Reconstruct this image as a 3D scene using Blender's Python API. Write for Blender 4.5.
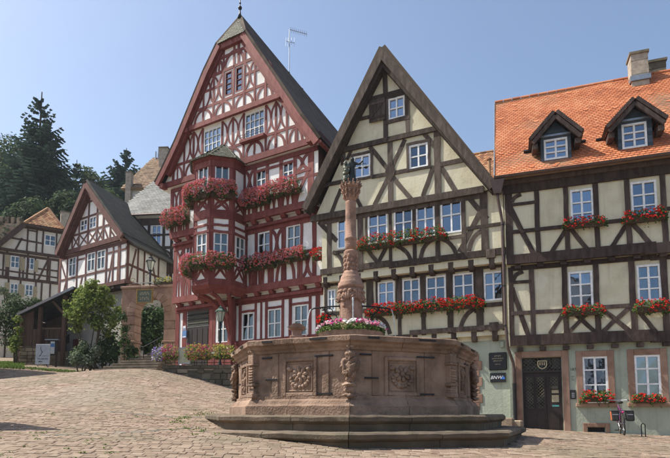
import bpy, bmesh, math, random
import numpy as np
from mathutils import Vector, Matrix, noise
from mathutils.geometry import tessellate_polygon
random.seed(11)
uni = random.uniform
V3 = Vector
sc = bpy.context.scene
COL = sc.collection
for o in list(bpy.data.objects): bpy.data.objects.remove(o)

# ------------------------------------------------------------------ camera, sky, sun, exposure
FPX, PITCH, SHIFT = 521.0, math.radians(5), 137.4
cam = bpy.data.cameras.new('camera'); cam.sensor_width = 36; cam.lens = 36*FPX/670
cam.shift_y = SHIFT/670; cam.clip_end = 3000; cam.clip_start = .1
camo = bpy.data.objects.new('camera', cam); COL.objects.link(camo)
camo.rotation_euler = (math.pi/2+PITCH, 0, 0); sc.camera = camo
SUN_EL, SUN_AZ = math.radians(54), math.radians(-83.5)      # azimuth from +Y towards +X
sdir = V3((math.sin(SUN_AZ)*math.cos(SUN_EL), math.cos(SUN_AZ)*math.cos(SUN_EL), math.sin(SUN_EL)))
w = bpy.data.worlds.new('World'); sc.world = w; w.use_nodes = True
nt = w.node_tree; bg = nt.nodes['Background']
sky = nt.nodes.new('ShaderNodeTexSky'); sky.sky_type = 'NISHITA'; sky.sun_disc = False
sky.sun_elevation = SUN_EL; sky.sun_rotation = SUN_AZ; sky.air_density = 1.1; sky.dust_density = 2.0; sky.ozone_density = 1.4
nt.links.new(sky.outputs[0], bg.inputs[0]); bg.inputs[1].default_value = .12
sl = bpy.data.lights.new('sun', 'SUN'); sl.energy = 4.7; sl.angle = math.radians(.5); sl.color = (1, .94, .84)
slo = bpy.data.objects.new('sun', sl); COL.objects.link(slo)
slo.rotation_euler = sdir.to_track_quat('Z', 'Y').to_euler(); slo.location = sdir*80
sc.view_settings.view_transform = 'Standard'; sc.view_settings.look = 'None'
sc.view_settings.exposure = .68; sc.view_settings.gamma = 1
sc.render.engine = 'CYCLES'

# ------------------------------------------------------------------ materials
MATS = {}
def nodes(name):
    m = bpy.data.materials.new(name); m.use_nodes = True
    t = m.node_tree; return m, t, t.nodes, t.links, t.nodes['Principled BSDF']
def ramp(t, stops):
    r = t.nodes.new('ShaderNodeValToRGB'); e = r.color_ramp.elements
    while len(e) < len(stops): e.new(.5)
    for el, (p, c) in zip(e, stops): el.position = p; el.color = (*c, 1)
    return r
def mat(name, cols, scale=3, rough=.85, bump=.3, bscale=25, stretch=(1, 1, 1), island=0, stain=None, streak=None, spec=.3, dist=.01, pos=(.25, .5, .75), detail=6):
    """cols: 2 or 3 colours blended by noise; island: amount of per-piece value shift; stain: (colour, scale, lo, hi)."""
    m, t, n, l, b = nodes(name); MATS[name] = m
    tc = n.new('ShaderNodeTexCoord'); mp = n.new('ShaderNodeMapping'); mp.inputs[3].default_value = stretch
    geo = n.new('ShaderNodeNewGeometry'); oi = n.new('ShaderNodeObjectInfo')
    l.new(tc.outputs['Object'], mp.inputs[0])
    no = n.new('ShaderNodeTexNoise'); no.inputs['Scale'].default_value = scale; no.inputs['Detail'].default_value = detail
    l.new(mp.outputs[0], no.inputs['Vector'])
    fac = no.outputs[0]
    if island:
        a = n.new('ShaderNodeMath'); a.operation = 'ADD'; l.new(geo.outputs['Random Per Island'], a.inputs[0]); l.new(oi.outputs['Random'], a.inputs[1])
        fr = n.new('ShaderNodeMath'); fr.operation = 'FRACT'; l.new(a.outputs[0], fr.inputs[0])
        s = n.new('ShaderNodeMath'); s.operation = 'MULTIPLY_ADD'; s.inputs[1].default_value = island; s.inputs[2].default_value = -island/2
        l.new(fr.outputs[0], s.inputs[0])
        ad = n.new('ShaderNodeMath'); ad.operation = 'ADD'; l.new(fac, ad.inputs[0]); l.new(s.outputs[0], ad.inputs[1]); fac = ad.outputs[0]
    r = ramp(t, list(zip(pos if len(cols) == 3 else (.3, .7), cols))); l.new(fac, r.inputs[0])
    out = r.outputs[0]
    if stain:
        c, ssc, lo, hi = stain[:4]
        n2 = n.new('ShaderNodeTexNoise'); n2.inputs['Scale'].default_value = ssc; n2.inputs['Detail'].default_value = 8; n2.inputs['Roughness'].default_value = .65
        l.new(mp.outputs[0], n2.inputs['Vector'])
        mr = n.new('ShaderNodeMapRange'); mr.inputs[1].default_value = lo; mr.inputs[2].default_value = hi
        l.new(n2.outputs[0], mr.inputs[0])
        mx = n.new('ShaderNodeMix'); mx.data_type = 'RGBA'; l.new(mr.outputs[0], mx.inputs[0]); l.new(out, mx.inputs[6]); mx.inputs[7].default_value = (*c, 1)
        out = mx.outputs[2]
    if streak:                                    # rain streaks and patched repairs with shapes of their own
        for (c, sc3, ssc, lo, hi, amt) in streak:
            mp2 = n.new('ShaderNodeMapping'); mp2.inputs[3].default_value = sc3; l.new(tc.outputs['Object'], mp2.inputs[0])
            n4 = n.new('ShaderNodeTexNoise'); n4.inputs['Scale'].default_value = ssc; n4.inputs['Detail'].default_value = 7; n4.inputs['Roughness'].default_value = .6; l.new(mp2.outputs[0], n4.inputs['Vector'])
            mr = n.new('ShaderNodeMapRange'); mr.inputs[1].default_value = lo; mr.inputs[2].default_value = hi; mr.inputs[4].default_value = amt; l.new(n4.outputs[0], mr.inputs[0])
            mx = n.new('ShaderNodeMix'); mx.data_type = 'RGBA'; l.new(mr.outputs[0], mx.inputs[0]); l.new(out, mx.inputs[6]); mx.inputs[7].default_value = (*c, 1); out = mx.outputs[2]
    l.new(out, b.inputs['Base Color'])
    b.inputs['Roughness'].default_value = rough; b.inputs['Specular IOR Level'].default_value = spec
    if bump:
        n3 = n.new('ShaderNodeTexNoise'); n3.inputs['Scale'].default_value = bscale; n3.inputs['Detail'].default_value = 5
        l.new(mp.outputs[0], n3.inputs['Vector'])
        bp = n.new('ShaderNodeBump'); bp.inputs['Strength'].default_value = bump; bp.inputs['Distance'].default_value = dist
        l.new(n3.outputs[0], bp.inputs['Height']); l.new(bp.outputs[0], b.inputs['Normal'])
    return m
def leafmat(name, c1, c2, c3=None, trans=.3, rough=.55):
    m, t, n, l, b = nodes(name); MATS[name] = m
    geo = n.new('ShaderNodeNewGeometry')
    r = ramp(t, [(0, c1), (.55, c2), (1, c3 or c2)]); l.new(geo.outputs['Random Per Island'], r.inputs[0])
    l.new(r.outputs[0], b.inputs['Base Color']); b.inputs['Roughness'].default_value = max(rough, .7); b.inputs['Specular IOR Level'].default_value = .08
    tr = n.new('ShaderNodeBsdfTranslucent'); l.new(r.outputs[0], tr.inputs[0])
    mx = n.new('ShaderNodeMixShader'); mx.inputs[0].default_value = trans
    l.new(b.outputs[0], mx.inputs[1]); l.new(tr.outputs[0], mx.inputs[2]); l.new(mx.outputs[0], n['Material Output'].inputs[0])
    return m
def glassmat(name, refl=.34, tint=(.75, .85, 1)):
    m, t, n, l, b = nodes(name); MATS[name] = m
    tc = n.new('ShaderNodeTexCoord'); no = n.new('ShaderNodeTexNoise'); no.inputs['Scale'].default_value = 2.5; l.new(tc.outputs['Object'], no.inputs['Vector'])
    bp = n.new('ShaderNodeBump'); bp.inputs['Strength'].default_value = .06; bp.inputs['Distance'].default_value = .05; l.new(no.outputs[0], bp.inputs['Height'])
    g = n.new('ShaderNodeBsdfGlossy'); g.inputs['Roughness'].default_value = .02; g.inputs['Color'].default_value = (*tint, 1); l.new(bp.outputs[0], g.inputs['Normal'])
    tp = n.new('ShaderNodeBsdfTransparent'); tp.inputs[0].default_value = (.55, .6, .6, 1)
    mx = n.new('ShaderNodeMixShader'); mx.inputs[0].default_value = refl
    l.new(tp.outputs[0], mx.inputs[1]); l.new(g.outputs[0], mx.inputs[2]); l.new(mx.outputs[0], n['Material Output'].inputs[0])
    return m
def plain(name, c, rough=.6, metal=0, spec=.4, bump=.08):
    m = mat(name, [tuple(x*.82 for x in c), tuple(min(1, x*1.12) for x in c)], scale=9, rough=rough, bump=bump, bscale=40, spec=spec)
    m.node_tree.nodes['Principled BSDF'].inputs['Metallic'].default_value = metal
    return m

STK = lambda a, b2: ((a, (7, 7, .45), .9, .55, .75, .55), (b2, (1, 1, 1), .8, .6, .66, .5), (a, (1, 1, 1), 9, .62, .72, .35))
mat('cream_plaster', [(.53, .49, .345), (.62, .58, .42), (.66, .625, .47)], 1.3, .92, .35, 14, stain=((.44, .39, .27), 1.1, .5, .78), dist=.02, streak=STK((.38, .33, .23), (.66, .63, .52)))
mat('cream_dark_timber', [(.04, .029, .023), (.068, .05, .04), (.12, .092, .075)], 6, .8, .7, 30, island=.38, stretch=(1.2, 1.2, .35), spec=.2, dist=.015)
mat('oak_timber', [(.04, .027, .023), (.066, .046, .039), (.11, .08, .067)], 6, .78, .7, 30, island=.38, stretch=(1.2, 1.2, .35), spec=.2, dist=.015)
mat('white_plaster', [(.7, .69, .66), (.79, .785, .76), (.83, .83, .81)], 1.6, .92, .35, 14, stain=((.56, .53, .48), 1.5, .54, .85), dist=.018, streak=STK((.5, .47, .42), (.8, .8, .79)))
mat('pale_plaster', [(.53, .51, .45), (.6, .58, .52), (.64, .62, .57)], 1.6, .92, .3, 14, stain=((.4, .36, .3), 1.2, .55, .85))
mat('red_timber', [(.13, .032, .028), (.178, .047, .041), (.235, .078, .066)], 5, .72, .6, 28, island=.34, streak=(((.3, .15, .12), (1, 1, 1), 7, .62, .74, .5),), stretch=(1.2, 1.2, .4), spec=.25, dist=.012)
mat('umber_timber', [(.05, .03, .025), (.075, .047, .038), (.1, .066, .054)], 5, .78, .5, 28, stretch=(1.2, 1.2, .4), spec=.2)
mat('brown_red_timber', [(.09, .04, .033), (.125, .06, .05), (.17, .09, .075)], 5, .75, .5, 28, island=.34, stretch=(1.2, 1.2, .4), spec=.2)
mat('red_board', [(.05, .02, .018), (.08, .03, .026)], 5, .7, .4, 30)
mat('green_plaster', [(.30, .335, .265), (.36, .40, .32), (.40, .435, .35)], 1.2, .93, .45, 16, stain=((.25, .26, .2), 1.4, .5, .85), dist=.02, streak=STK((.22, .225, .17), (.44, .47, .39)))
mat('grey_plaster', [(.30, .29, .26), (.4, .385, .35), (.45, .44, .4)], 1.2, .93, .35, 16, stain=((.2, .19, .16), 1.6, .52, .8))
mat('pink_sandstone', [(.19, .115, .08), (.27, .165, .115), (.33, .215, .155)], 3, .9, .5, 40, stain=((.2, .11, .085), 2.2, .55, .85), island=.35)
mat('fountain_sandstone', [(.17, .112, .08), (.275, .186, .134), (.375, .266, .198)], 2.6, .92, .9, 30, stain=((.095, .068, .05), 1.9, .47, .74), island=.22, dist=.022)
mat('column_sandstone', [(.22, .13, .092), (.32, .195, .142), (.4, .255, .19)], 5, .9, .8, 40, stain=((.12, .085, .065), 3.5, .5, .78), dist=.016)
mat('step_stone', [(.085, .068, .05), (.14, .108, .078), (.22, .165, .12)], 2.6, .92, .7, 36, stain=((.075, .075, .045), 1.6, .48, .75), island=.3, dist=.012)
mat('rubble_stone', [(.16, .12, .085), (.26, .2, .14), (.36, .28, .2)], 3, .93, .8, 25, stain=((.09, .085, .055), 2, .52, .8), island=.5, dist=.02)
mat('dark_stone', [(.10, .085, .06), (.15, .125, .09), (.2, .17, .12)], 3, .93, .8, 25, stain=((.05, .055, .03), 2, .5, .8), island=.5, dist=.02)
mat('paving_sett', [(.185, .13, .094), (.245, .175, .127), (.305, .23, .172)], 3.2, .88, .6, 40, island=.5, stain=((.165, .145, .095), .5, .46, .72), dist=.01, streak=(((.27, .23, .18), (1, .35, 1), .35, .55, .72, .6), ((.12, .09, .065), (1, .6, 1), .9, .6, .72, .5)))
mat('joint_soil', [(.16, .12, .086), (.21, .158, .114), (.19, .16, .1)], 2.3, .95, .6, 30, stain=((.07, .09, .03), 3.1, .6, .75))
mat('grass_soil', [(.10, .13, .035), (.16, .2, .06), (.12, .11, .06)], 1.4, .95, .6, 20)
mat('orange_tile', [(.36, .115, .05), (.48, .165, .07), (.56, .235, .115)], 1.1, .82, .3, 30, island=.32, stain=((.33, .145, .08), .8, .55, .85), streak=(((.4, .26, .16), (1, 1, 1), 5, .63, .72, .5), ((.24, .11, .065), (3, 3, .6), .8, .6, .78, .4)))
mat('old_tile', [(.2, .085, .04), (.38, .17, .075), (.46, .26, .13)], 1.2, .86, .3, 30, island=.7, stain=((.22, .16, .09), 1.2, .5, .75))
mat('brown_tile', [(.13, .085, .05), (.2, .13, .08), (.26, .175, .11)], 2.5, .88, .3, 30, island=.6)
mat('grey_slate', [(.14, .14, .13), (.2, .2, .185), (.26, .26, .24)], 1.2, .72, .3, 30, island=.35, stain=((.16, .16, .13), 1, .5, .8))
mat('dark_slate', [(.022, .023, .021), (.043, .043, .038), (.07, .066, .056)], 2, .8, .3, 30, island=.9, spec=.15, streak=(((.06, .065, .04), (1, 1, 1), 1.2, .56, .72, .6),))
mat('blue_slate', [(.035, .05, .065), (.055, .075, .095), (.08, .1, .12)], 3, .55, .3, 30, island=.6)
mat('mossy_slate', [(.075, .08, .06), (.11, .115, .085), (.15, .15, .115)], 2, .75, .3, 30, island=.5)
mat('brown_shingle', [(.03, .021, .016), (.058, .042, .032), (.1, .075, .058)], 2, .85, .4, 30, island=.9, spec=.1, streak=(((.09, .085, .06), (1, 1, 1), 1.2, .56, .72, .6),))
mat('weathered_board', [(.075, .042, .03), (.115, .068, .05), (.15, .095, .07)], 7, .85, .5, 30, stretch=(2, 2, .3), island=.5)
mat('chimney_render', [(.3, .255, .2), (.4, .345, .275), (.46, .4, .33)], 5, .95, .8, 30, stain=((.2, .17, .14), 4, .5, .8), dist=.02)
mat('bark', [(.06, .045, .03), (.11, .085, .06)], 8, .95, .8, 20, stretch=(1, 1, .3))
plain('white_paint', (.8, .81, .8), .5); plain('black_iron', (.025, .025, .027), .5, .5); plain('dark_bronze', (.045, .052, .045), .5, .75)
plain('aged_bronze', (.13, .145, .115), .6, .5)
plain('lead', (.3, .33, .36), .45, .7); plain('copper_pipe', (.13, .09, .08), .5, .5); plain('zinc', (.35, .38, .42), .45, .6)
plain('dark_wood', (.03, .02, .017), .55); plain('gold_paint', (.26, .17, .04), .55, .4); plain('sign_green', (.09, .105, .07), .6)
plain('sign_white', (.5, .54, .6), .5); plain('ink', (.03, .035, .045), .6); plain('plaque_black', (.02, .021, .024), .35)
plain('plaque_gold', (.42, .36, .22), .5); plain('poster_blue', (.1, .22, .45), .5); plain('poster_white', (.7, .72, .74), .6); plain('note_paper', (.42, .36, .24), .8)
plain('teal', (.08, .32, .3), .6); plain('rubber', (.02, .02, .02), .75); plain('bike_paint', (.16, .05, .13), .3); mat('channel_stone', [(.08, .078, .065), (.125, .12, .1), (.17, .16, .135)], 6, .9, .6, 30, island=.5); plain('chrome', (.6, .6, .62), .2, 1)
plain('orange_fabric', (.5, .12, .03), .8); plain('black_fabric', (.025, .025, .028), .75); plain('planter_brown', (.08, .05, .035), .8); plain('beige_shutter', (.36, .31, .2), .7)
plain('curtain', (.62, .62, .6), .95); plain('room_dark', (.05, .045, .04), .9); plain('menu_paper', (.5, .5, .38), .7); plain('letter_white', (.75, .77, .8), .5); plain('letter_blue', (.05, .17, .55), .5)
plain('lamp_glass', (.42, .44, .36), .25); plain('lamp_green', (.06, .1, .08), .5, .3); plain('antenna_metal', (.3, .33, .36), .4, .7); plain('terrace_slab', (.3, .25, .2), .9)
glassmat('glass', .2, (.66, .8, 1)); glassmat('glass_bright', .3, (.66, .8, 1)); glassmat('glass_dark', .12, (.66, .8, 1)); glassmat('glass_dim', .12, (.7, .78, .85)); glassmat('glass_lead', .06, (.6, .68, .7))
leafmat('geranium_leaf', (.04, .08, .018), (.085, .14, .035), (.15, .2, .06))
leafmat('red_blossom', (.5, .012, .012), (.62, .03, .02), (.7, .05, .05), .15, .6)
leafmat('coral_blossom', (.56, .1, .1), (.64, .22, .19), (.68, .27, .17), .15, .6)
leafmat('pink_blossom', (.58, .14, .24), (.66, .26, .34), (.74, .42, .46), .15, .6)
leafmat('magenta_blossom', (.45, .02, .16), (.55, .04, .24), (.6, .1, .3), .15, .6)
leafmat('violet_blossom', (.25, .16, .5), (.36, .26, .62), (.45, .36, .65), .15, .6)
leafmat('yellow_blossom', (.55, .45, .08), (.6, .52, .12), (.5, .5, .12), .15, .6)
leafmat('white_blossom', (.7, .7, .66), (.78, .78, .75), (.8, .8, .8), .2, .6)
leafmat('bush_leaf', (.09, .135, .028), (.17, .23, .05), (.3, .34, .1), .45)
leafmat('ivy_leaf', (.026, .05, .016), (.046, .082, .027), (.08, .12, .045), .25)
leafmat('silver_leaf', (.09, .13, .07), (.16, .2, .12), (.24, .27, .18), .3)
leafmat('tree_leaf', (.03, .052, .028), (.065, .1, .046), (.105, .14, .062), .35)
leafmat('light_tree_leaf', (.065, .1, .045), (.1, .14, .06), (.14, .175, .08), .35)
leafmat('spruce_needle', (.03, .056, .046), (.05, .085, .066), (.075, .115, .085), .15, .7)
leafmat('grass_blade', (.08, .14, .025), (.12, .19, .04), (.17, .22, .06), .3)
mw, t, n, l, b = nodes('water'); MATS['water'] = mw
b.inputs['Base Color'].default_value = (.85, .92, .95, 1); b.inputs['Roughness'].default_value = .08; b.inputs['Transmission Weight'].default_value = .75; b.inputs['IOR'].default_value = 1.33

# ------------------------------------------------------------------ mesh and object helpers
ORG = {}
def org(o): return ORG.get(o.name, V3((0, 0, 0))) if o else V3((0, 0, 0))
def tag(o, label=None, cat=None, group=None, kind=None):
    if label: o['label'] = label
    if cat: o['category'] = cat
    if group: o['group'] = group
    if kind: o['kind'] = kind
    return o
def thing(name, label, cat, loc=(0, 0, 0), group=None):
    o = bpy.data.objects.new(name, None); COL.objects.link(o); o.location = loc; o.empty_display_size = .2
    ORG[o.name] = V3(loc); return tag(o, label, cat, group)
class MB:
    def __init__(s): s.v = []; s.f = []
    def add(s, vs, fs):
        k = len(s.v); s.v += [V3(a) for a in vs]; s.f += [tuple(i+k for i in q) for q in fs]; return s
    def box(s, c, a, b, d):
        """c centre, a b d half-extent vectors"""
        c, a, b, d = V3(c), V3(a), V3(b), V3(d)
        vs = [c+a*i+b*j+d*k for i in (-1, 1) for j in (-1, 1) for k in (-1, 1)]
        return s.add(vs, [(0, 1, 3, 2), (4, 6, 7, 5), (0, 4, 5, 1), (2, 3, 7, 6), (0, 2, 6, 4), (1, 5, 7, 3)])
    def abox(s, x0, x1, y0, y1, z0, z1):
        return s.box(((x0+x1)/2, (y0+y1)/2, (z0+z1)/2), ((x1-x0)/2, 0, 0), (0, (y1-y0)/2, 0), (0, 0, (z1-z0)/2))
    def prism(s, pts, off):
        pts = [V3(p) for p in pts]; n = len(pts); off = V3(off)
        return s.add(pts+[p+off for p in pts], [tuple(range(n)), tuple(range(2*n-1, n-1, -1))]+[(i, (i+1) % n, n+(i+1) % n, n+i) for i in range(n)])
    def tube(s, path, r, n=8, cap=True):
        path = [V3(p) for p in path]; m = len(path); rs = r if isinstance(r, (list, tuple)) else [r]*m
        vs = []; ref = None
        for i, p in enumerate(path):
            d = (path[min(i+1, m-1)]-path[max(i-1, 0)]).normalized()
            if ref is None: ref = V3((0, 0, 1)) if abs(d.z) < .9 else V3((1, 0, 0))
            a = d.cross(ref).normalized(); b2 = a.cross(d); ref = b2
            vs += [p+(a*math.cos(2*math.pi*k/n)+b2*math.sin(2*math.pi*k/n))*rs[i] for k in range(n)]
        fs = [(i*n+k, i*n+(k+1) % n, (i+1)*n+(k+1) % n, (i+1)*n+k) for i in range(m-1) for k in range(n)]
        if cap: fs += [tuple(range(n-1, -1, -1)), tuple(range((m-1)*n, m*n))]
        return s.add(vs, fs)
    def lathe(s, c, prof, n=20, ph=0, ell=1):
        c = V3(c); vs = []; m = len(prof)
        for r, z in prof: vs += [c+V3((r*math.cos(ph+2*math.pi*k/n), r*ell*math.sin(ph+2*math.pi*k/n), z)) for k in range(n)]
        fs = [(i*n+k, i*n+(k+1) % n, (i+1)*n+(k+1) % n, (i+1)*n+k) for i in range(m-1) for k in range(n)]
        fs += [tuple(range(n-1, -1, -1)), tuple(range((m-1)*n, m*n))]
        return s.add(vs, fs)
    def ball(s, c, rx, ry=None, rz=None, n=10, m=6, rot=None, lump=0):
        ry = ry or rx; rz = rz or rx; c = V3(c); vs = []
        for i in range(m+1):
            th = math.pi*(i/m*.96+.02)
            for k in range(n):
                p = V3((rx*math.sin(th)*math.cos(2*math.pi*k/n), ry*math.sin(th)*math.sin(2*math.pi*k/n), rz*math.cos(th)))
                if lump: p *= 1+lump*noise.noise(p*9/max(rx, rz)*.3+c*3)
                if rot: p = rot @ p
                vs.append(c+p)
        fs = [(i*n+k, (i+1)*n+k, (i+1)*n+(k+1) % n, i*n+(k+1) % n) for i in range(m) for k in range(n)]
        fs += [tuple(range(n)), tuple(range((m+1)*n-1, m*n-1, -1))]
        return s.add(vs, fs)
    def leaf(s, c, size, nrm=None, asp=.6):
        a = V3((uni(-1, 1), uni(-1, 1), uni(-1, 1))).normalized() if nrm is None else (V3(nrm)+V3((uni(-.8, .8), uni(-.8, .8), uni(-.8, .8)))).normalized()
        b2 = a.orthogonal().normalized(); b2 = Matrix.Rotation(uni(0, 6.3), 3, a) @ b2; c2 = a.cross(b2)
        c = V3(c); h = size*.5
        return s.add([c-b2*h, c+c2*h*asp+a*h*.15, c+b2*h, c-c2*h*asp+a*h*.15], [(0, 1, 2, 3)])
    def build(s, name, m, parent=None, smooth=False, loc=None, label=None, cat=None, group=None, kind=None, recalc=False):
        o0 = V3(loc) if loc is not None else org(parent)
        me = bpy.data.meshes.new(name); me.from_pydata([tuple(p-o0) for p in s.v], [], s.f)
        if recalc:
            bm = bmesh.new(); bm.from_mesh(me); bmesh.ops.recalc_face_normals(bm, faces=bm.faces); bm.to_mesh(me); bm.free()
        me.materials.append(MATS[m] if isinstance(m, str) else m)
        if smooth: me.polygons.foreach_set('use_smooth', [True]*len(me.polygons))
        o = bpy.data.objects.new(name, me); COL.objects.link(o)
        if parent: o.parent = parent; ORG[o.name] = o0
        else: o.location = o0; ORG[o.name] = o0
        return tag(o, label, cat, group, kind)
def modbevel(o, w=.01, seg=1):
    m = o.modifiers.new('bevel', 'BEVEL'); m.width = w; m.segments = seg; m.limit_method = 'ANGLE'; return o
def spline(pts, k=6):
    P = [V3(p) if len(p) == 3 else V3((p[0], p[1], 0)) for p in pts]; out = []
    for i in range(len(P)-1):
        a, b2, c, d = P[max(i-1, 0)], P[i], P[i+1], P[min(i+2, len(P)-1)]
        for j in range(k):
            t2 = j/k; out.append(.5*((2*b2)+(c-a)*t2+(2*a-5*b2+4*c-d)*t2*t2+(3*b2-a-3*c+d)*t2**3))
    return out+[P[-1]]
def ray(px, py):
    x = (px-335)/FPX; y = (229+SHIFT-py)/FPX
    return V3((x, math.cos(PITCH)-y*math.sin(PITCH), math.sin(PITCH)+y*math.cos(PITCH)))
def atY(px, py, Y): r = ray(px, py); return r*(Y/r.y)
class Fac:
    """a vertical facade plane: right tangent t, outward normal n; (u, v, d) are metres along, up and out"""
    def __init__(s, P0, a=None, t=None):
        s.P0 = V3((P0[0], P0[1], 0))
        s.t = V3((math.cos(math.radians(a)), -math.sin(math.radians(a)), 0)) if t is None else V3((t[0], t[1], 0)).normalized()
        s.n = V3((s.t.y, -s.t.x, 0))
    def at(s, px, py, d=0):
        r = ray(px, py); k = (s.n.dot(s.P0)+d)/s.n.dot(r); p = r*k
        return ((p-s.P0).dot(s.t), p.z)
    def P(s, u, v, d=0): return s.P0+s.t*u+s.n*d+V3((0, 0, v))
def ribbon(mb, F, pts, wd, d0, d1):
    """flat band of width wd along the (u,v) polyline pts, from depth d0 to d1"""
    P = [V3((p[0], p[1], 0)) for p in pts]; L, R = [], []
    for i, p in enumerate(P):
        a = P[max(i-1, 0)]; c = P[min(i+1, len(P)-1)]; dr = (c-a).normalized(); nn = V3((-dr.y, dr.x, 0))
        k = 1
        if 0 < i < len(P)-1:
            e = (P[i]-P[i-1]).normalized(); k = 1/max(.4, dr.dot(e))
        ww = (wd[i] if isinstance(wd, (list, tuple)) else wd)/2*k*uni(.94, 1.06)
        L.append(p+nn*ww); R.append(p-nn*ww)
    n = len(P); vs = [F.P(q.x, q.y, d1) for q in L]+[F.P(q.x, q.y, d1) for q in R]+[F.P(q.x, q.y, d0) for q in L]+[F.P(q.x, q.y, d0) for q in R]
    fs = []
    for i in range(n-1):
        fs += [(i, n+i, n+i+1, i+1), (2*n+i, 2*n+i+1, 3*n+i+1, 3*n+i), (i, i+1, 2*n+i+1, 2*n+i), (n+i, 3*n+i, 3*n+i+1, n+i+1)]
    fs += [(0, 2*n, 3*n, n), (n-1, 2*n-1, 4*n-1, 3*n-1)]
    mb.add(vs, fs)
def fbox(mb, F, u0, u1, v0, v1, d0, d1):
    return mb.box(F.P((u0+u1)/2, (v0+v1)/2, (d0+d1)/2), F.t*((u1-u0)/2), V3((0, 0, (v1-v0)/2)), F.n*((d1-d0)/2))
WN = [0]
def window(F, d, u0, u1, v0, v1, root, cols=2, rows=(.4,), fm='white_paint', glass='glass', fw=.065, bar=.038, proud=.015, curtain=None, name='window'):
    """white casement: frame mesh > one pane object per light"""
    WN[0] += 1; rg = random.Random(WN[0]*7)
    if glass == 'glass': glass = rg.choice(('glass', 'glass', 'glass_bright', 'glass_dark'))
    if curtain is None and rg.random() < .45: s_ = rg.uniform(.14, .3); curtain = rg.choice(([(0, s_, 0, 1), (1-s_, 1, 0, 1)], [(0, 1, 0, rg.uniform(.3, .5))], [(0, s_, 0, 1)], [(0, 1, .75, 1)]))
    mb = MB(); a, b2 = d-.06, d+proud
    fbox(mb, F, u0, u0+fw, v0, v1, a, b2); fbox(mb, F, u1-fw, u1, v0, v1, a, b2)
    fbox(mb, F, u0+fw, u1-fw, v0, v0+fw, a, b2-.002); fbox(mb, F, u0+fw, u1-fw, v1-fw, v1, a, b2-.002)
    iu0, iu1, iv0, iv1 = u0+fw, u1-fw, v0+fw, v1-fw
    us = [iu0+(iu1-iu0)*i/cols for i in range(cols+1)]; vs = [iv1-(iv1-iv0)*r for r in (0, *rows, 1)]
    for uu in us[1:-1]: fbox(mb, F, uu-bar*.8, uu+bar*.8, iv0, iv1, a+.004, b2-.012)
    for vv in vs[1:-1]: fbox(mb, F, iu0, iu1, vv-bar*.6, vv+bar*.6, a+.008, b2-.018)
    w0 = mb.build(name, fm, root)
    for i in range(cols):
        for j in range(len(vs)-1):
            p = MB(); g0 = d-.045; e = .004
            q = [F.P(us[i]+e, vs[j+1]+e, g0+uni(-e, e)), F.P(us[i+1]-e, vs[j+1]+e, g0+uni(-e, e)), F.P(us[i+1]-e, vs[j]-e, g0+uni(-e, e)), F.P(us[i]+e, vs[j]-e, g0+uni(-e, e))]
            p.prism(q, F.n*-.005); p.build('pane', glass, w0)
    if curtain:
        cm = MB(); n = 24
        for (f0, f1, h0, h1) in curtain:
            pts = [(iu0+(iu1-iu0)*(f0+(f1-f0)*k/n), d-.17+.025*math.sin(k*1.9)) for k in range(n+1)]
            z0, z1 = iv0+(iv1-iv0)*h0, iv0+(iv1-iv0)*h1
            cm.add([F.P(x, z0, y) for x, y in pts]+[F.P(x, z1, y) for x, y in pts], [(k, k+1, n+2+k, n+1+k) for k in range(n)])
        cm.build('curtain', 'curtain', w0, smooth=True)
    return w0
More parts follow.
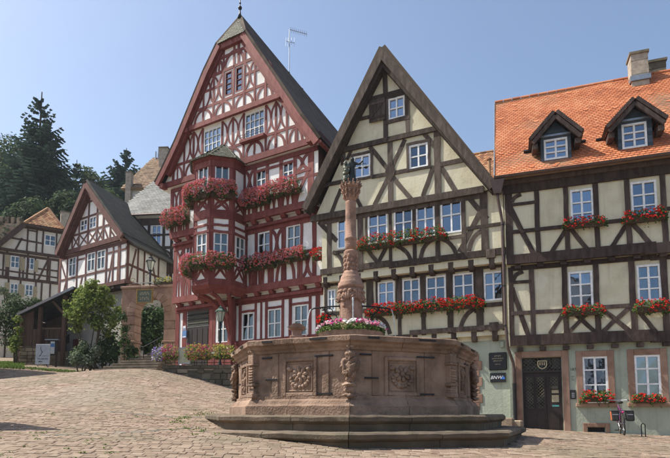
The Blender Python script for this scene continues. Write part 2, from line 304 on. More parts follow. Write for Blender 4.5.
class St:
    """one storey of a facade: timbers, windows and infill wall with cut openings"""
    def __init__(s, F, d, root, tm, wm, proud=.028, win=None):
        s.F, s.d, s.root, s.tm, s.wm, s.proud = F, d, root, tm, wm, proud; s.k = 0; s.holes = []; s.win_kw = win or {}
    def uv(s, x, y): return s.F.at(x, y, s.d)
    def T(s, pts, wd, name='timber', extra=0):
        if len(pts) == 2 and math.hypot(pts[1][0]-pts[0][0], pts[1][1]-pts[0][1]) > .5:      # hewn timber is never quite straight
            n = 5; a0, b0, a1, b1 = pts[0][0], pts[0][1], pts[1][0], pts[1][1]; L = math.hypot(a1-a0, b1-b0); pts = [(a0+(a1-a0)*k/n+(uni(-1, 1)*.011*-(b1-b0)/L if 0 < k < n else 0), b0+(b1-b0)*k/n+(uni(-1, 1)*.011*(a1-a0)/L if 0 < k < n else 0)) for k in range(n+1)]
        mb = MB(); s.k += 1; e = s.d+s.proud+extra+(s.k % 11)*.0013
        ribbon(mb, s.F, pts, wd, s.d-.07-(s.k % 5)*.001, e); return mb.build(name, s.tm, s.root)
    def post(s, x, y1, y2, wd=.18):
        u = s.uv(x, (y1+y2)/2)[0]; s.T([(u, s.uv(x, y2)[1]), (u+uni(-.01, .01), s.uv(x, y1)[1])], wd)
    def postv(s, x, y, v0, v1, wd=.18):
        u = s.uv(x, y)[0]; s.T([(u, v0), (u+uni(-.012, .012), v1)], wd)
    def rail(s, x1, y1, x2, y2, wd=.18, name='timber', extra=0):
        a, c = s.uv(x1, y1), s.uv(x2, y2); v = (a[1]+c[1])/2; s.T([(a[0], v+uni(-.008, .008)), ((a[0]+c[0])/2, v), (c[0], v+uni(-.008, .008))], wd, name, .012+extra)
        return v
    def br(s, x1, y1, x2, y2, wd=.15): s.T([s.uv(x1, y1), s.uv(x2, y2)], wd, extra=-.006)
    def cur(s, pts, wd=.15): s.T(spline([s.uv(*p) for p in pts], 5), wd, extra=-.006)
    def curuv(s, pts, wd=.15, k=5): s.T(spline(pts, k), wd, extra=-.006)
    def xpanel(s, u0, u1, v0, v1, wd=.12, bow=.0):
        for a, c in (((u0, v0), (u1, v1)), ((u1, v0), (u0, v1))):
            m = ((u0+u1)/2, (v0+v1)/2); bu = bow*(u1-u0)*(1 if a[0] < c[0] else -1)
            s.curuv([a, (a[0]*.6+m[0]*.4+bu*.6, a[1]*.55+m[1]*.45), m, (c[0]*.6+m[0]*.4-bu*.6, c[1]*.55+m[1]*.45), c], wd, 3)
    def arch(s, u0, u1, v0, v1, wd=.12, post=True):
        c = (u0+u1)/2; r = (u1-u0)/2-wd/2
        s.curuv([(c+r*math.cos(a), v0+(v1-v0-wd/2)*math.sin(a)) for a in [math.pi*(1-i/8) for i in range(9)]], wd, 2)
        if post: s.T([(c, v0), (c, v1)], wd*.8, extra=-.012)
    def win(s, x1, x2, yt, yb, **kw):
        ym = (yt+yb)/2; xm = (x1+x2)/2
        u0, u1, v0, v1 = s.uv(x1, ym)[0], s.uv(x2, ym)[0], s.uv(xm, yb)[1], s.uv(xm, yt)[1]
        return s.winuv(u0, u1, v0, v1, **kw)
    def winuv(s, u0, u1, v0, v1, **kw):
        s.holes.append((u0, u1, v0, v1)); k = dict(s.win_kw); k.update(kw); return window(s.F, s.d, u0, u1, v0, v1, s.root, **k)
    def wall(s, poly, depth, wv, base=True, name='wall', wm=None, back=True):
        """front sheet with holes and reveals, plus side, back and bottom sheets running `depth` along wv"""
        mb = MB(); F, d = s.F, s.d
        loops = [[V3((p[0], p[1], 0)) for p in poly]]
        for (u0, u1, v0, v1) in s.holes:
            e = .012; loops.append([V3((u0+e, v0+e, 0)), V3((u1-e, v0+e, 0)), V3((u1-e, v1-e, 0)), V3((u0+e, v1-e, 0))])
        flat = [p for lp in loops for p in lp]
        mb.add([F.P(p.x, p.y, d) for p in flat], [tuple(t2) for t2 in tessellate_polygon(loops)])
        for lp in loops[1:]:
            for i in range(4):
                a, c = lp[i], lp[(i+1) % 4]; mb.add([F.P(a.x, a.y, d), F.P(c.x, c.y, d), F.P(c.x, c.y, d-.16), F.P(a.x, a.y, d-.16)], [(0, 1, 2, 3)])
        off = wv*depth; n = len(poly); fr = [F.P(p[0], p[1], d-.001) for p in poly]
        fs = [(i, (i+1) % n, n+(i+1) % n, n+i) for i in range(n)]
        mb.add(fr+[p+off for p in fr], fs+[tuple(range(2*n-1, n-1, -1))])
        return mb.build(name, wm or s.wm, s.root)
def tiles(mb, O, U, S, N, nu, ns, tw, th, keep=None, lift=.022, tail=True, jit=.004):
    O, U, S, N = V3(O), V3(U), V3(S), V3(N)
    for j in range(ns):
        for i in range(-1, nu+1):
            u = (i+(.5 if j % 2 else 0))*tw; s0 = j*th
            if keep and not keep(u+tw/2, s0+th/2): continue
            cl = lambda x: min(max(u+x, 0), nu*tw)-u
            if cl(tw)-cl(0) < .03: continue
            g = tw*.03; a = lift+uni(0, jit); z1 = uni(-jit, jit)*.5; top = th*1.25
            lo = [(g, .25*th if tail else 0), (tw*.2, .07*th if tail else 0), (tw*.5, 0), (tw*.8, .07*th if tail else 0), (tw-g, .25*th if tail else 0)] if tail else [(g, 0), (tw-g, 0)]
            ring = [O+U*(u+cl(x))+S*(s0+y)+N*(a+z1) for x, y in lo]
            up = [O+U*(u+cl(tw-g))+S*(s0+top)+N*.004, O+U*(u+cl(g))+S*(s0+top)+N*.004]
            sag = N*(.03*noise.noise(V3((u*.6, s0*.5, O.x)))+(.012 if random.random() < .02 else 0)); ring = [p+sag for p in ring]; up = [p+sag for p in up]
            k = len(lo); skirt = [p-N*.03 for p in ring]
            mb.add(ring+up+skirt, [tuple(range(k+2))]+[(x+1, x, k+2+x, k+3+x) for x in range(k-1)])
def slab(mb, pts, th):
    """thick sheet: polygon pts, thickness th against its normal"""
    P = [V3(p) for p in pts]; nn = (P[1]-P[0]).cross(P[2]-P[0]).normalized(); mb.prism(P, nn*-th)
def textmesh(txt, size, M, mname, parent, name='lettering', shear=0, thick=.002):
    cu = bpy.data.curves.new(name, 'FONT'); cu.body = txt; cu.size = size; cu.align_x = 'CENTER'; cu.align_y = 'CENTER'; cu.extrude = thick; cu.shear = shear; cu.resolution_u = 2
    o = bpy.data.objects.new('tmp', cu); COL.objects.link(o); bpy.context.view_layer.update()
    me = bpy.data.meshes.new_from_object(o.evaluated_get(bpy.context.evaluated_depsgraph_get())); bpy.data.objects.remove(o)
    me.transform(Matrix.Translation(-org(parent)) @ M); me.materials.clear(); me.materials.append(MATS[mname])
    q = bpy.data.objects.new(name, me); COL.objects.link(q); q.parent = parent; ORG[q.name] = org(parent); return q
def FM(F, u, v, d): return Matrix.Translation(F.P(u, v, d)) @ Matrix((F.t, V3((0, 0, 1)), F.n)).transposed().to_4x4()

# ------------------------------------------------------------------ ground: a sloping cobbled square
GP = [(0, 0, -1.58), (-2.15, 8, -.36), (-2.85, 11.2, -.14), (3.4, 8.8, -.56), (6.9, 17.4, -.6), (10, 15.6, -.76), (-3.9, 20.0, .84), (-6.9, 20.2, 1.66), (-12.3, 30, 2.1), (-19, 33, 3.0),
      (-4.3, 6.7, -.45), (5, -6, -2.2), (-10, -6, -1.6), (2.5, 14.5, -.35), (14, 8, -.95), (-9, 14, .52), (-14, 20, 1.12), (-17, 26, 1.7), (-22, 28, 2.25), (-9.5, 27.5, 2.0), (14, 20, -.7), (-25, 40, 4.2), (-12, 40, 4.0), (0, 27, .6), (-24, 12, .9), (-13, 25.5, 1.7), (-18.5, 31, 2.75)]
_A = np.array(GP); _n = len(GP)
def _k(r2): return .5*r2*np.log(np.maximum(r2, 1e-9))
_K = _k(((_A[:, None, :2]-_A[None, :, :2])**2).sum(-1))+np.eye(_n)*2.0
_Pm = np.c_[np.ones(_n), _A[:, :2]]
_S = np.linalg.solve(np.block([[_K, _Pm], [_Pm.T, np.zeros((3, 3))]]), np.r_[_A[:, 2], 0, 0, 0])
def zgs(X, Y):
    X = np.asarray(X, float); Y = np.asarray(Y, float)
    Xc = np.clip(X, -32, 22); Yc = np.clip(Y, -12, 46)
    r2 = (Xc[..., None]-_A[:, 0])**2+(Yc[..., None]-_A[:, 1])**2
    return _k(r2) @ _S[:_n]+_S[_n]+_S[_n+1]*Xc+_S[_n+2]*Yc
def zg(x, y): return float(zgs(x, y))
FC = V3((.38, 11, 0)); FR = math.radians(3)      # fountain centre and turn
HX, HXn = V3((math.cos(math.radians(30.2)), -math.sin(math.radians(30.2)), 0)), None
xs = np.r_[np.linspace(-400, -40, 10), np.arange(-36, 26, .6), np.linspace(30, 400, 10)]
ys = np.r_[np.linspace(-150, -16, 6), np.arange(-14, 48, .6), np.linspace(52, 600, 10)]
XX, YY = np.meshgrid(xs, ys); ZZ = zgs(XX, YY)
gm = MB(); gm.v = [V3((a, b2, c)) for a, b2, c in zip(XX.ravel(), YY.ravel(), ZZ.ravel())]
nx = len(xs); gm.f = [(j*nx+i, j*nx+i+1, (j+1)*nx+i+1, (j+1)*nx+i) for j in range(len(ys)-1) for i in range(nx-1)]
ground = gm.build('cobbled_square', 'joint_soil', smooth=True, kind='structure', label='sloping market square of worn reddish setts with mossy joints')
def gnorm(x, y):
    e = .2; return V3((-(zg(x+e, y)-zg(x-e, y))/(2*e), -(zg(x, y+e)-zg(x, y-e))/(2*e), 1)).normalized()
# setts laid in courses; the nearest ones are single pieces
def sett_mesh(w2, d2, h=.0045):
    mb = MB(); b2 = .009
    pt = lambda sx, sy, k, z: V3((sx*(w2/2-k)+uni(-.006, .006), sy*(d2/2-k)+uni(-.006, .006), z))
    lo = [pt(sx, sy, 0, -.03) for sx, sy in ((-1, -1), (1, -1), (1, 1), (-1, 1))]
    mi = [p+V3((0, 0, .03+h*.45)) for p in lo]
    hi = [pt(sx, sy, b2, h+uni(-.003, .003)) for sx, sy in ((-1, -1), (1, -1), (1, 1), (-1, 1))]
    fs = [(8, 9, 10, 11)]+[(i, (i+1) % 4, 4+(i+1) % 4, 4+i) for i in range(4)]+[(4+i, 4+(i+1) % 4, 8+(i+1) % 4, 8+i) for i in range(4)]
    return lo+mi+hi, fs
cells = []
y = 4.6
while y < 31:
    dy = uni(.1, .145)*(1 if y < 11 else 1.35)
    xl, xr = -.70*y-.8, (.72*y+.4 if y < 18.8 else (-.05*y if y < 20 else -.24*y))
    x = xl+uni(0, .2)
    while x < xr:
        dx = uni(.1, .19)*(1 if y < 11 else 1.35); gp_ = .009 if y < 11 else .006; cells.append((x+dx/2, y+dy/2+.03*math.sin(x*.7), dx-gp_, dy-gp_)); x += dx
    y += dy
y = 99
while y < 18.6:
    dy = uni(.16, .2); x = .33*y
    while x < .72*y+.5:
        dx = uni(.15, .26); cells.append((x+dx/2, y+dy/2, dx-.022, dy-.02)); x += dx
    y += dy
def blocked(x, y):
    if max((x-FC.x)*math.cos(math.pi/8+k*math.pi/4-FR)+(y-FC.y)*math.sin(math.pi/8+k*math.pi/4-FR) for k in range(8)) < (3.46*math.cos(math.pi/8)-.02 if zg(x, y) < -.31 else 3.04*math.cos(math.pi/8)): return True
    if y > 13.5 and -3 < x < 4.6 and y > 13.5: return True
    if y > 20.25 and x > -7.1+(20.25-y)*.3: return True
    return False
def clear_R(x, y): return not (x > 5 and (V3((x, y, 0))-V3((6.02, 18, 0))).dot(V3((-.322, -.947, 0))) < -.30)
cells = [c for c in cells if not blocked(c[0], c[1]) and clear_R(c[0], c[1])]
def vis(c):
    px = 335+523*c[0]/c[1]; py = 412-523*zg(c[0], c[1])/c[1]; return 0 < px < 670 and 372 < py < 460
near = sorted([c for c in cells if vis(c)], key=lambda c: c[1])[:300]; nset = set(near)
variants = []
for k in range(8):
    vs, fs = sett_mesh(.2, .17); mb = MB(); mb.add(vs, fs); me = bpy.data.meshes.new('sett'); me.from_pydata([tuple(p) for p in mb.v], [], mb.f); me.materials.append(MATS['paving_sett']); variants.append(me)
for i, c in enumerate(near):
    o = bpy.data.objects.new('paving_sett', variants[i % 8]); COL.objects.link(o); o.parent = ground
    nn = gnorm(c[0], c[1]); o.location = (c[0], c[1], zg(c[0], c[1])+uni(-.004, .006)); o.rotation_mode = 'QUATERNION'
    o.rotation_quaternion = V3((0, 0, 1)).rotation_difference(nn) @ Matrix.Rotation(uni(-.05, .05), 3, 'Z').to_quaternion(); o.scale = (c[2]/.2, c[3]/.17, 1)
mb = MB()
for c in cells:
    if c in nset: continue
    vs, fs = sett_mesh(c[2], c[3]); sx = (zg(c[0]+.2, c[1])-zg(c[0]-.2, c[1]))/.4; sy = (zg(c[0], c[1]+.2)-zg(c[0], c[1]-.2))/.4
    z0 = zg(c[0], c[1])+uni(-.004, .006); mb.add([V3((c[0]+p.x, c[1]+p.y, z0+p.z+sx*p.x+sy*p.y)) for p in vs], fs)
mb.build('paving_setts', 'paving_sett', ground, kind='stuff')
# two shallow drainage channels of grey slabs crossing the square
random.seed(17)
for path in ([(20, 437), (90, 434.5), (150, 431.5), (200, 428.5)], [(96, 411), (140, 414.5), (175, 417), (206, 417.5)]):
    pts = []
    for x, y in path:
        r = ray(x, y); k = 4.0
        while k < 30 and r.z*k > zg(r.x*k, r.y*k): k += .02
        pts.append(V3((r.x*k, r.y*k, 0)))
    sp = spline(pts, 40); acc = 0; prev = sp[0]
    for p in sp[1:]:
        acc += (p-prev).length
        if acc > uni(.2, .3):
            dr_ = (p-prev).normalized(); nn = gnorm(p.x, p.y); ax = (dr_-nn*dr_.dot(nn)).normalized(); mb = MB(); mb.box(V3((p.x+uni(-.02, .02), p.y+uni(-.03, .03), zg(p.x, p.y)-.001)), ax*uni(.08, .13), (nn.cross(ax)+ax*uni(-.1, .1))*uni(.05, .07), nn*.011); modbevel(mb.build('channel_slab', 'channel_stone', ground), .006); acc = 0
        prev = p
# moss and weeds in the joints
mb = MB()
for k in range(240):
    y = 5.2+9*uni(0, 1)**2; x = uni(-.68*y, -.2*y)
    if math.hypot(x-FC.x, y-FC.y) < 3.7: continue
    if noise.noise(V3((x*.5, y*.5, 3))) < .05: continue
    for q in range(7): mb.leaf((x+uni(-.05, .05), y+uni(-.02, .02), zg(x, y)+uni(.012, .025)), uni(.02, .045), (0, 0, 1.2))
for k in range(110):                      # at the foot of the fountain
    a = uni(math.pi*.75, math.pi*1.32); r = 3.35+uni(0, .3); x, y = FC.x+r*math.cos(a), FC.y+r*math.sin(a)
    if noise.noise(V3((x*.9, y*.9, 7))) < 0: continue
    for q in range(4): mb.leaf((x+uni(-.06, .06), y+uni(-.06, .06), zg(x, y)+uni(.01, .04)), uni(.02, .05), (0, 0, .4))
mb.build('weeds', 'grass_blade', kind='stuff', label='small green weeds growing in the paving joints', cat='weeds')

# ------------------------------------------------------------------ orange-roofed house on the right (three storeys, eaves to the square)
FRt = Fac((6.02, 18), 18.8); WR = -FRt.n
hr = thing('corner_house', 'cream half-timbered house with bright orange tiled roof, two dormers and green ground floor', 'house', FRt.P(4, -.9, -3))
UE = 8.2
R2 = St(FRt, 0, hr, 'oak_timber', 'cream_plaster', win=dict(rows=(.36, .7))); R1 = St(FRt, -.18, hr, 'oak_timber', 'cream_plaster', win=dict(rows=(.34, .68)))
R0 = St(FRt, -.32, hr, 'oak_timber', 'green_plaster')
# second floor
R2.rail(507, 260.5, 656, 247, .34, extra=.02); R2.T([(4.3, 5.29), (UE, 5.29)], .34, extra=.02)
R2.postv(509, 225, 5.2, 7.9, .24)
for x in (537.5, 567, 597): R2.postv(x, 225, 5.2, 7.9, .16)
R2.postv(628, 215, 5.2, 7.9, .16); R2.postv(664, 213, 5.2, 7.9, .16)
R2.rail(512, 204.5, 536, 203, .1); R2.rail(512, 232, 566, 227, .13); R2.rail(595, 223.5, 628, 220, .13); R2.T([(4.75, 6.55), (UE, 6.55)], .13)
R2.rail(566, 225.5, 597, 222.3, .13); R2.rail(628, 219, 662, 214.5, .13)
R2.br(510, 207, 534, 255, .17); R2.br(551, 253, 567, 228, .14); R2.br(570, 228, 592, 255, .14); R2.br(611, 248, 627, 224, .14); R2.br(632, 223, 653, 247, .14)
R2.cur([(512, 202), (515, 197.5), (521, 194.5)], .13)
R2.T([(0.03, 7.82), (UE, 7.82)], .14)
R2.win(570.5, 593.6, 189, 224.5); R2.win(631, 657, 181, 217)
for k in range(2): u0 = 5.6+k*1.5; R2.winuv(u0, u0+.8, 6.62, 7.7); [R2.T([(u0+a, 5.4), (u0+a, 7.8)], .15) for a in (-.12, .92)]
R2.wall([(0, 5.2), (UE, 5.2), (UE, 8.1), (0, 8.1)], 7, WR)
# first floor
R1.rail(510, 341, 656, 335, .36, extra=.03); R1.T([(4.4, 2.42), (UE, 2.42)], .36, extra=.03)
R1.rail(511, 270, 656, 256, .16); R1.T([(4.5, 5.02), (UE, 5.02)], .16)
R1.postv(511.5, 305, 2.4, 5.1, .16)
for x in (532.5, 565, 596.8): R1.postv(x, 300, 2.4, 5.1, .17)
R1.postv(633, 298, 2.4, 5.1, .19); R1.postv(665, 296, 2.4, 5.1, .19)
R1.rail(512, 282.5, 531, 281.5, .11); R1.rail(511, 313, 566, 311, .13); R1.rail(565, 309.5, 633, 305.5, .13); R1.T([(4.5, 3.48), (UE, 3.48)], .13)
R1.br(512, 288, 529, 337, .16); R1.cur([(513, 281), (516, 275), (523, 271.5)], .14)
R1.br(550, 334, 565, 311, .14); R1.br(567, 334, 590, 311, .13); R1.br(572, 311, 596, 333, .13)
R1.br(601, 333, 631, 306, .14); R1.br(601, 308, 631, 332, .14); R1.br(636, 308, 656, 332, .14)
R1.win(568.7, 593, 271.3, 308); R1.win(637, 661, 264.5, 301)
for k in range(2): u0 = 5.7+k*1.5; R1.winuv(u0, u0+.8, 3.6, 4.85); [R1.T([(u0+a, 2.5), (u0+a, 5)], .17) for a in (-.13, .93)]
R1.wall([(0.02, 2.3), (UE, 2.3), (UE, 5.2), (0.02, 5.2)], 7, WR)
for st, v, d in ((R2, 5.06, -.02), (R1, 2.16, -.16)):      # joist ends under the two jetties
    for k in range(11):
        mb = MB(); u0 = .3+k*.74; fbox(mb, FRt, u0, u0+.2, v-.04, v+.085, st.d-.3, d+.0); mb.build('joist_end', 'oak_timber', hr)
# ground floor: door, two framed windows, cellar light
def surround(F, d, u0, u1, v0, v1, wd, root, m='pink_sandstone', sill=True, top=True):
    for (a, b2, c, e, ex) in ((u0-wd, u0, v0, v1+wd, .04), (u1, u1+wd, v0, v1+wd, .042), (u0, u1, v1, v1+wd, .045)):
        if a == u0 and not top: continue
        mb = MB(); fbox(mb, F, a, b2, c, e, d-.14, d+ex); modbevel(mb.build('stone_surround', m, root), .012)
    if sill: mb = MB(); fbox(mb, F, u0-wd-.05, u1+wd+.05, v0-.12, v0, d-.14, d+.12); modbevel(mb.build('window_sill', m, root), .015)
g1 = [R0.uv(583, 380)[0], R0.uv(608, 380)[0], R0.uv(595, 403)[1], R0.uv(595, 356.5)[1]]
g2 = [R0.uv(635, 380)[0], R0.uv(661, 380)[0], g1[2], g1[3]]
cur = [(0.02, .98, 0, .34)]
for g in (g1, g2, [g2[0]+1.75, g2[1]+1.75, g1[2], g1[3]]):
    R0.winuv(*g, rows=(.27, .62), curtain=cur, glass='glass_bright'); surround(FRt, R0.d, *g, .2, hr)
du0, du1 = R0.uv(522.5, 395)[0], R0.uv(563, 395)[0]; dv1 = R0.uv(543, 357)[1]; dv0 = R0.uv(543, 430.5)[1]
R0.holes.append((du0, du1, dv0-.3, dv1)); surround(FRt, R0.d, du0, du1, dv0-.25, dv1, .21, hr, sill=False)
c0, c1, cb, ct = R0.uv(587.5, 429)[0], R0.uv(605.5, 429)[0], R0.uv(597, 432.5)[1], R0.uv(597, 427)[1]
R0.holes.append((c0, c1, cb, ct)); surround(FRt, R0.d, c0, c1, cb-.02, ct, .13, hr, sill=False)
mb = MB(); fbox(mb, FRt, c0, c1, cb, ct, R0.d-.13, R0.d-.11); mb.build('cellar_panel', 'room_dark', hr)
for k in range(8): mb = MB(); u = c0+(c1-c0)*(k+.5)/8; mb.tube([FRt.P(u, cb, R0.d-.05), FRt.P(u, ct, R0.d-.05)], .011, 6); mb.build('grille_bar', 'black_iron', hr)
R0.wall([(.02, -1.6), (UE, -1.6), (UE, 2.3), (.02, 2.3)], 7, WR)
# door: transom with lattice and crest, two leaves
dd = R0.d-.12; tv = R0.uv(543, 371)[1]; dm = R0.uv(547, 400)[0]
mb = MB(); fbox(mb, FRt, du0, du1, tv-.05, tv+.03, dd-.04, dd+.07); fbox(mb, FRt, du0, du0+.05, dv0-.2, tv-.05, dd-.04, dd+.05); fbox(mb, FRt, du1-.05, du1, dv0-.2, tv-.05, dd-.04, dd+.05)
fbox(mb, FRt, du0, du0+.05, tv+.03, dv1, dd-.04, dd+.045); fbox(mb, FRt, du1-.05, du1, tv+.03, dv1, dd-.04, dd+.045); fbox(mb, FRt, du0+.05, du1-.05, dv1-.05, dv1, dd-.04, dd+.04)
door = mb.build('door', 'dark_wood', hr)
def lattice(u0, u1, v0, v1, d, step, parent, m='black_iron'):
    mb = MB(); fbox(mb, FRt, u0, u1, v0, v1, d-.012, d-.006); mb.build('door_pane', 'glass_lead', parent)
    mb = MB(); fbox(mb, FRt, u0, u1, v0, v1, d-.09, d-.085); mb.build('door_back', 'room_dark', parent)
    mb = MB(); w2, h2 = u1-u0, v1-v0
    for sg in (1, -1):
        c = -h2
        while c < w2:
            a = max(0, c); e = min(w2, c+h2)
            if e-a > .03:
                q = [(a, a-c), (e, e-c)] if sg == 1 else [(a, h2-(a-c)), (e, h2-(e-c))]
                mb.tube([FRt.P(u0+p[0], v0+p[1], d+.002*sg) for p in q], .007, 4)
            c += step
    mb.build('lattice', m, parent)
lattice(du0+.05, du1-.05, tv+.03, dv1-.05, dd+.02, .125, door, 'dark_stone')
for (a, b2, panels) in ((du0+.05, dm-.004, ((.1, .42), (.58, .9))), (dm+.004, du1-.05, ((.2, .8),))):
    mb = MB(); fbox(mb, FRt, a, b2, dv0-.2, tv-.05, dd-.03, dd+.012)
    wdt = b2-a
    for (p0, p1) in panels:
        for (z0, z1) in ((.05, .30),):
            fbox(mb, FRt, a+wdt*p0, a+wdt*p1, dv0+z0, dv0+z1+.3, dd+.012, dd+.03)
    mb.build('door_leaf', 'dark_wood', door)
    for (p0, p1) in panels: lattice(a+wdt*p0, a+wdt*p1, dv0+(.75 if wdt > .6 else 1.42), tv-.2, dd+.026, .11, door, 'dark_stone')
    for (p0, p1) in panels:
        z0 = dv0+(.75 if wdt > .6 else 1.42); mb = MB()
        for (q0, q1, y0, y1) in ((a+wdt*p0-.03, a+wdt*p0, z0-.03, tv-.17), (a+wdt*p1, a+wdt*p1+.03, z0-.03, tv-.17), (a+wdt*p0, a+wdt*p1, z0-.03, z0), (a+wdt*p0, a+wdt*p1, tv-.2, tv-.17)): fbox(mb, FRt, q0, q1, y0, y1, dd+.012, dd+.045)
        mb.build('panel_moulding', 'dark_wood', door)
for (py0, py1, m2) in ((386, 393, 'note_paper'), (395, 402, 'note_paper'), (405, 406.6, 'teal')):
    mb = MB(); fbox(mb, FRt, R0.uv(552, 395)[0], R0.uv(559, 395)[0], R0.uv(555, py1)[1], R0.uv(555, py0)[1], dd+.012, dd+.016); mb.build('door_notice', m2, door)
cu, cv = R0.uv(542.3, 364.5); mb = MB()
cr = [(-.14, .13), (.14, .13), (.14, -.02), (.1, -.1), (0, -.15), (-.1, -.1), (-.14, -.02)]
for i in range(7): ribbon(mb, FRt, [(cu+cr[i][0], cv+cr[i][1]), (cu+cr[(i+1) % 7][0], cv+cr[(i+1) % 7][1])], .035, dd+.03, dd+.055+.0012*i)
for k in (-.07, 0, .07): ribbon(mb, FRt, [(cu+k, cv+.09), (cu+k, cv-.02)], .035, dd+.03, dd+.05)
mb.build('crest', 'plaque_gold', door)
# roof: tiled slope with eaves board, gutter, dormers, chimney
EV = R2.uv(575, 186)[1]; de = .42
ez = FRt.at(540, 170.5, de)[1]; pit = math.radians(50); kd = 4.0; S_ = (FRt.n*-math.cos(pit)+V3((0, 0, math.sin(pit)))); N_ = (FRt.n*math.sin(pit)+V3((0, 0, math.cos(pit))))
uL = FRt.at(494.5, 174, de)[0]; Lr = (kd+de)/math.cos(pit); zr = ez+Lr*math.sin(pit)
for zz in range(50):
    P = FRt.P(uL, zr, -kd); zc = P.y*math.cos(PITCH)+P.z*math.sin(PITCH); yp = 229+SHIFT-FPX*(-P.y*math.sin(PITCH)+P.z*math.cos(PITCH))/zc
    if yp > 104: kd += .06
    else: break
    Lr = (kd+de)/math.cos(pit); zr = ez+Lr*math.sin(pit)
mb = MB(); a, b2, c, e = FRt.P(uL, ez, de), FRt.P(UE, ez, de), FRt.P(UE, zr, -kd), FRt.P(uL, zr, -kd)
slab(mb, [a, b2, c, e], .16)
slab(mb, [FRt.P(UE, ez, -2*kd-de), FRt.P(uL, ez, -2*kd-de), e, c], .16)
roofR = mb.build('roof', 'brown_tile', hr)
# dormer footprints on the slope
DORM = [dict(x0=541, x1=571, wx=(544, 567.5), wy=(138.5, 164), ap=(555.7, 112), lo=((531, 139.5), (581, 132.5))), dict(x0=618.5, x1=653, wx=(622.5, 647.5), wy=(123, 151.5), ap=(633.5, 99), lo=((604.5, 129), (662, 119)))]
ddm = .02
for D in DORM:
    D['u0'], D['u1'] = FRt.at(D['x0'], 150, ddm)[0], FRt.at(D['x1'], 145, ddm)[0]
    D['av'] = FRt.at(*D['ap'], ddm+.3)[1]; D['au'] = (D['u0']+D['u1'])/2
def in_dormer(u, s):
    z = ez+s*math.sin(pit); dep = de-s*math.cos(pit)
    return any(D['u0']+.05 < u+uL < D['u1']-.05 and dep < ddm-.1 and z < D['av']-.75 for D in DORM)
mb = MB(); tiles(mb, a, FRt.t, S_, N_, int((UE-uL)/.165), int(Lr/.138), .165, .138, lambda u, s: not in_dormer(u, s))
mb.build('roof_tiles', 'orange_tile', roofR, kind='stuff')
for k in range(int((UE-uL)/.36)):
    mb = MB(); mb.tube([FRt.P(uL+k*.36+.01, zr+.02, -kd), FRt.P(uL+k*.36+.35, zr+.02, -kd)], .085, 10); mb.build('ridge_tile', 'orange_tile', roofR)
mb = MB(); ribbon(mb, FRt, [(uL-.02, ez), (uL-.02, zr)], .02, 0, .01)
mb = MB(); slab(mb, [a-FRt.t*.03+N_*.05, a-FRt.t*.0+N_*.05, e-FRt.t*.0+N_*.05, e-FRt.t*.03+N_*.05], .26); mb.build('verge_board', 'zinc', hr)
for (v0, v1, d1, nm) in ((EV, EV+.3, .08, 'fascia_board'), (EV+.3, EV+.58, .17, 'fascia_board'), (EV+.58, ez-.1, .27, 'fascia_board')):
    mb = MB(); fbox(mb, FRt, -.02, UE, v0, v1+.004, -.1, d1); mb.build(nm, 'oak_timber', hr)
mb = MB(); n = 10; gp = [(.085*math.cos(math.pi+math.pi*i/n), .085*math.sin(math.pi+math.pi*i/n)) for i in range(n+1)]; gp += [(.075*math.cos(2*math.pi-math.pi*i/n), .075*math.sin(2*math.pi-math.pi*i/n)) for i in range(n+1)]
mb.prism([FRt.P(uL, ez-.03+q[1], de+.06+q[0]) for q in gp], FRt.t*(UE-uL)); mb.build('gutter', 'copper_pipe', hr, recalc=True)
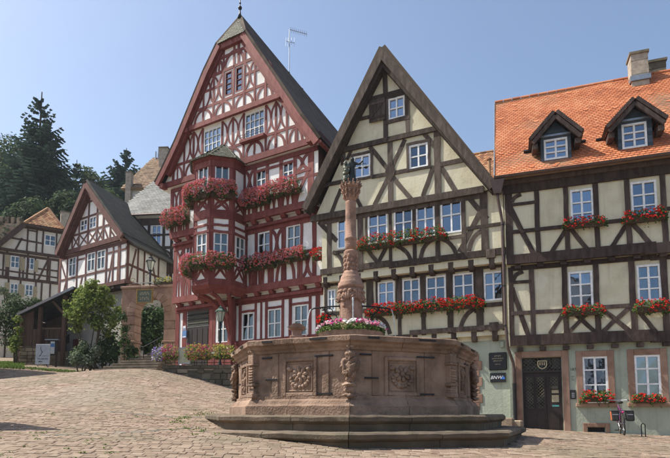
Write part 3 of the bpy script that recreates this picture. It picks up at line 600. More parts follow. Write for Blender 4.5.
for D in DORM:
    dm_ = MB(); u0, u1, av, au = D['u0'], D['u1'], D['av'], D['au']
    zroof = lambda d: ez+(de-d)*math.tan(pit)
    wv0, wv1 = FRt.at((D['wx'][0]+D['wx'][1])/2, D['wy'][1], ddm)[1], FRt.at((D['wx'][0]+D['wx'][1])/2, D['wy'][0], ddm)[1]
    wu0, wu1 = FRt.at(D['wx'][0], 150, ddm)[0], FRt.at(D['wx'][1], 145, ddm)[0]
    vb = zroof(ddm)-.02; vt = wv1+.1; bk = 2.2
    SD = St(FRt, ddm, hr, 'oak_timber', 'blue_slate'); SD.winuv(wu0, wu1, max(wv0, vb+.05), wv1, rows=(.34, .67))
    wl = SD.wall([(u0, vb-.1), (u1, vb-.1), (u1, vt), (au, av-.18), (u0, vt)], bk, WR, name='dormer_wall')
    sl_ = MB()
    for r in range(12):
        v = vb+.02+r*.13
        for (p0, p1) in ((u0, wu0-.02), (wu1+.02, u1)):
            if v+.12 < vt+.02: fbox(sl_, FRt, p0, p1, v, v+.125, ddm+.004, ddm+.016+.002*(r % 2))
    k = 0
    while vt+.1+k*.12 < av-.36:
        v = vt+.1+k*.12; f = (av-.3-v)/(av-.18-vt); hw = (u1-u0)/2*f; fbox(sl_, FRt, au-hw, au+hw, v, v+.115, ddm+.004, ddm+.014+.002*(k % 2)); k += 1
    sl_.build('dormer_slates', 'blue_slate', hr, kind='stuff')
    mb = MB(); fbox(mb, FRt, u0, u1, vt-.02, vt+.05, ddm, ddm+.06); mb.build('dormer_head', 'lead', hr)
    l0 = FRt.at(*D['lo'][0], ddm+.3); l1 = FRt.at(*D['lo'][1], ddm+.3); lv = (l0[1]+l1[1])/2
    hw = (l1[0]-l0[0])/2
    for sg in (-1, 1):
        ue = au+sg*hw; q = [FRt.P(au, av, ddm+.32), FRt.P(ue, lv, ddm+.32), FRt.P(ue, lv, -2.0), FRt.P(au, av, -2.6)]
        mb = MB(); slab(mb, q if sg < 0 else q[::-1], .12); mb.build('dormer_roof', 'oak_timber', hr)
        sv = (q[1]-q[0]); Ls = sv.length; sv.normalize(); Nn = V3(sv.cross(FRt.n)); Nn = Nn if Nn.z > 0 else -Nn
        mb = MB(); tiles(mb, q[1]-FRt.n*2.5, FRt.n, -sv, Nn, 14, int(Ls/.15), .185, .15, lambda uu, ss: uu < 2.48)
        mb.build('dormer_tiles', 'orange_tile', hr, kind='stuff')
        mb = MB(); ribbon(mb, FRt, [(au, av-.12), (ue-sg*.03, lv-.12)], .13, ddm+.22, ddm+.30+.002*sg); mb.build('bargeboard', 'oak_timber', hr)
        mb = MB(); fbox(mb, FRt, *sorted((ue-sg*.2, ue-sg*.02)), lv-.3, lv-.12, -.3, ddm+.19); mb.build('dormer_eaves', 'oak_timber', hr)
# chimneys on the ridge
def chimney(P, hw, z0, z1, m, root, ax=FRt.t, cap='dark_stone', nm='chimney'):
    mb = MB(); ay = V3((-ax.y, ax.x, 0)); n2 = 6
    for k in range(n2):
        a0 = z0+(z1-z0)*k/n2; a1 = z0+(z1-z0)*(k+1)/n2; ff = 1+(.02 if k % 2 else 0); mb.box(V3((P[0], P[1], (a0+a1)/2)), ax*hw*ff, ay*hw*ff, V3((0, 0, (a1-a0)/2-.003)))
    ch = mb.build(nm, m, root)
    mb = MB(); mb.box(V3((P[0], P[1], z1+.03)), ax*hw*1.16, ay*hw*1.16, V3((0, 0, .05))); mb.build('chimney_cap', cap, ch); return ch
cu0, _ = FRt.at(638.5, 80, -kd+.35); ctop = FRt.at(638.5, 57.5, -kd+.35)[1]
ch = chimney(FRt.P(cu0, 0, -kd+.35), .3, zr-1.1, ctop, 'chimney_render', hr)
mb = MB(); q = [FRt.P(cu0-.4, 0, 0)]; mb.box(FRt.P(cu0, zr-.42, -kd+.36), FRt.t*.36, FRt.n*.36, V3((0, 0, .1))); mb.build('chimney_flashing', 'lead', ch)
chimney(FRt.P(FRt.at(655, 70, -kd-.8)[0], 0, -kd-.8), .32, zr-1, FRt.at(655, 66, -kd-.8)[1], 'dark_stone', hr)
# snow guards, downpipe with hopper
for (x, y) in ((527, 149.5), (583.5, 138), (600.5, 137)):
    uu, vv = FRt.at(x, y, -.3); ss = (vv-ez)/math.sin(pit); mb = MB(); c = a+FRt.t*(uu-uL)+S_*ss+N_*.05; mb.box(c, FRt.t*.11, S_*.03, N_*.05); mb.build('snow_guard', 'black_iron', hr)
pd = .1; up = .0
mb = MB(); uu = FRt.at(497.5, 190, .3)[0]; hv = FRt.at(497, 182, .3)[1]; vbt = FRt.at(497, 195, .3)[1]
mb.add([FRt.P(uu-.24, hv, .2), FRt.P(uu+.24, hv, .2), FRt.P(uu+.24, hv, .55), FRt.P(uu-.24, hv, .55), FRt.P(uu-.12, vbt, .28), FRt.P(uu+.12, vbt, .28), FRt.P(uu+.12, vbt, .48), FRt.P(uu-.12, vbt, .48)], [(0, 1, 2, 3), (4, 7, 6, 5), (0, 4, 5, 1), (1, 5, 6, 2), (2, 6, 7, 3), (3, 7, 4, 0)])
dp = thing('downpipe', 'brown rainwater downpipe with funnel head between the two cream houses', 'downpipe', FRt.P(.15, -.7, .0))
mb.build('hopper', 'copper_pipe', dp)
q = [FRt.P(uu, vbt, .38), FRt.P(uu, vbt-.15, .38), FRt.P(-.1, vbt-.7, .12), FRt.P(-.08, vbt-.9, .1), FRt.P(-.06, 3, .09), FRt.P(0, 2.2, .06), FRt.P(.16, 1.7, -.22), FRt.P(.17, 1.5, -.24), FRt.P(.17, zg(6.2, 17.7)-.1, -.24)]
mb = MB(); mb.tube(q, .05, 10); mb.build('pipe', 'copper_pipe', dp, smooth=True)
for v in (6.6, 4.4, 3): mb = MB(); mb.lathe(FRt.P(-.08+.01, v, .095), [(.062, -.02), (.062, .02)], 10); mb.build('pipe_clamp', 'black_iron', dp)
mb = MB(); mb.tube([FRt.P(.17, 1.0, -.24), FRt.P(.17, zg(6.2, 17.7), -.24)], .062, 10); mb.build('foot_pipe', 'black_iron', dp)
# door-side fittings
def plate(name, label, cat, F, d, x0, x1, y0, y1, m, th=.03, bev=.01, root=None):
    u0, u1, v0, v1 = F.at(x0, (y0+y1)/2, d)[0], F.at(x1, (y0+y1)/2, d)[0], F.at((x0+x1)/2, y1, d)[1], F.at((x0+x1)/2, y0, d)[1]
    r = thing(name, label, cat, F.P((u0+u1)/2, v0, d)); mb = MB(); fbox(mb, F, u0, u1, v0, v1, d-.01, d+th); modbevel(mb.build('plate', m, r), bev); return r, u0, u1, v0, v1
r, u0, u1, v0, v1 = plate('house_number', 'small dark house number beside the brown lattice door', 'number', FRt, R0.d, 570, 576, 367.3, 371.7, 'green_plaster', .004, .001)
textmesh('187', .13, FM(FRt, (u0+u1)/2, (v0+v1)/2, R0.d+.008), 'ink', r)
r, u0, u1, v0, v1 = plate('intercom_panel', 'dark metal doorbell panel right of the brown lattice door', 'doorbell', FRt, R0.d, 570.3, 575.8, 390, 399, 'plaque_black', .03)
for k in range(3): mb = MB(); fbox(mb, FRt, u0+.04, u1-.04, v0+.05+k*.06, v0+.085+k*.06, R0.d+.03, R0.d+.036); mb.build('bell_button', 'zinc', r)
r, u0, u1, v0, v1 = plate('wall_notice', 'small faded notice under the house number', 'notice', FRt, R0.d, 570.8, 575, 375.5, 381, 'green_plaster', .005, .001)
for k in range(3): mb = MB(); fbox(mb, FRt, u0+.02, u1-.02-.03*(k % 2), v0+.03+k*.06, v0+.045+k*.06, R0.d+.005, R0.d+.007); mb.build('lettering', 'ink', r)
# ------------------------------------------------------------------ cream gabled house in the middle
FCr = Fac((5.9, 18.1), 24.7); WC = -FCr.n
hc = thing('gabled_house', 'cream half-timbered gabled house with dark brown timbers and red window flowers', 'house', FCr.P(-3.7, -.6, -3))
w4 = dict(rows=(.42,)); CG = St(FCr, .1, hc, 'cream_dark_timber', 'cream_plaster', win=dict(rows=(.5,), fw=.075)); C2 = St(FCr, 0, hc, 'cream_dark_timber', 'cream_plaster', win=w4)
C1 = St(FCr, -.3, hc, 'cream_dark_timber', 'cream_plaster', win=w4); C0 = St(FCr, -.5, hc, 'cream_dark_timber', 'green_plaster')
dr = .5
apx = FCr.at(382, 47, dr); lt = FCr.at(304.6, 207, dr); rt = FCr.at(493, 184.5, dr)
vb = C2.uv(390, 205)[1]                                  # eaves beam level
# gable field
CG.rail(311, 218.5, 484, 190.3, .26, extra=.03)
vm = CG.rail(342, 149.5, 438.5, 130.3, .2, extra=.05)
CG.rail(364, 98.5, 409, 92, .17); CG.rail(356, 119.5, 371, 117.5, .14); CG.rail(384, 122, 410, 118.5, .15)
CG.post(385.5, 62, 143, .19); CG.post(407.6, 92, 138, .16); CG.post(390.5, 138, 206, .2); CG.post(343.5, 150, 165, .2); CG.post(437.5, 131, 194, .24)
for a in ((390, 172, 370, 147, .17), (390, 172, 405, 139.5, .17), (390, 174, 374.5, 205, .17), (390, 174, 412, 200, .17), (440, 166, 456, 192, .17), (434, 166, 423, 196, .17), (424.5, 134, 436, 148, .16), (352, 149, 347, 160, .13), (341, 189, 331, 214, .15), (355, 196, 362, 209, .15)): CG.br(*a)
CG.rail(325, 185.3, 352, 180, .16); CG.rail(372, 177, 390, 174, .15); CG.rail(393, 173, 407, 171, .15); CG.rail(440, 164.5, 466, 160, .17)
# carved boss where the braces meet
u, v = CG.uv(390.5, 172); mb = MB(); mb.prism([FCr.P(u+a*.2, v+b2*.36, .15) for a, b2 in ((0, -1), (.7, -.5), (1, 0), (.7, .5), (0, 1), (-.7, .5), (-1, 0), (-.7, -.5))], FCr.n*-.1); modbevel(mb.build('carved_boss', 'cream_dark_timber', hc), .02)
def casing(S, x1, x2, yt, yb, wd=.1):
    ym = (yt+yb)/2; u0, u1, v0, v1 = S.uv(x1, ym)[0], S.uv(x2, ym)[0], S.uv((x1+x2)/2, yb)[1], S.uv((x1+x2)/2, yt)[1]
    for q in (((u0-wd/2, v0-wd), (u0-wd/2, v1+wd)), ((u1+wd/2, v0-wd), (u1+wd/2, v1+wd)), ((u0-wd, v1+wd/2), (u1+wd, v1+wd/2)), ((u0-wd, v0-wd/2), (u1+wd, v0-wd/2))): S.T(list(q), wd, 'window_casing', .012)
for a in ((388.3, 405, 97, 118.5), (353.3, 370.6, 155, 177.8), (409, 428, 143.8, 168)):
    casing(CG, *a); CG.win(*a)
# shutter leaf standing open beside the top window
u0, u1, v0, v1 = CG.uv(369.8, 112)[0], CG.uv(385.8, 110)[0], CG.uv(378, 122)[1], CG.uv(378, 100.3)[1]
mb = MB(); n = 4
for k in range(n): fbox(mb, FCr, u0+(u1-u0)*k/n+.004, u0+(u1-u0)*(k+1)/n-.004, v0, v1, .16, .195)
sh = mb.build('shutter', 'cream_dark_timber', hc); mb = MB(); fbox(mb, FCr, u0+.03, u1-.03, v0+.12, v0+.2, .195, .215); fbox(mb, FCr, u0+.03, u1-.03, v1-.2, v1-.12, .195, .215); ribbon(mb, FCr, [(u0+.08, v0+.2), (u1-.08, v1-.2)], .07, .195, .212); mb.build('batten', 'cream_dark_timber', sh)
il, ir = (lt[0]+.25, lt[1]+.1), (rt[0]-.25, rt[1]+.1)
CG.wall([(il[0], vb-.1), (ir[0], vb-.1), (apx[0], apx[1]-.35)], 9, WC)
# second floor
C2.rail(321, 270.5, 390, 265.8, .24, extra=.03); C2.rail(390, 265.8, 506, 250.5, .24, extra=.03)
C2.rail(321, 222, 480, 196.5, .2)
for x, wd in ((329.5, .2), (360.5, .22), (390.5, .12), (414.7, .14), (437.8, .18), (464, .16)): C2.postv(x, 235, 5.55, vb, wd)
C2.postv(484.5, 220, 5.55, vb, .26)
C2.post(366.3, 208, 245, .08)
C2.rail(333, 253, 358, 249.5, .12); C2.rail(365, 249.5, 465, 236, .13); C2.rail(466, 229, 505, 223.5, .12)
C2.rail(487, 190, 506, 186.5, .12)
for a in ((466, 194, 487, 219, .18), (484, 206, 459.5, 252, .19), (319, 222, 337, 241, .18), (367, 249, 380, 266, .15), (386, 248, 377, 265, .15)): C2.br(*a)
for p in ([(420.5, 259), (423, 250), (428, 243), (436, 238)], [(440.5, 238), (448, 242), (453.5, 248), (456.5, 255)], [(397, 246), (404, 250), (408.5, 255), (411, 261)], [(469, 251), (471.5, 242), (476, 235), (483, 230)], [(333, 252), (339, 256), (342.5, 262), (344, 268)]): C2.cur(p, .15)
for x1, x2, yt, yb in ((337.3, 353, 217, 248.5), (368, 387.6, 212.5, 243), (394, 413, 209, 240), (416, 434.8, 205.5, 237), (440.7, 462.2, 201, 233)): C2.win(x1, x2, yt, yb)
uL2, uR2 = C2.uv(322, 245)[0], .12
C2.wall([(uL2, 5.3), (uR2, 5.3), (uR2, vb+.1), (uL2, vb+.1)], 9, WC)
# first floor
C1.rail(323, 343, 410, 336, .17, extra=.03); C1.rail(410, 332.8, 506, 326.5, .17, extra=.03)
C1.rail(322, 283.5, 506, 266.5, .16)
for x, wd in ((326, .14), (343, .14), (370, .3), (399.7, .13), (423.5, .17), (450, .2), (479.5, .24), (504, .14)): C1.postv(x, 300, 2.9, 5.35, wd)
for x in (376.7, 396.5, 401.3, 421.3, 425, 447.2, 452, 475, 482.6): C1.postv(x, 290, 3.6, 5.35, .07)
C1.rail(322, 312, 485, 303.5, .15); C1.rail(483, 305.5, 506, 303.5, .15)
C1.cur([(460, 330), (463, 321), (468.5, 313), (478, 307)], .16); C1.cur([(374, 315), (382, 319), (387, 325), (390, 334)], .16)
for x1, x2, yt, yb in ((327.5, 335.5, 289.5, 311), (345.5, 363.5, 284.5, 309), (377.9, 394.8, 281.3, 307), (402.5, 420, 278.8, 305), (426, 446, 276, 303.5), (453, 474, 273.2, 302), (483.8, 503.4, 271.4, 300.6)): C1.win(x1, x2, yt, yb)
uL1 = C1.uv(323.5, 300)[0]
C1.wall([(uL1, 2.75), (uR2, 2.75), (uR2, 5.4), (uL1, 5.4)], 9, WC)
# joists and coving under both jetties
for S, Sb, vv in ((C2, C1, 5.45), (C1, C0, 2.82)):
    v1 = S.uv(390, 268)[1] if S is C2 else S.uv(440, 332)[1]
    mb = MB(); n = 8; pts = [(Sb.d+.02+(S.d-Sb.d-.08)*(1-math.cos(i/n*math.pi/2)), v1-.4+.38*math.sin(i/n*math.pi/2)) for i in range(n+1)]
    mb.add([FCr.P(uL1, z, d) for d, z in pts]+[FCr.P(uR2, z, d) for d, z in pts], [(i, i+1, n+2+i, n+1+i) for i in range(n)]); mb.build('coving', 'cream_plaster', hc, smooth=True)
    for k in range(11):
        u0 = uL1+.12+k*.735
        if u0 > uR2-.15: break
        mb = MB(); mb.prism([FCr.P(u0, v1-.44, Sb.d), FCr.P(u0, v1-.42, S.d-.05), FCr.P(u0, v1-.34, S.d+.0), FCr.P(u0, v1-.06, S.d+.02), FCr.P(u0, v1-.06, Sb.d)], FCr.t*.2); modbevel(mb.build('joist_end', 'cream_dark_timber', hc, recalc=True), .012)
    mb = MB(); fbox(mb, FCr, uR2-.62, uR2-.3, v1-.1, v1+.22, S.d-.05, S.d+.09); modbevel(mb.build('corner_block', 'cream_dark_timber', hc), .015)
# ground floor: green render, sandstone quoins, openings behind the fountain
for k in range(3): u0 = -6.3+k*1.75; C0.winuv(u0, u0+.95, 1.0, 2.2, rows=(.3, .65)); surround(FCr, C0.d, u0, u0+.95, 1.0, 2.2, .18, hc)
C0.wall([(uL1, -1.6), (uR2, -1.6), (uR2, 2.8), (uL1, 2.8)], 9, WC)
v = C0.uv(478, 410)[1]; k = 0
while v < 2.0:
    h = .26+.08*(k % 2); mb = MB(); e = .1 if k % 2 else 0; fbox(mb, FCr, C0.uv(468, 380)[0], C0.uv(479.5, 380)[0]+e, v, v+h-.012, C0.d-.1, C0.d+.03); modbevel(mb.build('quoin', 'pink_sandstone', hc), .012); v += h; k += 1
mb = MB(); fbox(mb, FCr, C0.uv(470, 380)[0]-.9, C0.uv(468, 380)[0], -1, 1.75, C0.d-.05, C0.d+.012); mb.build('shop_door', 'dark_wood', hc)
# roof
mb = MB(); B = WC*10
A_, L_, R_ = FCr.P(apx[0], apx[1], dr), FCr.P(lt[0], lt[1], dr), FCr.P(rt[0], rt[1], dr)
slab(mb, [A_, L_, L_+B, A_+B], .14); slab(mb, [R_, A_, A_+B, R_+B], .14); roofC = mb.build('roof', 'brown_shingle', hc)
for P0_, P1_, sg in ((L_, A_, 1), (R_, A_, -1)):
    S2 = (P1_-P0_).normalized(); N2 = S2.cross(WC)*(-1 if sg > 0 else 1); N2 = N2 if N2.z > 0 else -N2; mb = MB(); tiles(mb, P0_, WC, S2, N2, 55, int((P1_-P0_).length/.2), .18, .2, tail=False); mb.build('roof_tiles', 'brown_tile', roofC, kind='stuff')
for (wd, dn, d0, d1) in ((.26, .13, dr-.06, dr+.05), (.16, .28, .1, dr-.07)):
    mb = MB(); ribbon(mb, FCr, [(lt[0], lt[1]-dn*.7), (apx[0], apx[1]-dn*2.2), (rt[0], rt[1]-dn*.7)], wd, d0, d1); mb.build('bargeboard', 'cream_dark_timber', hc)
# plaques on the green wall
r, u0, u1, v0, v1 = plate('wall_plaque', 'black wall plaque with notched corners and lines of gold lettering', 'plaque', FCr, C0.d, 489, 507, 352.5, 370.3, 'plaque_black', .05, .04)
for row, (n, hgt, wdt) in enumerate(((6, .05, .24), (13, .04, .4), (9, .04, .3), (4, .028, .2))):
    vv = v1-.16-row*.085-(.03 if row == 3 else 0); mb = MB(); random.seed(row)
    for k in range(n):
        uu = (u0+u1)/2-wdt/2+wdt*(k+.5)/n; ww = wdt/n*.32; fbox(mb, FCr, uu-ww, uu-ww*.5, vv, vv+hgt, C0.d+.05, C0.d+.053)
        if k % 3: fbox(mb, FCr, uu-ww*.5, uu+ww, vv+hgt*.7, vv+hgt, C0.d+.05, C0.d+.0525)
        else: fbox(mb, FCr, uu+ww*.4, uu+ww, vv, vv+hgt, C0.d+.05, C0.d+.0525)
    mb.build('lettering', 'plaque_gold', r)
r, u0, u1, v0, v1 = plate('wall_sign', 'dark rectangular sign with white slanted letters and blue mark', 'sign', FCr, C0.d, 490.3, 506, 373, 382.3, 'plaque_black', .06, .006)
textmesh('BNW', .17, FM(FCr, (u0+u1)/2-.06, (v0+v1)/2, C0.d+.063), 'letter_white', r, shear=.3)
mb = MB(); c = (u0+u1)/2+.17; mb.prism([FCr.P(c-.08, (v0+v1)/2-.06, C0.d+.064), FCr.P(c+.08, (v0+v1)/2-.06, C0.d+.064), FCr.P(c+.03, (v0+v1)/2+.06, C0.d+.064)], FCr.n*-.004); mb.build('blue_mark', 'letter_blue', r)
r, u0, u1, v0, v1 = plate('meter_box', 'small green painted box high on the green wall', 'box', FCr, C0.d, 500.3, 504.3, 341.5, 347.6, 'green_plaster', .06, .01)
mb = MB(); fbox(mb, FCr, u0+.02, u1-.02, v0+.02, v1-.02, C0.d+.06, C0.d+.068); mb.build('box_door', 'green_plaster', r)
# stone step at the wall foot
P = atY(509, 425, 16.9); st = thing('stone_step', 'worn stone doorstep block with weeds at the foot of the downpipe', 'step', (P.x, P.y, zg(P.x, P.y)-.05))
for k, (dx, h, ww) in enumerate(((0, .34, .34), (.38, .26, .2))): mb = MB(); mb.box((P.x+dx-.1, P.y, zg(P.x, P.y)+h/2-.05), FCr.t*ww*.7, FCr.n*.3, V3((0, 0, h/2+.05))); modbevel(mb.build('stone_block', 'rubble_stone', st), .03)
# ------------------------------------------------------------------ old-tiled house behind, seen between the two gables
FB = Fac((8.6, 27), 20); hb = thing('rear_house', 'low house with old mottled orange roof seen between the cream gable and the bright roof', 'house', FB.P(0, -.8, -3))
SB = St(FB, 0, hb, 'oak_timber', 'cream_plaster'); eB = FB.at(490, 200, .4)[1]; SB.wall([(-7, -1.5), (5, -1.5), (5, eB+.2), (-7, eB+.2)], 8, -FB.n)
pb = math.radians(47); zrB = FB.at(480, 147.5, -3.4)[1]; LB = (zrB-eB)/math.sin(pb); mb = MB(); S2 = FB.n*-math.cos(pb)+V3((0, 0, math.sin(pb))); N2 = FB.n*math.sin(pb)+V3((0, 0, math.cos(pb)))
a2 = FB.P(-7.3, eB, .4); slab(mb, [a2, FB.P(5.3, eB, .4), FB.P(5.3, eB, .4)+S2*LB, a2+S2*LB], .15); q = a2+S2*LB; slab(mb, [q, q+FB.t*12.6, q+FB.t*12.6-FB.n*4-V3((0, 0, 4)), q-FB.n*4-V3((0, 0, 4))], .15); rb = mb.build('roof', 'brown_tile', hb)
mb = MB(); tiles(mb, a2, FB.t, S2, N2, int(12.6/.2), int(LB/.19), .2, .19); mb.build('roof_tiles', 'old_tile', rb, kind='stuff')
for k in range(34): mb = MB(); p = q+FB.t*(k*.37); mb.tube([p, p+FB.t*.36], .1, 8); mb.build('ridge_tile', 'old_tile', rb)
u, v = FB.at(489.5, 165, -1.4); mb = MB(); mb.tube([FB.P(u, v-.6, -1.3), FB.P(u, v+.25, -1.3)], .09, 10); mb.build('vent_pipe', 'old_tile', hb); mb = MB(); mb.lathe(FB.P(u, v+.25, -1.3), [(.14, 0), (.14, .06), (.05, .14)], 10); mb.build('vent_cap', 'old_tile', hb)

# ------------------------------------------------------------------ red half-timbered house with the oriel
FH = Fac((-.7, 21.4), 30.2); WH = V3((.45, 1, 0)).normalized()
hh = thing('red_timbered_house', 'tall red and white half-timbered gabled house with corner oriel and flower boxes', 'house', FH.P(-4.6, 1.8, -3))
wr = dict(rows=(.5,), fw=.05, glass='glass_dim')
H4 = St(FH, .3, hh, 'red_timber', 'white_plaster', win=dict(rows=(.33, .66), fw=.05, bar=.018, fm='red_timber')); H3 = St(FH, .15, hh, 'red_timber', 'white_plaster', win=dict(rows=(.3, .65), fw=.035, bar=.02)); H2 = St(FH, 0, hh, 'red_timber', 'white_plaster', win=wr); H1 = St(FH, -.3, hh, 'red_timber', 'white_plaster', win=wr); H0 = St(FH, -.55, hh, 'red_timber', 'white_plaster', win=wr)
dH = .5
hl, hrr = FH.at(217.5, 43, dH), FH.at(243.5, 31, dH)
vhip = (hl[1]+hrr[1])/2
rkL = [FH.at(x, y, dH) for x, y in ((155.4, 183), (163, 168), (176, 140), (204.4, 70.5))]+[(hl[0], vhip)]
rkR = [FH.at(x, y, dH) for x, y in ((318, 139), (311, 129), (300, 115), (270, 70))]+[(hrr[0], vhip)]
def rake(v, side):
    R = rkL if side < 0 else rkR; R = sorted(R, key=lambda p: p[1])
    for p, q in zip(R, R[1:]):
        if p[1] <= v <= q[1]: return p[0]+(q[0]-p[0])*(v-p[1])/(q[1]-p[1])
    return R[0][0] if v < R[0][1] else R[-1][0]
def inside(u, v, m=.25): return rake(v, -1)+m < u < rake(v, 1)-m
def clipx(S, u0, u1, v0, v1, kind, wd):
    m = .22; a, b2 = max(u0, rake(v1, -1)+m), min(u1, rake(v1, 1)-m)
    if b2-a > .55*(u1-u0):
        if kind == 'x': S.xpanel(a, b2, v0, v1, wd, .28)
        else: S.arch(a, b2, v0, v1, wd)
    else:                                          # cut by the rake: one curved strut
        lft = u0 < -5; a, b2 = max(u0, rake(v0, -1)+m), min(u1, rake(v0, 1)-m)
        if b2-a > .2:
            vt = v0+(v1-v0)*.8
            S.curuv([(a, v0), (a+(b2-a)*.25, v0+(vt-v0)*.65), (b2, vt)] if lft else [(b2, v0), (b2-(b2-a)*.25, v0+(vt-v0)*.65), (a, vt)], wd)
def cpost(S, u, v0, v1, wd):
    v = v0
    while v < v1 and inside(u, v, .1): v += .1
    if v-v0 > .3: S.T([(u, v0), (u, min(v, v1))], wd)
def crail(S, v, wd, u0=-99, u1=99, **k):
    a, b2 = max(u0, rake(v, -1)+.15), min(u1, rake(v, 1)-.15)
    if b2 > a: S.T([(a, v), ((a+b2)/2, v+uni(-.01, .01)), (b2, v)], wd, **k)
vA, vB, vC, vD = H4.uv(240, 111)[1]+.02, H3.uv(260, 157)[1], H2.uv(270, 213)[1], H1.uv(280, 285)[1]
U = lambda S, x, y: S.uv(x, y)[0]
# upper attic (under the half hip)
crail(H4, vA, .24, extra=.06); s4 = H4.uv(233.5, 96.5)[1]; m4 = H4.uv(236, 66)[1]; t4 = H4.uv(236, 52)[1]
crail(H4, s4, .13); crail(H4, H4.uv(236, 79)[1], .12, u1=U(H4, 223, 80)); crail(H4, H4.uv(236, 79)[1], .12, u0=U(H4, 246, 80)); crail(H4, m4, .15); crail(H4, t4, .13)
e4 = [U(H4, x, 90) for x in (194, 204, 214, 223.4, 233.8, 244.6, 255, 266, 277)]
for i in (0, 2, 4, 6): clipx(H4, e4[i]+.06, e4[min(i+2, 8)]-.06, vA+.1, s4-.04, 'a', .11)
for i in (0, 1, 2, 5, 6, 7): clipx(H4, e4[i], e4[i+1], s4+.05, m4-.05, 'x', .085)
for u in e4[1:-1]: cpost(H4, u, vA, vhip-.1, .105)
H4.arch(e4[3], e4[5], m4+.05, t4+.15, .14, post=False)
for i in (2, 5): clipx(H4, e4[i], e4[i+1], m4+.05, t4-.05, 'a', .13)
for x in (238.8,): cpost(H4, U(H4, x, 55), m4, vhip-.3, .13)
H4.win(225.3, 232, 71.8, 95, cols=1, rows=(.25, .5, .75)); H4.win(235.9, 242.6, 67, 91, cols=1, rows=(.25, .5, .75))
H4.wall([(rake(vA, -1)+.12, vA-.1), (rake(vA, 1)-.12, vA-.1), (rake(vA+2, 1)-.12, vA+2), (hrr[0]-.1, vhip), (hl[0]+.1, vhip), (rake(vA+2, -1)+.12, vA+2)], 11, WH)
# lower attic
crail(H3, vB, .28, extra=.06); s3 = H3.uv(255, 139.5)[1]; crail(H3, s3, .13); k3 = H3.uv(255, 119)[1]
e3 = [U(H3, x, 135) for x in (165, 175, 185, 194, 203, 222.5, 233, 243.8, 266, 276, 287, 297, 306)]
for i, kd_ in enumerate('aaaaaaaaaaaa'):
    if i == 7: H3.arch(e3[7]+.1, e3[8]-.1, vB+.14, s3-.05, .13)
    elif i in (0, 2, 5, 8, 10): clipx(H3, e3[i]+.06, e3[i+2]-.06, vB+.14, s3-.04, 'a', .11)
for i in (1, 2, 3, 5, 6, 8, 9, 10): clipx(H3, e3[i], e3[i+1], s3+.05, vA-.12, 'x', .085)
for u in e3[1:-1]: cpost(H3, u, vB, vA, .11)
H3.win(204.3, 221, 129, 150.5, cols=4, rows=(.33, .66)); H3.win(245.3, 264.3, 112, 136, cols=4, rows=(.33, .66))
mb = MB(); u0, u1 = U(H3, 243, 138), U(H3, 267, 138); fbox(mb, FH, u0, u1, s3-.1, s3+.02, .15, .42); mb.build('window_ledge', 'red_timber', hh)
mb = MB(); [mb.tube([FH.P(u0, s3+.12+k*.12, .42), FH.P(u1, s3+.12+k*.12, .42)], .012, 5) for k in range(2)]; [mb.tube([FH.P(u0+(u1-u0)*k/4, s3, .42), FH.P(u0+(u1-u0)*k/4, s3+.24, .42)], .01, 5) for k in range(5)]; mb.build('ledge_rail', 'black_iron', hh)
H3.wall([(rake(vB, -1)+.12, vB-.15), (rake(vB, 1)-.12, vB-.15), (rake(vA, 1)-.12, vA), (rake(vA, -1)+.12, vA)], 11, WH)
# second floor
cL2 = U(H2, 171.5, 215); cR2 = -.02
H2.T([(cL2, vC), (cR2, vC)], .3, extra=.05); H2.T([(cL2, vB-.3), (cR2, vB-.3)], .2, extra=.03); s2 = H2.uv(262, 189)[1]; H2.T([(cL2, s2), (cR2, s2)], .13)
e2 = [U(H2, x, 185) for x in (173, 181, 189, 244, 255.3, 267.5, 281.2, 295, 311)]
for u, wd in zip(e2, (.24, .16, .16, .22, .18, .16, .18, .18, .3)): H2.T([(u, vC), (u, vB-.2)], wd)
for i in range(0, 2): H2.xpanel(e2[i]+.08, e2[i+1]-.08, s2+.05, vB-.4, .1, .25); H2.arch(e2[i]+.05, e2[i+1]-.05, vC+.15, s2-.05, .1)
H2.xpanel(e2[3]+.1, e2[4]-.08, s2+.05, vB-.4, .14, .25); H2.xpanel(e2[7]+.08, e2[8]-.13, s2+.35, vB-.4, .14, .25)
for i in (3, 4, 5, 6):
    um = (e2[i]+e2[i+1])/2
    for a, b2 in ((e2[i]+.05, um+.05), (um-.05, e2[i+1]-.05)): H2.arch(a, b2, vC+.15, vC+.72, .1, post=False)
    H2.T([(um, vC+.5), (um, s2)], .12); H2.T([(e2[i], vC+.75), (e2[i+1], vC+.75)], .16)
H2.curuv([(e2[7]+.08, vC+.15), (e2[7]+.2, vC+.6), (e2[8]-.1, s2+.3)], .15); H2.T([(e2[7], s2+.3), (e2[8], s2+.3)], .13)
r2 = H2.uv(274, 167)[1]; H2.T([(e2[4], r2), (e2[7], r2)], .12)
H2.win(256.3, 266.3, 169, 190, cols=2); H2.win(283, 293.6, 161, 182, cols=2)
H2.wall([(cL2, vC-.15), (cR2, vC-.15), (cR2, vB+.1), (cL2, vB+.1)], 11, WH)
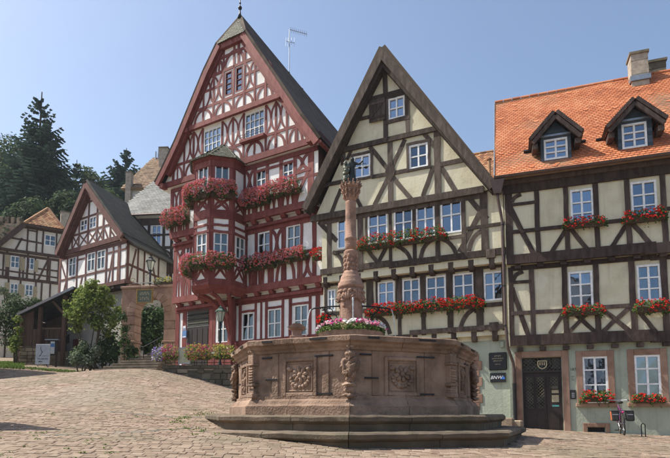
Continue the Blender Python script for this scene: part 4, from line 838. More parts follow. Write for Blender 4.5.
# first floor
cL1 = U(H1, 174, 265); cR1 = .02
H1.T([(cL1, vD), (cR1, vD)], .3, extra=.05); H1.T([(cL1, vC-.55), (cR1, vC-.55)], .26, extra=.02); s1 = H1.uv(265, 259)[1]; H1.T([(cL1, s1), (cR1, s1)], .13)
e1 = [U(H1, x, 250) for x in (176, 184, 191, 243.3, 256.4, 271.2, 283.6, 301.6, 314.5)]
for u, wd in zip(e1, (.24, .16, .14, .22, .16, .14, .22, .14, .2)): H1.T([(u, vD), (u, vC-.4)], wd)
H1.xpanel(e1[0]+.1, e1[1]-.05, s1+.05, vC-.7, .12, .25); H1.arch(e1[0], e1[1], vD+.15, s1-.05, .12); H1.arch(e1[1], e1[2], vD+.15, s1-.05, .12)
H1.xpanel(e1[5]+.06, e1[6]-.1, s1+.05, vC-.7, .15, .28)
w_ = e1[5]-e1[3]
for k in range(3): H1.arch(e1[3]+w_*k/3+.06, e1[3]+w_*(k+1)/3-.06, vD+.15, s1-.05, .1, post=False)
H1.arch(e1[5]+.25, e1[7]-.3, vD+.15, s1-.05, .15); H1.xpanel(e1[7]+.05, e1[8]-.1, vD+.15, s1-.05, .14, .25)
for u in (e1[3]+w_/3, e1[3]+2*w_/3, e1[7]-.15, e1[5]+.1): H1.T([(u, vD), (u, s1)], .12)
H1.win(258, 270.3, 232.3, 257); H1.win(287.2, 300.8, 225.3, 250); H1.win(186, 190, 244, 262, cols=1)
H1.wall([(cL1, vD-.15), (cR1, vD-.15), (cR1, vC+.1), (cL1, vC+.1)], 11, WH)
# carved joist ends under the jetties
for S, Sb, v in ((H2, H1, vC-.15), (H1, H0, vD-.15)):
    u = -.35
    while u > (cL2+.2):
        mb = MB(); mb.prism([FH.P(u, v-.22, S.d-.28), FH.P(u, v-.17, S.d-.05), FH.P(u, v-.02, S.d+.05), FH.P(u, v, S.d+.05), FH.P(u, v, S.d-.28)], FH.t*.24); modbevel(mb.build('joist_end', 'red_timber', hh, recalc=True), .012); u -= .83
    mb = MB(); fbox(mb, FH, cL2, cR2-.05, v-.34, v-.2, Sb.d-.05, S.d-.1); mb.build('jetty_moulding', 'red_timber', hh)
# ground floor
cL0 = U(H0, 176, 320); vb0 = 1.2; v0_ = vD-.45
H0.T([(cL0, v0_), (0, v0_)], .34, extra=.02)
for x, wd in ((240.2, .16), (255.7, .12), (261.3, .1), (266.5, .14), (283, .13), (290.4, .15), (310.3, .13), (318, .2)): u = U(H0, x, 325); H0.T([(u, vb0), (u, v0_)], wd)
for x, wd in ((178, .26), (185, .3), (211, .25), (214.5, .14), (231, .2), (235, .12)): u = U(H0, x, 325); H0.T([(u, vb0), (u, v0_)], wd)
H0.T([(U(H0, 240, 310), H0.uv(248, 311.3)[1]), (U(H0, 256, 310), H0.uv(248, 311.3)[1])], .1); H0.T([(U(H0, 266, 310), H0.uv(275, 307.5)[1]), (U(H0, 283, 310), H0.uv(275, 307.5)[1])], .1); H0.T([(U(H0, 290, 310), H0.uv(300, 303.5)[1]), (U(H0, 310, 310), H0.uv(300, 303.5)[1])], .1)
for a in ((242.2, 254, 313, 340), (268, 281.3, 309, 337.5), (294.2, 308, 305, 335.5), (217.3, 229, 315.5, 342.5)): H0.win(*a)
sv = H0.uv(275, 339.5)[1]; H0.T([(U(H0, 214, 330), sv), (0, sv)], .16); mb = MB(); fbox(mb, FH, U(H0, 214, 330), 0, vb0, sv-.08, H0.d, H0.d+.03); mb.build('plinth_board', 'red_timber', hh)
d0, d1 = U(H0, 188, 325), U(H0, 209, 325); zt, zm = H0.uv(198, 305)[1], H0.uv(198, 326)[1]
mb = MB(); fbox(mb, FH, d0, d1, vb0, zm-.05, H0.d-.05, H0.d+.035); dr_ = mb.build('door', 'dark_wood', hh)
for k in range(4): mb = MB(); uu = d0+(d1-d0)*k/4; fbox(mb, FH, uu+.03, uu+(d1-d0)/4-.03, vb0+.9, zm-.15, H0.d+.035, H0.d+.05); mb.build('door_panel', 'dark_wood', dr_)
for k in range(8): mb = MB(); z = zm+(zt-zm)*k/8; mb.prism([FH.P(d0, z, H0.d+.06), FH.P(d0, z+(zt-zm)/8*.85, H0.d+.03), FH.P(d0, z+(zt-zm)/8*.85, H0.d+.0), FH.P(d0, z, H0.d)], FH.t*(d1-d0)); mb.build('louvre_slat', 'dark_slate', dr_, recalc=True)
H0.wall([(cL0, vb0-1.5), (0, vb0-1.5), (0, vD), (cL0, vD)], 11, WH)
# right flank: red boarding under the eaves
mb = MB(); slab(mb, [FH.P(cR2+.03, vC, -.02), FH.P(cR2+.03, vC, -.02)+WH*10, FH.P(cR2+.03, vB+.5, -.02)+WH*10, FH.P(cR2+.03, vB+.5, -.02)], .03); mb.build('flank_boarding', 'red_board', hh)
# roof with half hip
B = WH*14; ra = FH.at(237, 17, dH-1.6); RS = FH.P(ra[0], ra[1], dH-1.6); RS = FH.P((hl[0]+hrr[0])/2, 0, dH)+WH*.75; RS.z = atY(237, 17.5, RS.y).z
RE = RS+WH*12
LF = [FH.P(p[0], p[1], dH) for p in rkL]; RF = [FH.P(p[0], p[1], dH) for p in rkR]
mb = MB()
for Q, sg in ((LF, 1), (RF, -1)):
    for p, q in zip(Q, Q[1:]):
        pts = [p, q, q+B, p+B]; slab(mb, pts if sg < 0 else pts[::-1], .14)
    p = Q[-1]; pts = [p, RS, RE, p+B]; slab(mb, pts if sg < 0 else pts[::-1], .14)
slab(mb, [LF[-1], RF[-1], RS], .1)
roofH = mb.build('roof', 'brown_shingle', hh)
mb = MB()
for p, q in list(zip(RF, RF[1:]))+[(RF[-1], RS)]:
    S2 = (q-p); Ls = S2.length; S2.normalize(); N2 = WH.cross(S2); N2 = N2 if N2.z > 0 else -N2; tiles(mb, p, WH, S2, N2, 66, max(1, int(Ls/.19)), .2, .19, tail=False)
mb.build('roof_slates', 'brown_shingle', roofH, kind='stuff')
mb = MB(); hu = (RF[-1]-LF[-1]).normalized(); hs = RS-(LF[-1]+RF[-1])/2; Lh = hs.length; hs.normalize(); hN = hu.cross(hs); hN = hN if hN.z > 0 else -hN; hw = (RF[-1]-LF[-1]).length
tiles(mb, LF[-1]-hs*.12, hu, hs, hN, int(hw/.14)+1, int(Lh/.13)+1, .14, .13, lambda u, s: hw/2*(s/Lh)*.95-.05 < u < hw-hw/2*(s/Lh)*.95+.05); mb.build('hip_slates', 'mossy_slate', roofH, kind='stuff')
for R_, sg in ((rkL, -1), (rkR, 1)):
    mb = MB(); ribbon(mb, FH, [(p[0]-sg*.08, p[1]-.12) for p in R_], .28, dH-.1, dH+.03+.002*sg); mb.build('bargeboard', 'red_timber', hh)
    mb = MB(); ribbon(mb, FH, [(p[0]-sg*.16, p[1]-.36) for p in R_[1:]], .2, .2, dH-.11); mb.build('verge_soffit', 'red_timber', hh)
mb = MB(); ribbon(mb, FH, [(hl[0], vhip-.2), (hrr[0], vhip-.2)], .3, .3, dH-.02); mb.build('hip_soffit', 'red_timber', hh)
for S, v in ((H4, vA), (H3, vB)):
    for sg in (-1, 1):
        u = rake(v, sg)-sg*.36; mb = MB(); fbox(mb, FH, u-.12, u+.12, v-.2, v+.03, .1, dH-.03); modbevel(mb.build('purlin_end', 'red_timber', hh), .02)
mb = MB(); p = RF[0]; mb.tube([p+V3((.05, 0, -.1)), p+V3((.05, 0, -.1))+WH*9], .09, 8); mb.build('gutter', 'red_timber', hh)
mb = MB(); mb.tube([RS+V3((0, 0, -.1)), RS+V3((0, 0, 1.15))], .025, 6); mb.ball(RS+V3((0, 0, .5)), .1); mb.ball(RS+V3((0, 0, .75)), .05); mb.lathe(RS, [(.12, -.02), (.05, .2), (.03, .4)], 8); mb.build('finial', 'black_iron', hh, smooth=True)
for x, y in ((301, 94.5), (322, 121)):    # roof hooks
    k = (x-239)/(334-239); p = RS+(RE-RS)*k*.62; mb = MB(); mb.ball(p+V3((0, 0, .12)), .1); mb.build('ridge_knob', 'black_iron', hh)
k0 = RS+(RE-RS)*.36
an = thing('television_antenna', 'thin rooftop television antenna on the ridge of the red house', 'antenna', k0)
tp = atY(289.5, 29.5, k0.y); bt = V3((tp.x, k0.y, k0.z-.1)); mb = MB(); mb.tube([bt, tp], .028, 6); mb.build('mast', 'antenna_metal', an)
bd = V3((1, -.1, -.36)); mb = MB(); mb.tube([tp, tp+bd*1.0], .018, 5); [mb.tube([tp+bd*(.1+.11*k)+V3((0, -.22, .0)), tp+bd*(.1+.11*k)+V3((0, .22, .0))], .008, 4) for k in range(9)]; mb.build('boom', 'antenna_metal', an)
mb = MB(); m_ = tp-V3((0, 0, .75)); mb.tube([m_-V3((.2, 0, -.05)), m_+V3((.3, 0, -.07))], .015, 5); [mb.tube([m_+V3((x, -.05, -.32)), m_+V3((x, .05, .3))], .007, 4) for x in (-.2, -.08, .12, .28)]; mb.build('dipole', 'antenna_metal', an)

# oriel: polygonal bay of two storeys
uR, p1, q_, wF = U(H2, 243, 240), .76, .68, .96
PL = [(uR, -.3), (uR, p1), (uR-q_, p1+q_), (uR-q_-wF, p1+q_), (uR-2*q_-wF, p1), (uR-2*q_-wF, -.3)]
bp = [FH.P(u, 0, d) for u, d in PL]
bz0, bz1 = FH.at(218, 281, p1+.4)[1], FH.at(218, 162, p1+.4)[1]
cen = FH.P(uR-q_-wF/2, 0, .3)
faces = []
for i in range(5):
    A2, B2 = bp[i+1], bp[i]; Fi = Fac((A2.x, A2.y), t=(B2-A2)); Lf = (B2-A2).length; faces.append((Fi, Lf))
zl = lambda px, py, q=p1: FH.at(px, py, q+.5)[1]
lev = dict(base=bz0, sill1=zl(217, 257), h1=zl(217, 231), b1=zl(217, 224.5), b1b=zl(217, 217), mid=zl(217, 213), sill2=zl(217, 196), h2=zl(217, 164))
for i, (Fi, Lf) in enumerate(faces):
    S = St(Fi, 0, hh, 'red_timber', 'white_plaster', win=dict(rows=(.5,), fw=.05, glass='glass_dim'))
    for u in (.0, Lf): S.T([(u+(.06 if u == 0 else -.06), lev['base']), (u+(.06 if u == 0 else -.06), bz1)], .2)
    for key, wd in (('base', .2), ('sill1', .13), ('h1', .12), ('b1', .1), ('b1b', .1), ('mid', .34), ('sill2', .13)): S.T([(0, lev[key]), (Lf, lev[key])], wd, extra=.012)
    S.T([(0, bz1-.12), (Lf, bz1-.12)], .3, extra=.015)
    m = .17
    if Lf > .4:
        if i in (1, 2, 3): S.winuv(m, Lf-m, lev['sill1']+.1, lev['h1']-.04)
        else: S.winuv(m+.1, Lf-m, lev['sill1']+.1, lev['h1']-.04)
        if i in (1, 2, 3): S.winuv(m, Lf-m, lev['sill2']+.1, lev['h2']-.02)
        for a, b2 in ((lev['base']+.1, lev['sill1']-.06), (lev['mid']+.17, lev['sill2']-.06)): S.xpanel(m*.8, Lf-m*.8, a, b2, .11, .1); S.arch(m*.8, Lf-m*.8, a, a+(b2-a)*.8, .1, post=False)
    S.wall([(0, lev['base']-.05), (Lf, lev['base']-.05), (Lf, bz1), (0, bz1)], .12, -Fi.n, name='oriel_wall')
def ringpts(k, z, dz=0): return [cen+(p-cen)*k+V3((0, 0, z)) for p in bp]
mb = MB(); rings = [(1.03, bz0-.05), (1.06, bz0-.15), (.95, bz0-.32), (.78, bz0-.46), (.74, bz0-.5)]
for (k0_, z0_), (k1_, z1_) in zip(rings, rings[1:]):
    a, b2 = ringpts(k0_, z0_), ringpts(k1_, z1_)
    for i in range(5): mb.add([a[i], a[i+1], b2[i+1], b2[i]], [(0, 1, 2, 3)])
mb.build('oriel_base', 'red_timber', hh)
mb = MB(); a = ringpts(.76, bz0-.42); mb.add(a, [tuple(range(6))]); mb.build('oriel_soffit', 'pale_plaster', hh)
foot = FH.P(U(H0, 235.5, 330)+.0, 1.6, H0.d+.3); topz = bz0-.48
pz = FH.P(U(H0, 235.5, 330), 0, H0.d+.3)
mb = MB(); mb.box(V3((pz.x, pz.y, (1.7+topz)/2)), FH.t*.13, FH.n*.13, V3((0, 0, (topz-1.7)/2))); modbevel(mb.build('oriel_post', 'red_timber', hh), .02)
for tgt in (bp[2], bp[3], bp[4], bp[1]):
    T2 = cen+(tgt-cen)*.8; T2 = V3((T2.x, T2.y, topz)); B0 = V3((pz.x, pz.y, topz-1.9))
    pa = spline([B0, B0*.75+T2*.25+V3((0, 0, .62)), B0*.35+T2*.65+V3((0, 0, .5)), T2], 6); mb = MB(); mb.tube(pa, .1, 6); mb.build('curved_strut', 'red_timber', hh)
for i in (1, 2, 3):    # cornice and roof
    pass
mb = MB()
for (k0_, z0_), (k1_, z1_) in zip([(1.0, bz1-.02), (1.08, bz1+.02), (1.14, bz1+.1)], [(1.08, bz1+.02), (1.14, bz1+.1), (1.14, bz1+.16)]):
    a, b2 = ringpts(k0_, z0_), ringpts(k1_, z1_)
    for i in range(5): mb.add([a[i], a[i+1], b2[i+1], b2[i]], [(0, 1, 2, 3)])
mb.build('oriel_cornice', 'red_timber', hh)
mb = MB(); a = ringpts(1.2, bz1+.14); apx2 = FH.P(uR-q_-wF/2, FH.at(219, 145.5, .15)[1], .1)
for i in range(5): mb.add([a[i], a[i+1], apx2], [(0, 1, 2)])
mb.add(a, [tuple(range(6))]); mb.build('oriel_roof', 'mossy_slate', hh)
mb = MB()
for i in range(5):
    E2 = (a[i+1]-a[i]); L2 = E2.length; E2.normalize(); s = apx2-(a[i]+a[i+1])/2; L3 = s.length; s.normalize(); N2 = E2.cross(s); N2 = N2 if N2.z > 0 else -N2
    tiles(mb, a[i]-s*.05, E2, s, N2, int(L2/.16)+1, int(L3/.12), .16, .12, lambda u, ss: L2/2*ss/L3-.05 < u < L2-L2/2*ss/L3+.05, .015)
mb.build('oriel_slates', 'mossy_slate', hh, kind='stuff')
for i in range(6): mb = MB(); mb.tube([a[i], apx2], .03, 6); mb.build('oriel_hip', 'mossy_slate', hh)
# ------------------------------------------------------------------ white house with dark slate roof on the left
FL = Fac((-12.7, 31), 32); WL = V3((.27, 1, 0)).normalized()
hl_ = thing('white_timbered_house', 'white half-timbered gabled house with dark slate roof behind the leafy tree', 'house', FL.P(-3, 2.2, -2))
LG = St(FL, .1, hl_, 'brown_red_timber', 'white_plaster', win=dict(rows=(.5,), fw=.05)); L1 = St(FL, 0, hl_, 'brown_red_timber', 'white_plaster', win=dict(rows=(.35,), fw=.05, glass='glass_dim')); L0 = St(FL, -.6, hl_, 'brown_red_timber', 'grey_plaster')
dL = .55; la, ll, lr = FL.at(85.6, 180.5, dL), FL.at(56, 250.5, dL), FL.at(121.5, 236.5, dL)
lv = (ll[1]+lr[1])/2; ll = (ll[0], lv); lr = (lr[0], lv)
vG = L1.uv(90, 247)[1]
LG.T([(ll[0]+.3, vG), (lr[0]-.2, vG)], .3, extra=.04)
def lk(v, m=.2): f = (v-lv)/(la[1]-lv); return ll[0]+(la[0]-ll[0])*f+m, lr[0]+(la[0]-lr[0])*f-m
for y in (232, 217.5, 203):
    v = LG.uv(86, y)[1]; a, b2 = lk(v); LG.T([(a, v), (b2, v)], .13)
va, vb_, vc_ = LG.uv(86, 232)[1], LG.uv(86, 217.5)[1], LG.uv(86, 203)[1]
for x in (67, 73, 79.5, 88.5, 97, 103.5, 110.5):
    u = LG.uv(x, 230)[0]; top = vG
    while top < la[1] and lk(top, .15)[0] < u < lk(top, .15)[1]: top += .1
    if top > vG+.2: LG.T([(u, vG), (u, min(top, vc_ if x not in (79.5, 88.5) else top))], .14)
us = [LG.uv(x, 238)[0] for x in (73, 79.5, 88.5, 97, 103.5)]
for a, b2 in zip(us, us[1:]): LG.xpanel(a+.05, b2-.05, vG+.15, va-.08, .1)
LG.br(110, 243, 103.5, 226, .12); LG.br(62, 254, 70, 236, .12); LG.br(110.5, 230, 117, 240, .12)
LG.win(80.5, 87.3, 219.8, 230.5); LG.win(89.7, 96.3, 217, 227.8)
LG.wall([(ll[0]+.25, vG-.1), (lr[0]-.2, vG-.1), (la[0], la[1]-.4)], 9, WL)
for (p0, p1, k) in ((ll, la, 0), (lr, la, .002)):
    mb = MB(); ribbon(mb, FL, [(p0[0], p0[1]-.12), (p1[0], p1[1]-.26)], .3, dL-.12, dL+.04+k); mb.build('bargeboard', 'brown_red_timber', hl_)
    mb = MB(); ribbon(mb, FL, [(p0[0]*.97+p1[0]*.03, p0[1]-.3), (p1[0], p1[1]-.62)], .25, .1, dL-.13); mb.build('bargeboard', 'brown_red_timber', hl_)
cl = L1.uv(59, 275)[0]; vS = L1.uv(90, 288.5)[1]
L1.T([(cl, vS), (0, vS)], .26, extra=.03); L1.T([(cl, vG-.3), (0, vG-.3)], .22)
for x, wd in ((60.3, .24), (67.5, .14), (77.3, .13), (86, .13), (96, .13), (106.3, .14), (113, .12), (119, .28)):
    u = L1.uv(x, 268)[0]; L1.T([(u, vS), (u, vG-.2)], wd)
for y in (274.5, 265): pass
r1 = L1.uv(90, 274)[1]; L1.T([(cl, r1), (0, r1)], .14); r2_ = L1.uv(113, 252)[1]; L1.T([(L1.uv(106, 255)[0], r2_), (0, r2_)], .11); r2_ = L1.uv(82, 259)[1]; L1.T([(L1.uv(77, 255)[0], r2_), (L1.uv(86, 255)[0], r2_)], .11)
L1.br(61, 262, 66.5, 280, .12); L1.br(82.5, 276, 79, 292, .12); L1.br(113, 254, 108, 283, .12); L1.br(64, 291, 67, 278, .12)
for a in ((69, 76, 257.5, 276), (87.4, 95, 253, 271), (97.2, 105, 250.5, 269)): L1.win(*a)
L1.wall([(cl, vS-.1), (0, vS-.1), (0, vG), (cl, vG)], 9, WL)
# right flank with its timbers
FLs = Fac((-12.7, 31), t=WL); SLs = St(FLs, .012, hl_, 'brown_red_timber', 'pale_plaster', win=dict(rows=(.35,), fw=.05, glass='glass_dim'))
SLs.T([(0, vS), (9, vS)], .24, extra=.02); SLs.T([(0, vG-.3), (9, vG-.3)], .22); SLs.T([(0.12, vS), (.12, vG-.2)], .22)
for u in (1.1, 1.75, 2.4, 3.3, 4.4, 5.6): SLs.T([(u, vS), (u, vG-.2)], .14)
SLs.T([(0, vS+1.1), (9, vS+1.05)], .14); SLs.curuv([(.3, vS+.1), (.9, vG-.5)], .14, 1); SLs.T([(2.45, vG-.4), (3.2, vS+.1)], .14)
SLs.winuv(1.82, 2.33, vS+1.15, vG-.5); SLs.wall([(0, vS-.1), (9, vS-.1), (9, vG), (0, vG)], .05, -FLs.n, name='flank_wall')
mb = MB(); B = WL*10; A_, L_, R_ = FL.P(la[0], la[1], dL), FL.P(ll[0], ll[1], dL), FL.P(lr[0], lr[1], dL)
Rk = R_+V3((.55, -.05, -.62))                                   # sprocketed eaves
slab(mb, [A_, L_, L_+B, A_+B], .14); slab(mb, [R_, A_, A_+B, R_+B], .14); slab(mb, [Rk+WL*.3, R_, R_+B, Rk+B], .1); rl = mb.build('roof', 'dark_slate', hl_)
mb = MB()
for p, q in ((R_, A_), (Rk+WL*.3, R_)):
    S2 = (q-p); Ls = S2.length; S2.normalize(); N2 = WL.cross(S2); N2 = N2 if N2.z > 0 else -N2; tiles(mb, p, WL, S2, N2, 44, max(1, int(Ls/.2)), .22, .2)
mb.build('roof_slates', 'dark_slate', rl, kind='stuff')
L0.winuv(-5.2, -4.4, 3.6, 4.6, rows=(.5,)); L0.wall([(cl+.2, .5), (-.5, .5), (-.5, vS), (cl+.2, vS)], 9, WL)
mb = MB(); fbox(mb, FL, cl+.1, -.1, vS-.3, vS-.12, -.7, -.05); mb.build('jetty_beam', 'oak_timber', hl_)
for k in range(8): u0 = cl+.3+k*.8; mb = MB(); fbox(mb, FL, u0, u0+.2, vS-.3, vS-.11, -.6, .03); mb.build('joist_end', 'oak_timber', hl_)
d0 = L0.uv(73, 350)[0]; zb = zg(-16, 33); mb = MB(); fbox(mb, FL, d0, d0+.9, zb-.2, zb+2.0, -.62, -.56); mb.build('cellar_door', 'red_timber', hl_)
u, v = L0.uv(68, 339); mb = MB(); fbox(mb, FL, u-.17, u+.17, v-.25, v+.2, -.6, -.42); mb.prism([FL.P(u-.2, v+.2, -.38), FL.P(u-.2, v+.32, -.6), FL.P(u-.2, v+.2, -.6)], FL.t*.4)
mb.build('mailbox', 'plaque_black', loc=FL.P(u, v-.25, -.6), label='small black letterbox on the grey wall left of the leafy tree', cat='letterbox')
# stone quoin pier under the jetty corner
zc0 = zg(-12.2, 30.4); k = 0; v = zc0-.3
while v < vS-.35:
    h = .42; ww = .42 if k % 2 else .34; mb = MB(); fbox(mb, FL, -ww-.1, .16, v, v+h-.014, -.75, -.12); modbevel(mb.build('corner_stone', 'pink_sandstone', hl_), .02); v += h; k += 1

# ------------------------------------------------------------------ open shed leaning on the white house
shd = thing('wooden_shed', 'weathered board shed with lean-to roof and rubble stone base', 'shed', (-19.5, 32.8, zg(-19.5, 32.8)))
FS = Fac((-16.9, 32.6), 3)
X = lambda x, y: FS.at(x, y, 0)
ub0, ub1, uo = X(20.6, 330)[0], X(39, 330)[0], X(63, 330)[0]; zb = zg(-19, 32.6); zs = X(30, 346)[1]
e0, e1_ = FS.at(17, 313.5, .4), FS.at(61, 292.5, .4)
roofz = lambda u: e0[1]+(e1_[1]-e0[1])*(u-e0[0])/(e1_[0]-e0[0])
n = 13
for k in range(n):
    a, b2 = ub0+(ub1-ub0)*k/n, ub0+(ub1-ub0)*(k+1)/n
    top = roofz(a)-.1 if a < X(33.5, 320)[0] or a > X(37.5, 320)[0] else X(35, 329)[1]
    mb = MB(); fbox(mb, FS, a+.006, b2-.006, zs, top, -.03, uni(-.005, .008)); mb.build('board', 'weathered_board', shd)
zr2 = X(45, 329)[1]
for k in range(16):
    a = ub1+(uo-ub1)*k/16; mb = MB(); fbox(mb, FS, a+.02, a+(uo-ub1)/16-.02, zs-.3, zr2, -.25, -.22); mb.build('board', 'weathered_board', shd)
for u, wd in ((ub1, .2), (uo, .2), (ub0, .14)): mb = MB(); fbox(mb, FS, u-wd/2, u+wd/2, zb-.3 if u != ub1 else zs, roofz(u)-.08, -.2, .03); modbevel(mb.build('post', 'weathered_board', shd), .015)
mb = MB(); fbox(mb, FS, ub1, uo, zr2, zr2+.12, -.28, -.18); mb.build('rail', 'weathered_board', shd)
mb = MB(); mb.tube([FS.P(uo-.1, roofz(uo)-1.2, -.1), FS.P(uo-.9, roofz(uo)-.35, -.1)], .09, 6); mb.build('brace', 'weathered_board', shd)
random.seed(5); v = zb-.3
while v < zs-.02:
    h = min(uni(.18, .28), zs-v); u = ub0
    while u < ub1+.4:
        ww = uni(.28, .55); mb = MB(); fbox(mb, FS, u+.012, min(u+ww, ub1+.5)-.012, v+.01, v+h-.01, -.25, uni(.02, .06)); modbevel(mb.build('base_stone', 'rubble_stone', shd), .025); u += ww
    v += h
mb = MB(); fbox(mb, FS, ub1, uo+.2, zb-.5, zs-.35, -.32, -.2); mb.build('base_wall', 'dark_stone', shd)
mb = MB(); fbox(mb, FS, ub0, uo+1.2, zb-.5, roofz(uo)-.2, -2.6, -2.5); fbox(mb, FS, ub0, ub0+.06, zb-.5, roofz(ub0)-.15, -2.5, -.02); mb.build('back_wall', 'weathered_board', shd)
mb = MB(); slab(mb, [FS.P(e0[0], e0[1], .4), FS.P(e1_[0]+.8, roofz(e1_[0]+.8), .4), FS.P(e1_[0]+.8, roofz(e1_[0]+.8), -2.8), FS.P(e0[0], e0[1], -2.8)], .09); mb.build('roof', 'dark_slate', shd)
mb = MB(); ribbon(mb, FS, [(e0[0], e0[1]-.06), (e1_[0]+.8, roofz(e1_[0]+.8)-.06)], .16, .38, .43); mb.build('verge_board', 'zinc', shd)

# ------------------------------------------------------------------ house at far left, brown timbers, half-hipped roof
FF = Fac((-21.9, 42), -32); hf = thing('shaded_timbered_house', 'shaded half-timbered house with orange half-hipped roof and beige shutters at the left edge', 'house', FF.P(-4, 4, -3))
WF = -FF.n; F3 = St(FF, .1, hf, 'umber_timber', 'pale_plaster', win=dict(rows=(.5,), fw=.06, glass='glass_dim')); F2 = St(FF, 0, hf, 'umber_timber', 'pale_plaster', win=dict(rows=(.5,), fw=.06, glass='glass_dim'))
tL, tR = FF.at(24.5, 223.6, .5), FF.at(64, 228, .5); vt = (tL[1]+tR[1])/2; hz = F3.uv(28, 252.5)[1]
rk0 = FF.at(-1, 247.5, .5); slope = (vt-rk0[1])/(tL[0]-rk0[0]); uw = tL[0]-(vt-hz+.4)/slope; urr = 2*tR[0]-tL[0]+.3
mid = (uw+1.2)/2
F3.T([(uw, hz), (1, hz)], .22, extra=.03); F3.T([(tL[0]-.2, vt-.25), (1, vt-.25)], .18)
m3 = F3.uv(30, 240.5)[1]
for x in (27.5, 36.7, 43, 56.5, 62.5): u = F3.uv(x, 240)[0]; F3.T([(u, hz), (u, vt-.2)], .12)
F3.T([(uw+.8, m3), (F3.uv(43, 240)[0], m3-.1)], .13); F3.br(15, 251, 22, 238, .13); F3.br(57, 247, 62, 236, .13); r_ = F3.uv(33, 231)[1]; F3.T([(F3.uv(27, 231)[0], r_), (F3.uv(37, 231)[0], r_)], .12)
F3.win(44.5, 55.8, 235, 246)
F3.wall([(uw, hz-.1), (1, hz-.1), (1, vt), (tL[0]-.1, vt)], 9, WF)
fl = F2.uv(20, 279)[1]; F2.T([(uw+.3, fl), (.9, fl)], .24, extra=.02); F2.T([(uw+.3, fl+.55), (.9, fl+.4)], .12); F2.T([(uw+.3, hz-.28), (.9, hz-.28)], .2)
for x in (3, 8.5, 20, 23.5, 35, 50, 58.5): u = F2.uv(x, 268)[0]; F2.T([(u, fl), (u, hz-.2)], .12)
for x in (8, 20, 35.5, 41.5, 50): u = F2.uv(x, 292)[0]; F2.T([(u, 3.4), (u, fl)], .12)
r_ = F2.uv(45, 269.5)[1]; F2.T([(F2.uv(35, 270)[0], r_), (.9, r_)], .13); F2.br(49, 258, 38, 280, .14)
for u in (uw+.8, uw+2.2, uw+3.6, uw+5): F2.T([(u, fl), (u, hz)], .15)
for a in ((10.5, 19.6, 256, 268), (25.7, 34.3, 257.5, 269.5), (10, 18, 283.5, 295), (25, 33, 284.5, 296)):
    F2.win(*a)
    for x0, x1 in ((a[0]-5, a[0]-.6), (a[1]+.6, a[1]+4.2)):
        u0, u1 = F2.uv(x0, a[2])[0], F2.uv(x1, a[2])[0]; v1, v0 = F2.uv(15, a[2])[1], F2.uv(15, a[3])[1]; mb = MB(); fbox(mb, FF, u0, u1, v0, v1, .03, .07); sh = mb.build('shutter', 'beige_shutter', hf)
        for k in range(5): mb = MB(); fbox(mb, FF, u0+.06, u1-.06, v0+(v1-v0)*(k+.2)/5, v0+(v1-v0)*(k+.85)/5, .07, .082); mb.build('shutter_slat', 'beige_shutter', sh)
F2.wall([(uw+.2, 2), (.9, 2), (.9, hz), (uw+.2, hz)], 9, WF)
mb = MB(); pk = FF.at(53.5, 210, -1.5); PK = FF.P(tL[0]*.5+tR[0]*.5+.25, pk[1], -1.3); hp0, hp1 = FF.P(tL[0], vt, .5), FF.P(tR[0], vt, .5)
sL, sR = FF.P(uw-.3, hz-.35, .5), FF.P(2*((tL[0]+tR[0])/2)-uw+.3, hz-.35, .5)
slab(mb, [hp0, hp1, PK], .12); slab(mb, [sL, hp0, hp0+WF*10, sL+WF*10][::-1], .14); slab(mb, [hp1, sR, sR+WF*10, hp1+WF*10][::-1], .14)
slab(mb, [hp0, PK, PK+WF*9, hp0+WF*10][::-1], .12); slab(mb, [PK, hp1, hp1+WF*10, PK+WF*9][::-1], .12); rf = mb.build('roof', 'brown_tile', hf)
mb = MB(); E2 = (hp1-hp0); L2 = E2.length; E2.normalize(); s = PK-(hp0+hp1)/2; L3 = s.length; s.normalize(); N2 = E2.cross(s); N2 = N2 if N2.z > 0 else -N2
tiles(mb, hp0-s*.06, E2, s, N2, int(L2/.22)+1, int(L3/.2)+1, .22, .2, lambda u, ss: L2*.5*ss/L3-.1 < u < L2-L2*.5*ss/L3+.1); mb.build('hip_tiles', 'old_tile', rf, kind='stuff')
for p in (hp0, hp1): mb = MB(); mb.tube([p, PK], .1, 6); mb.build('hip_ridge', 'old_tile', rf)
mb = MB(); ribbon(mb, FF, [(uw-.3, hz-.45), (tL[0], vt-.12)], .34, .4, .53); mb.build('bargeboard', 'umber_timber', hf); mb = MB(); ribbon(mb, FF, [(tL[0], vt-.1), (tR[0], vt-.1)], .22, .1, .5); mb.build('eaves_board', 'umber_timber', hf)
chimney(FF.P(-.2, 0, -3.5), .35, vt, FF.at(62, 213, -3.5)[1], 'chimney_render', hf, FF.t)

# ------------------------------------------------------------------ grey-roofed house behind the gate and the brown-roofed house beyond
FG = Fac((-10.4, 35), 6); WG = -FG.n; hg = thing('grey_roofed_house', 'house with pale grey slate roof between the white and the red house', 'house', FG.P(-1.5, 3, -2))
G1 = St(FG, 0, hg, 'oak_timber', 'white_plaster', win=dict(rows=(.35,), fw=.06)); eg = FG.at(150, 213.5, .4)[1]
gl = -4.6; gr = 3
G1.T([(gl, eg-.45), (gr, eg-.45)], .5, extra=.02)
for x in (149, 163.8, 134.5, 172): u = G1.uv(x, 235)[0]; G1.T([(u, 6), (u, eg-.3)], .2)
for y, wd in ((248, .2), (268, .9), (285, .2), (235, .12)): v = G1.uv(155, y)[1]; G1.T([(gl, v), (gr, v)], wd)
G1.br(152, 262, 161, 249, .16); G1.br(163, 262, 152, 249, .16); G1.cur([(163, 249), (170, 254), (173, 263)], .16); G1.br(162, 284, 170, 270, .16); G1.br(141, 250, 148, 262, .14)
G1.win(151.8, 161.2, 225.3, 245)
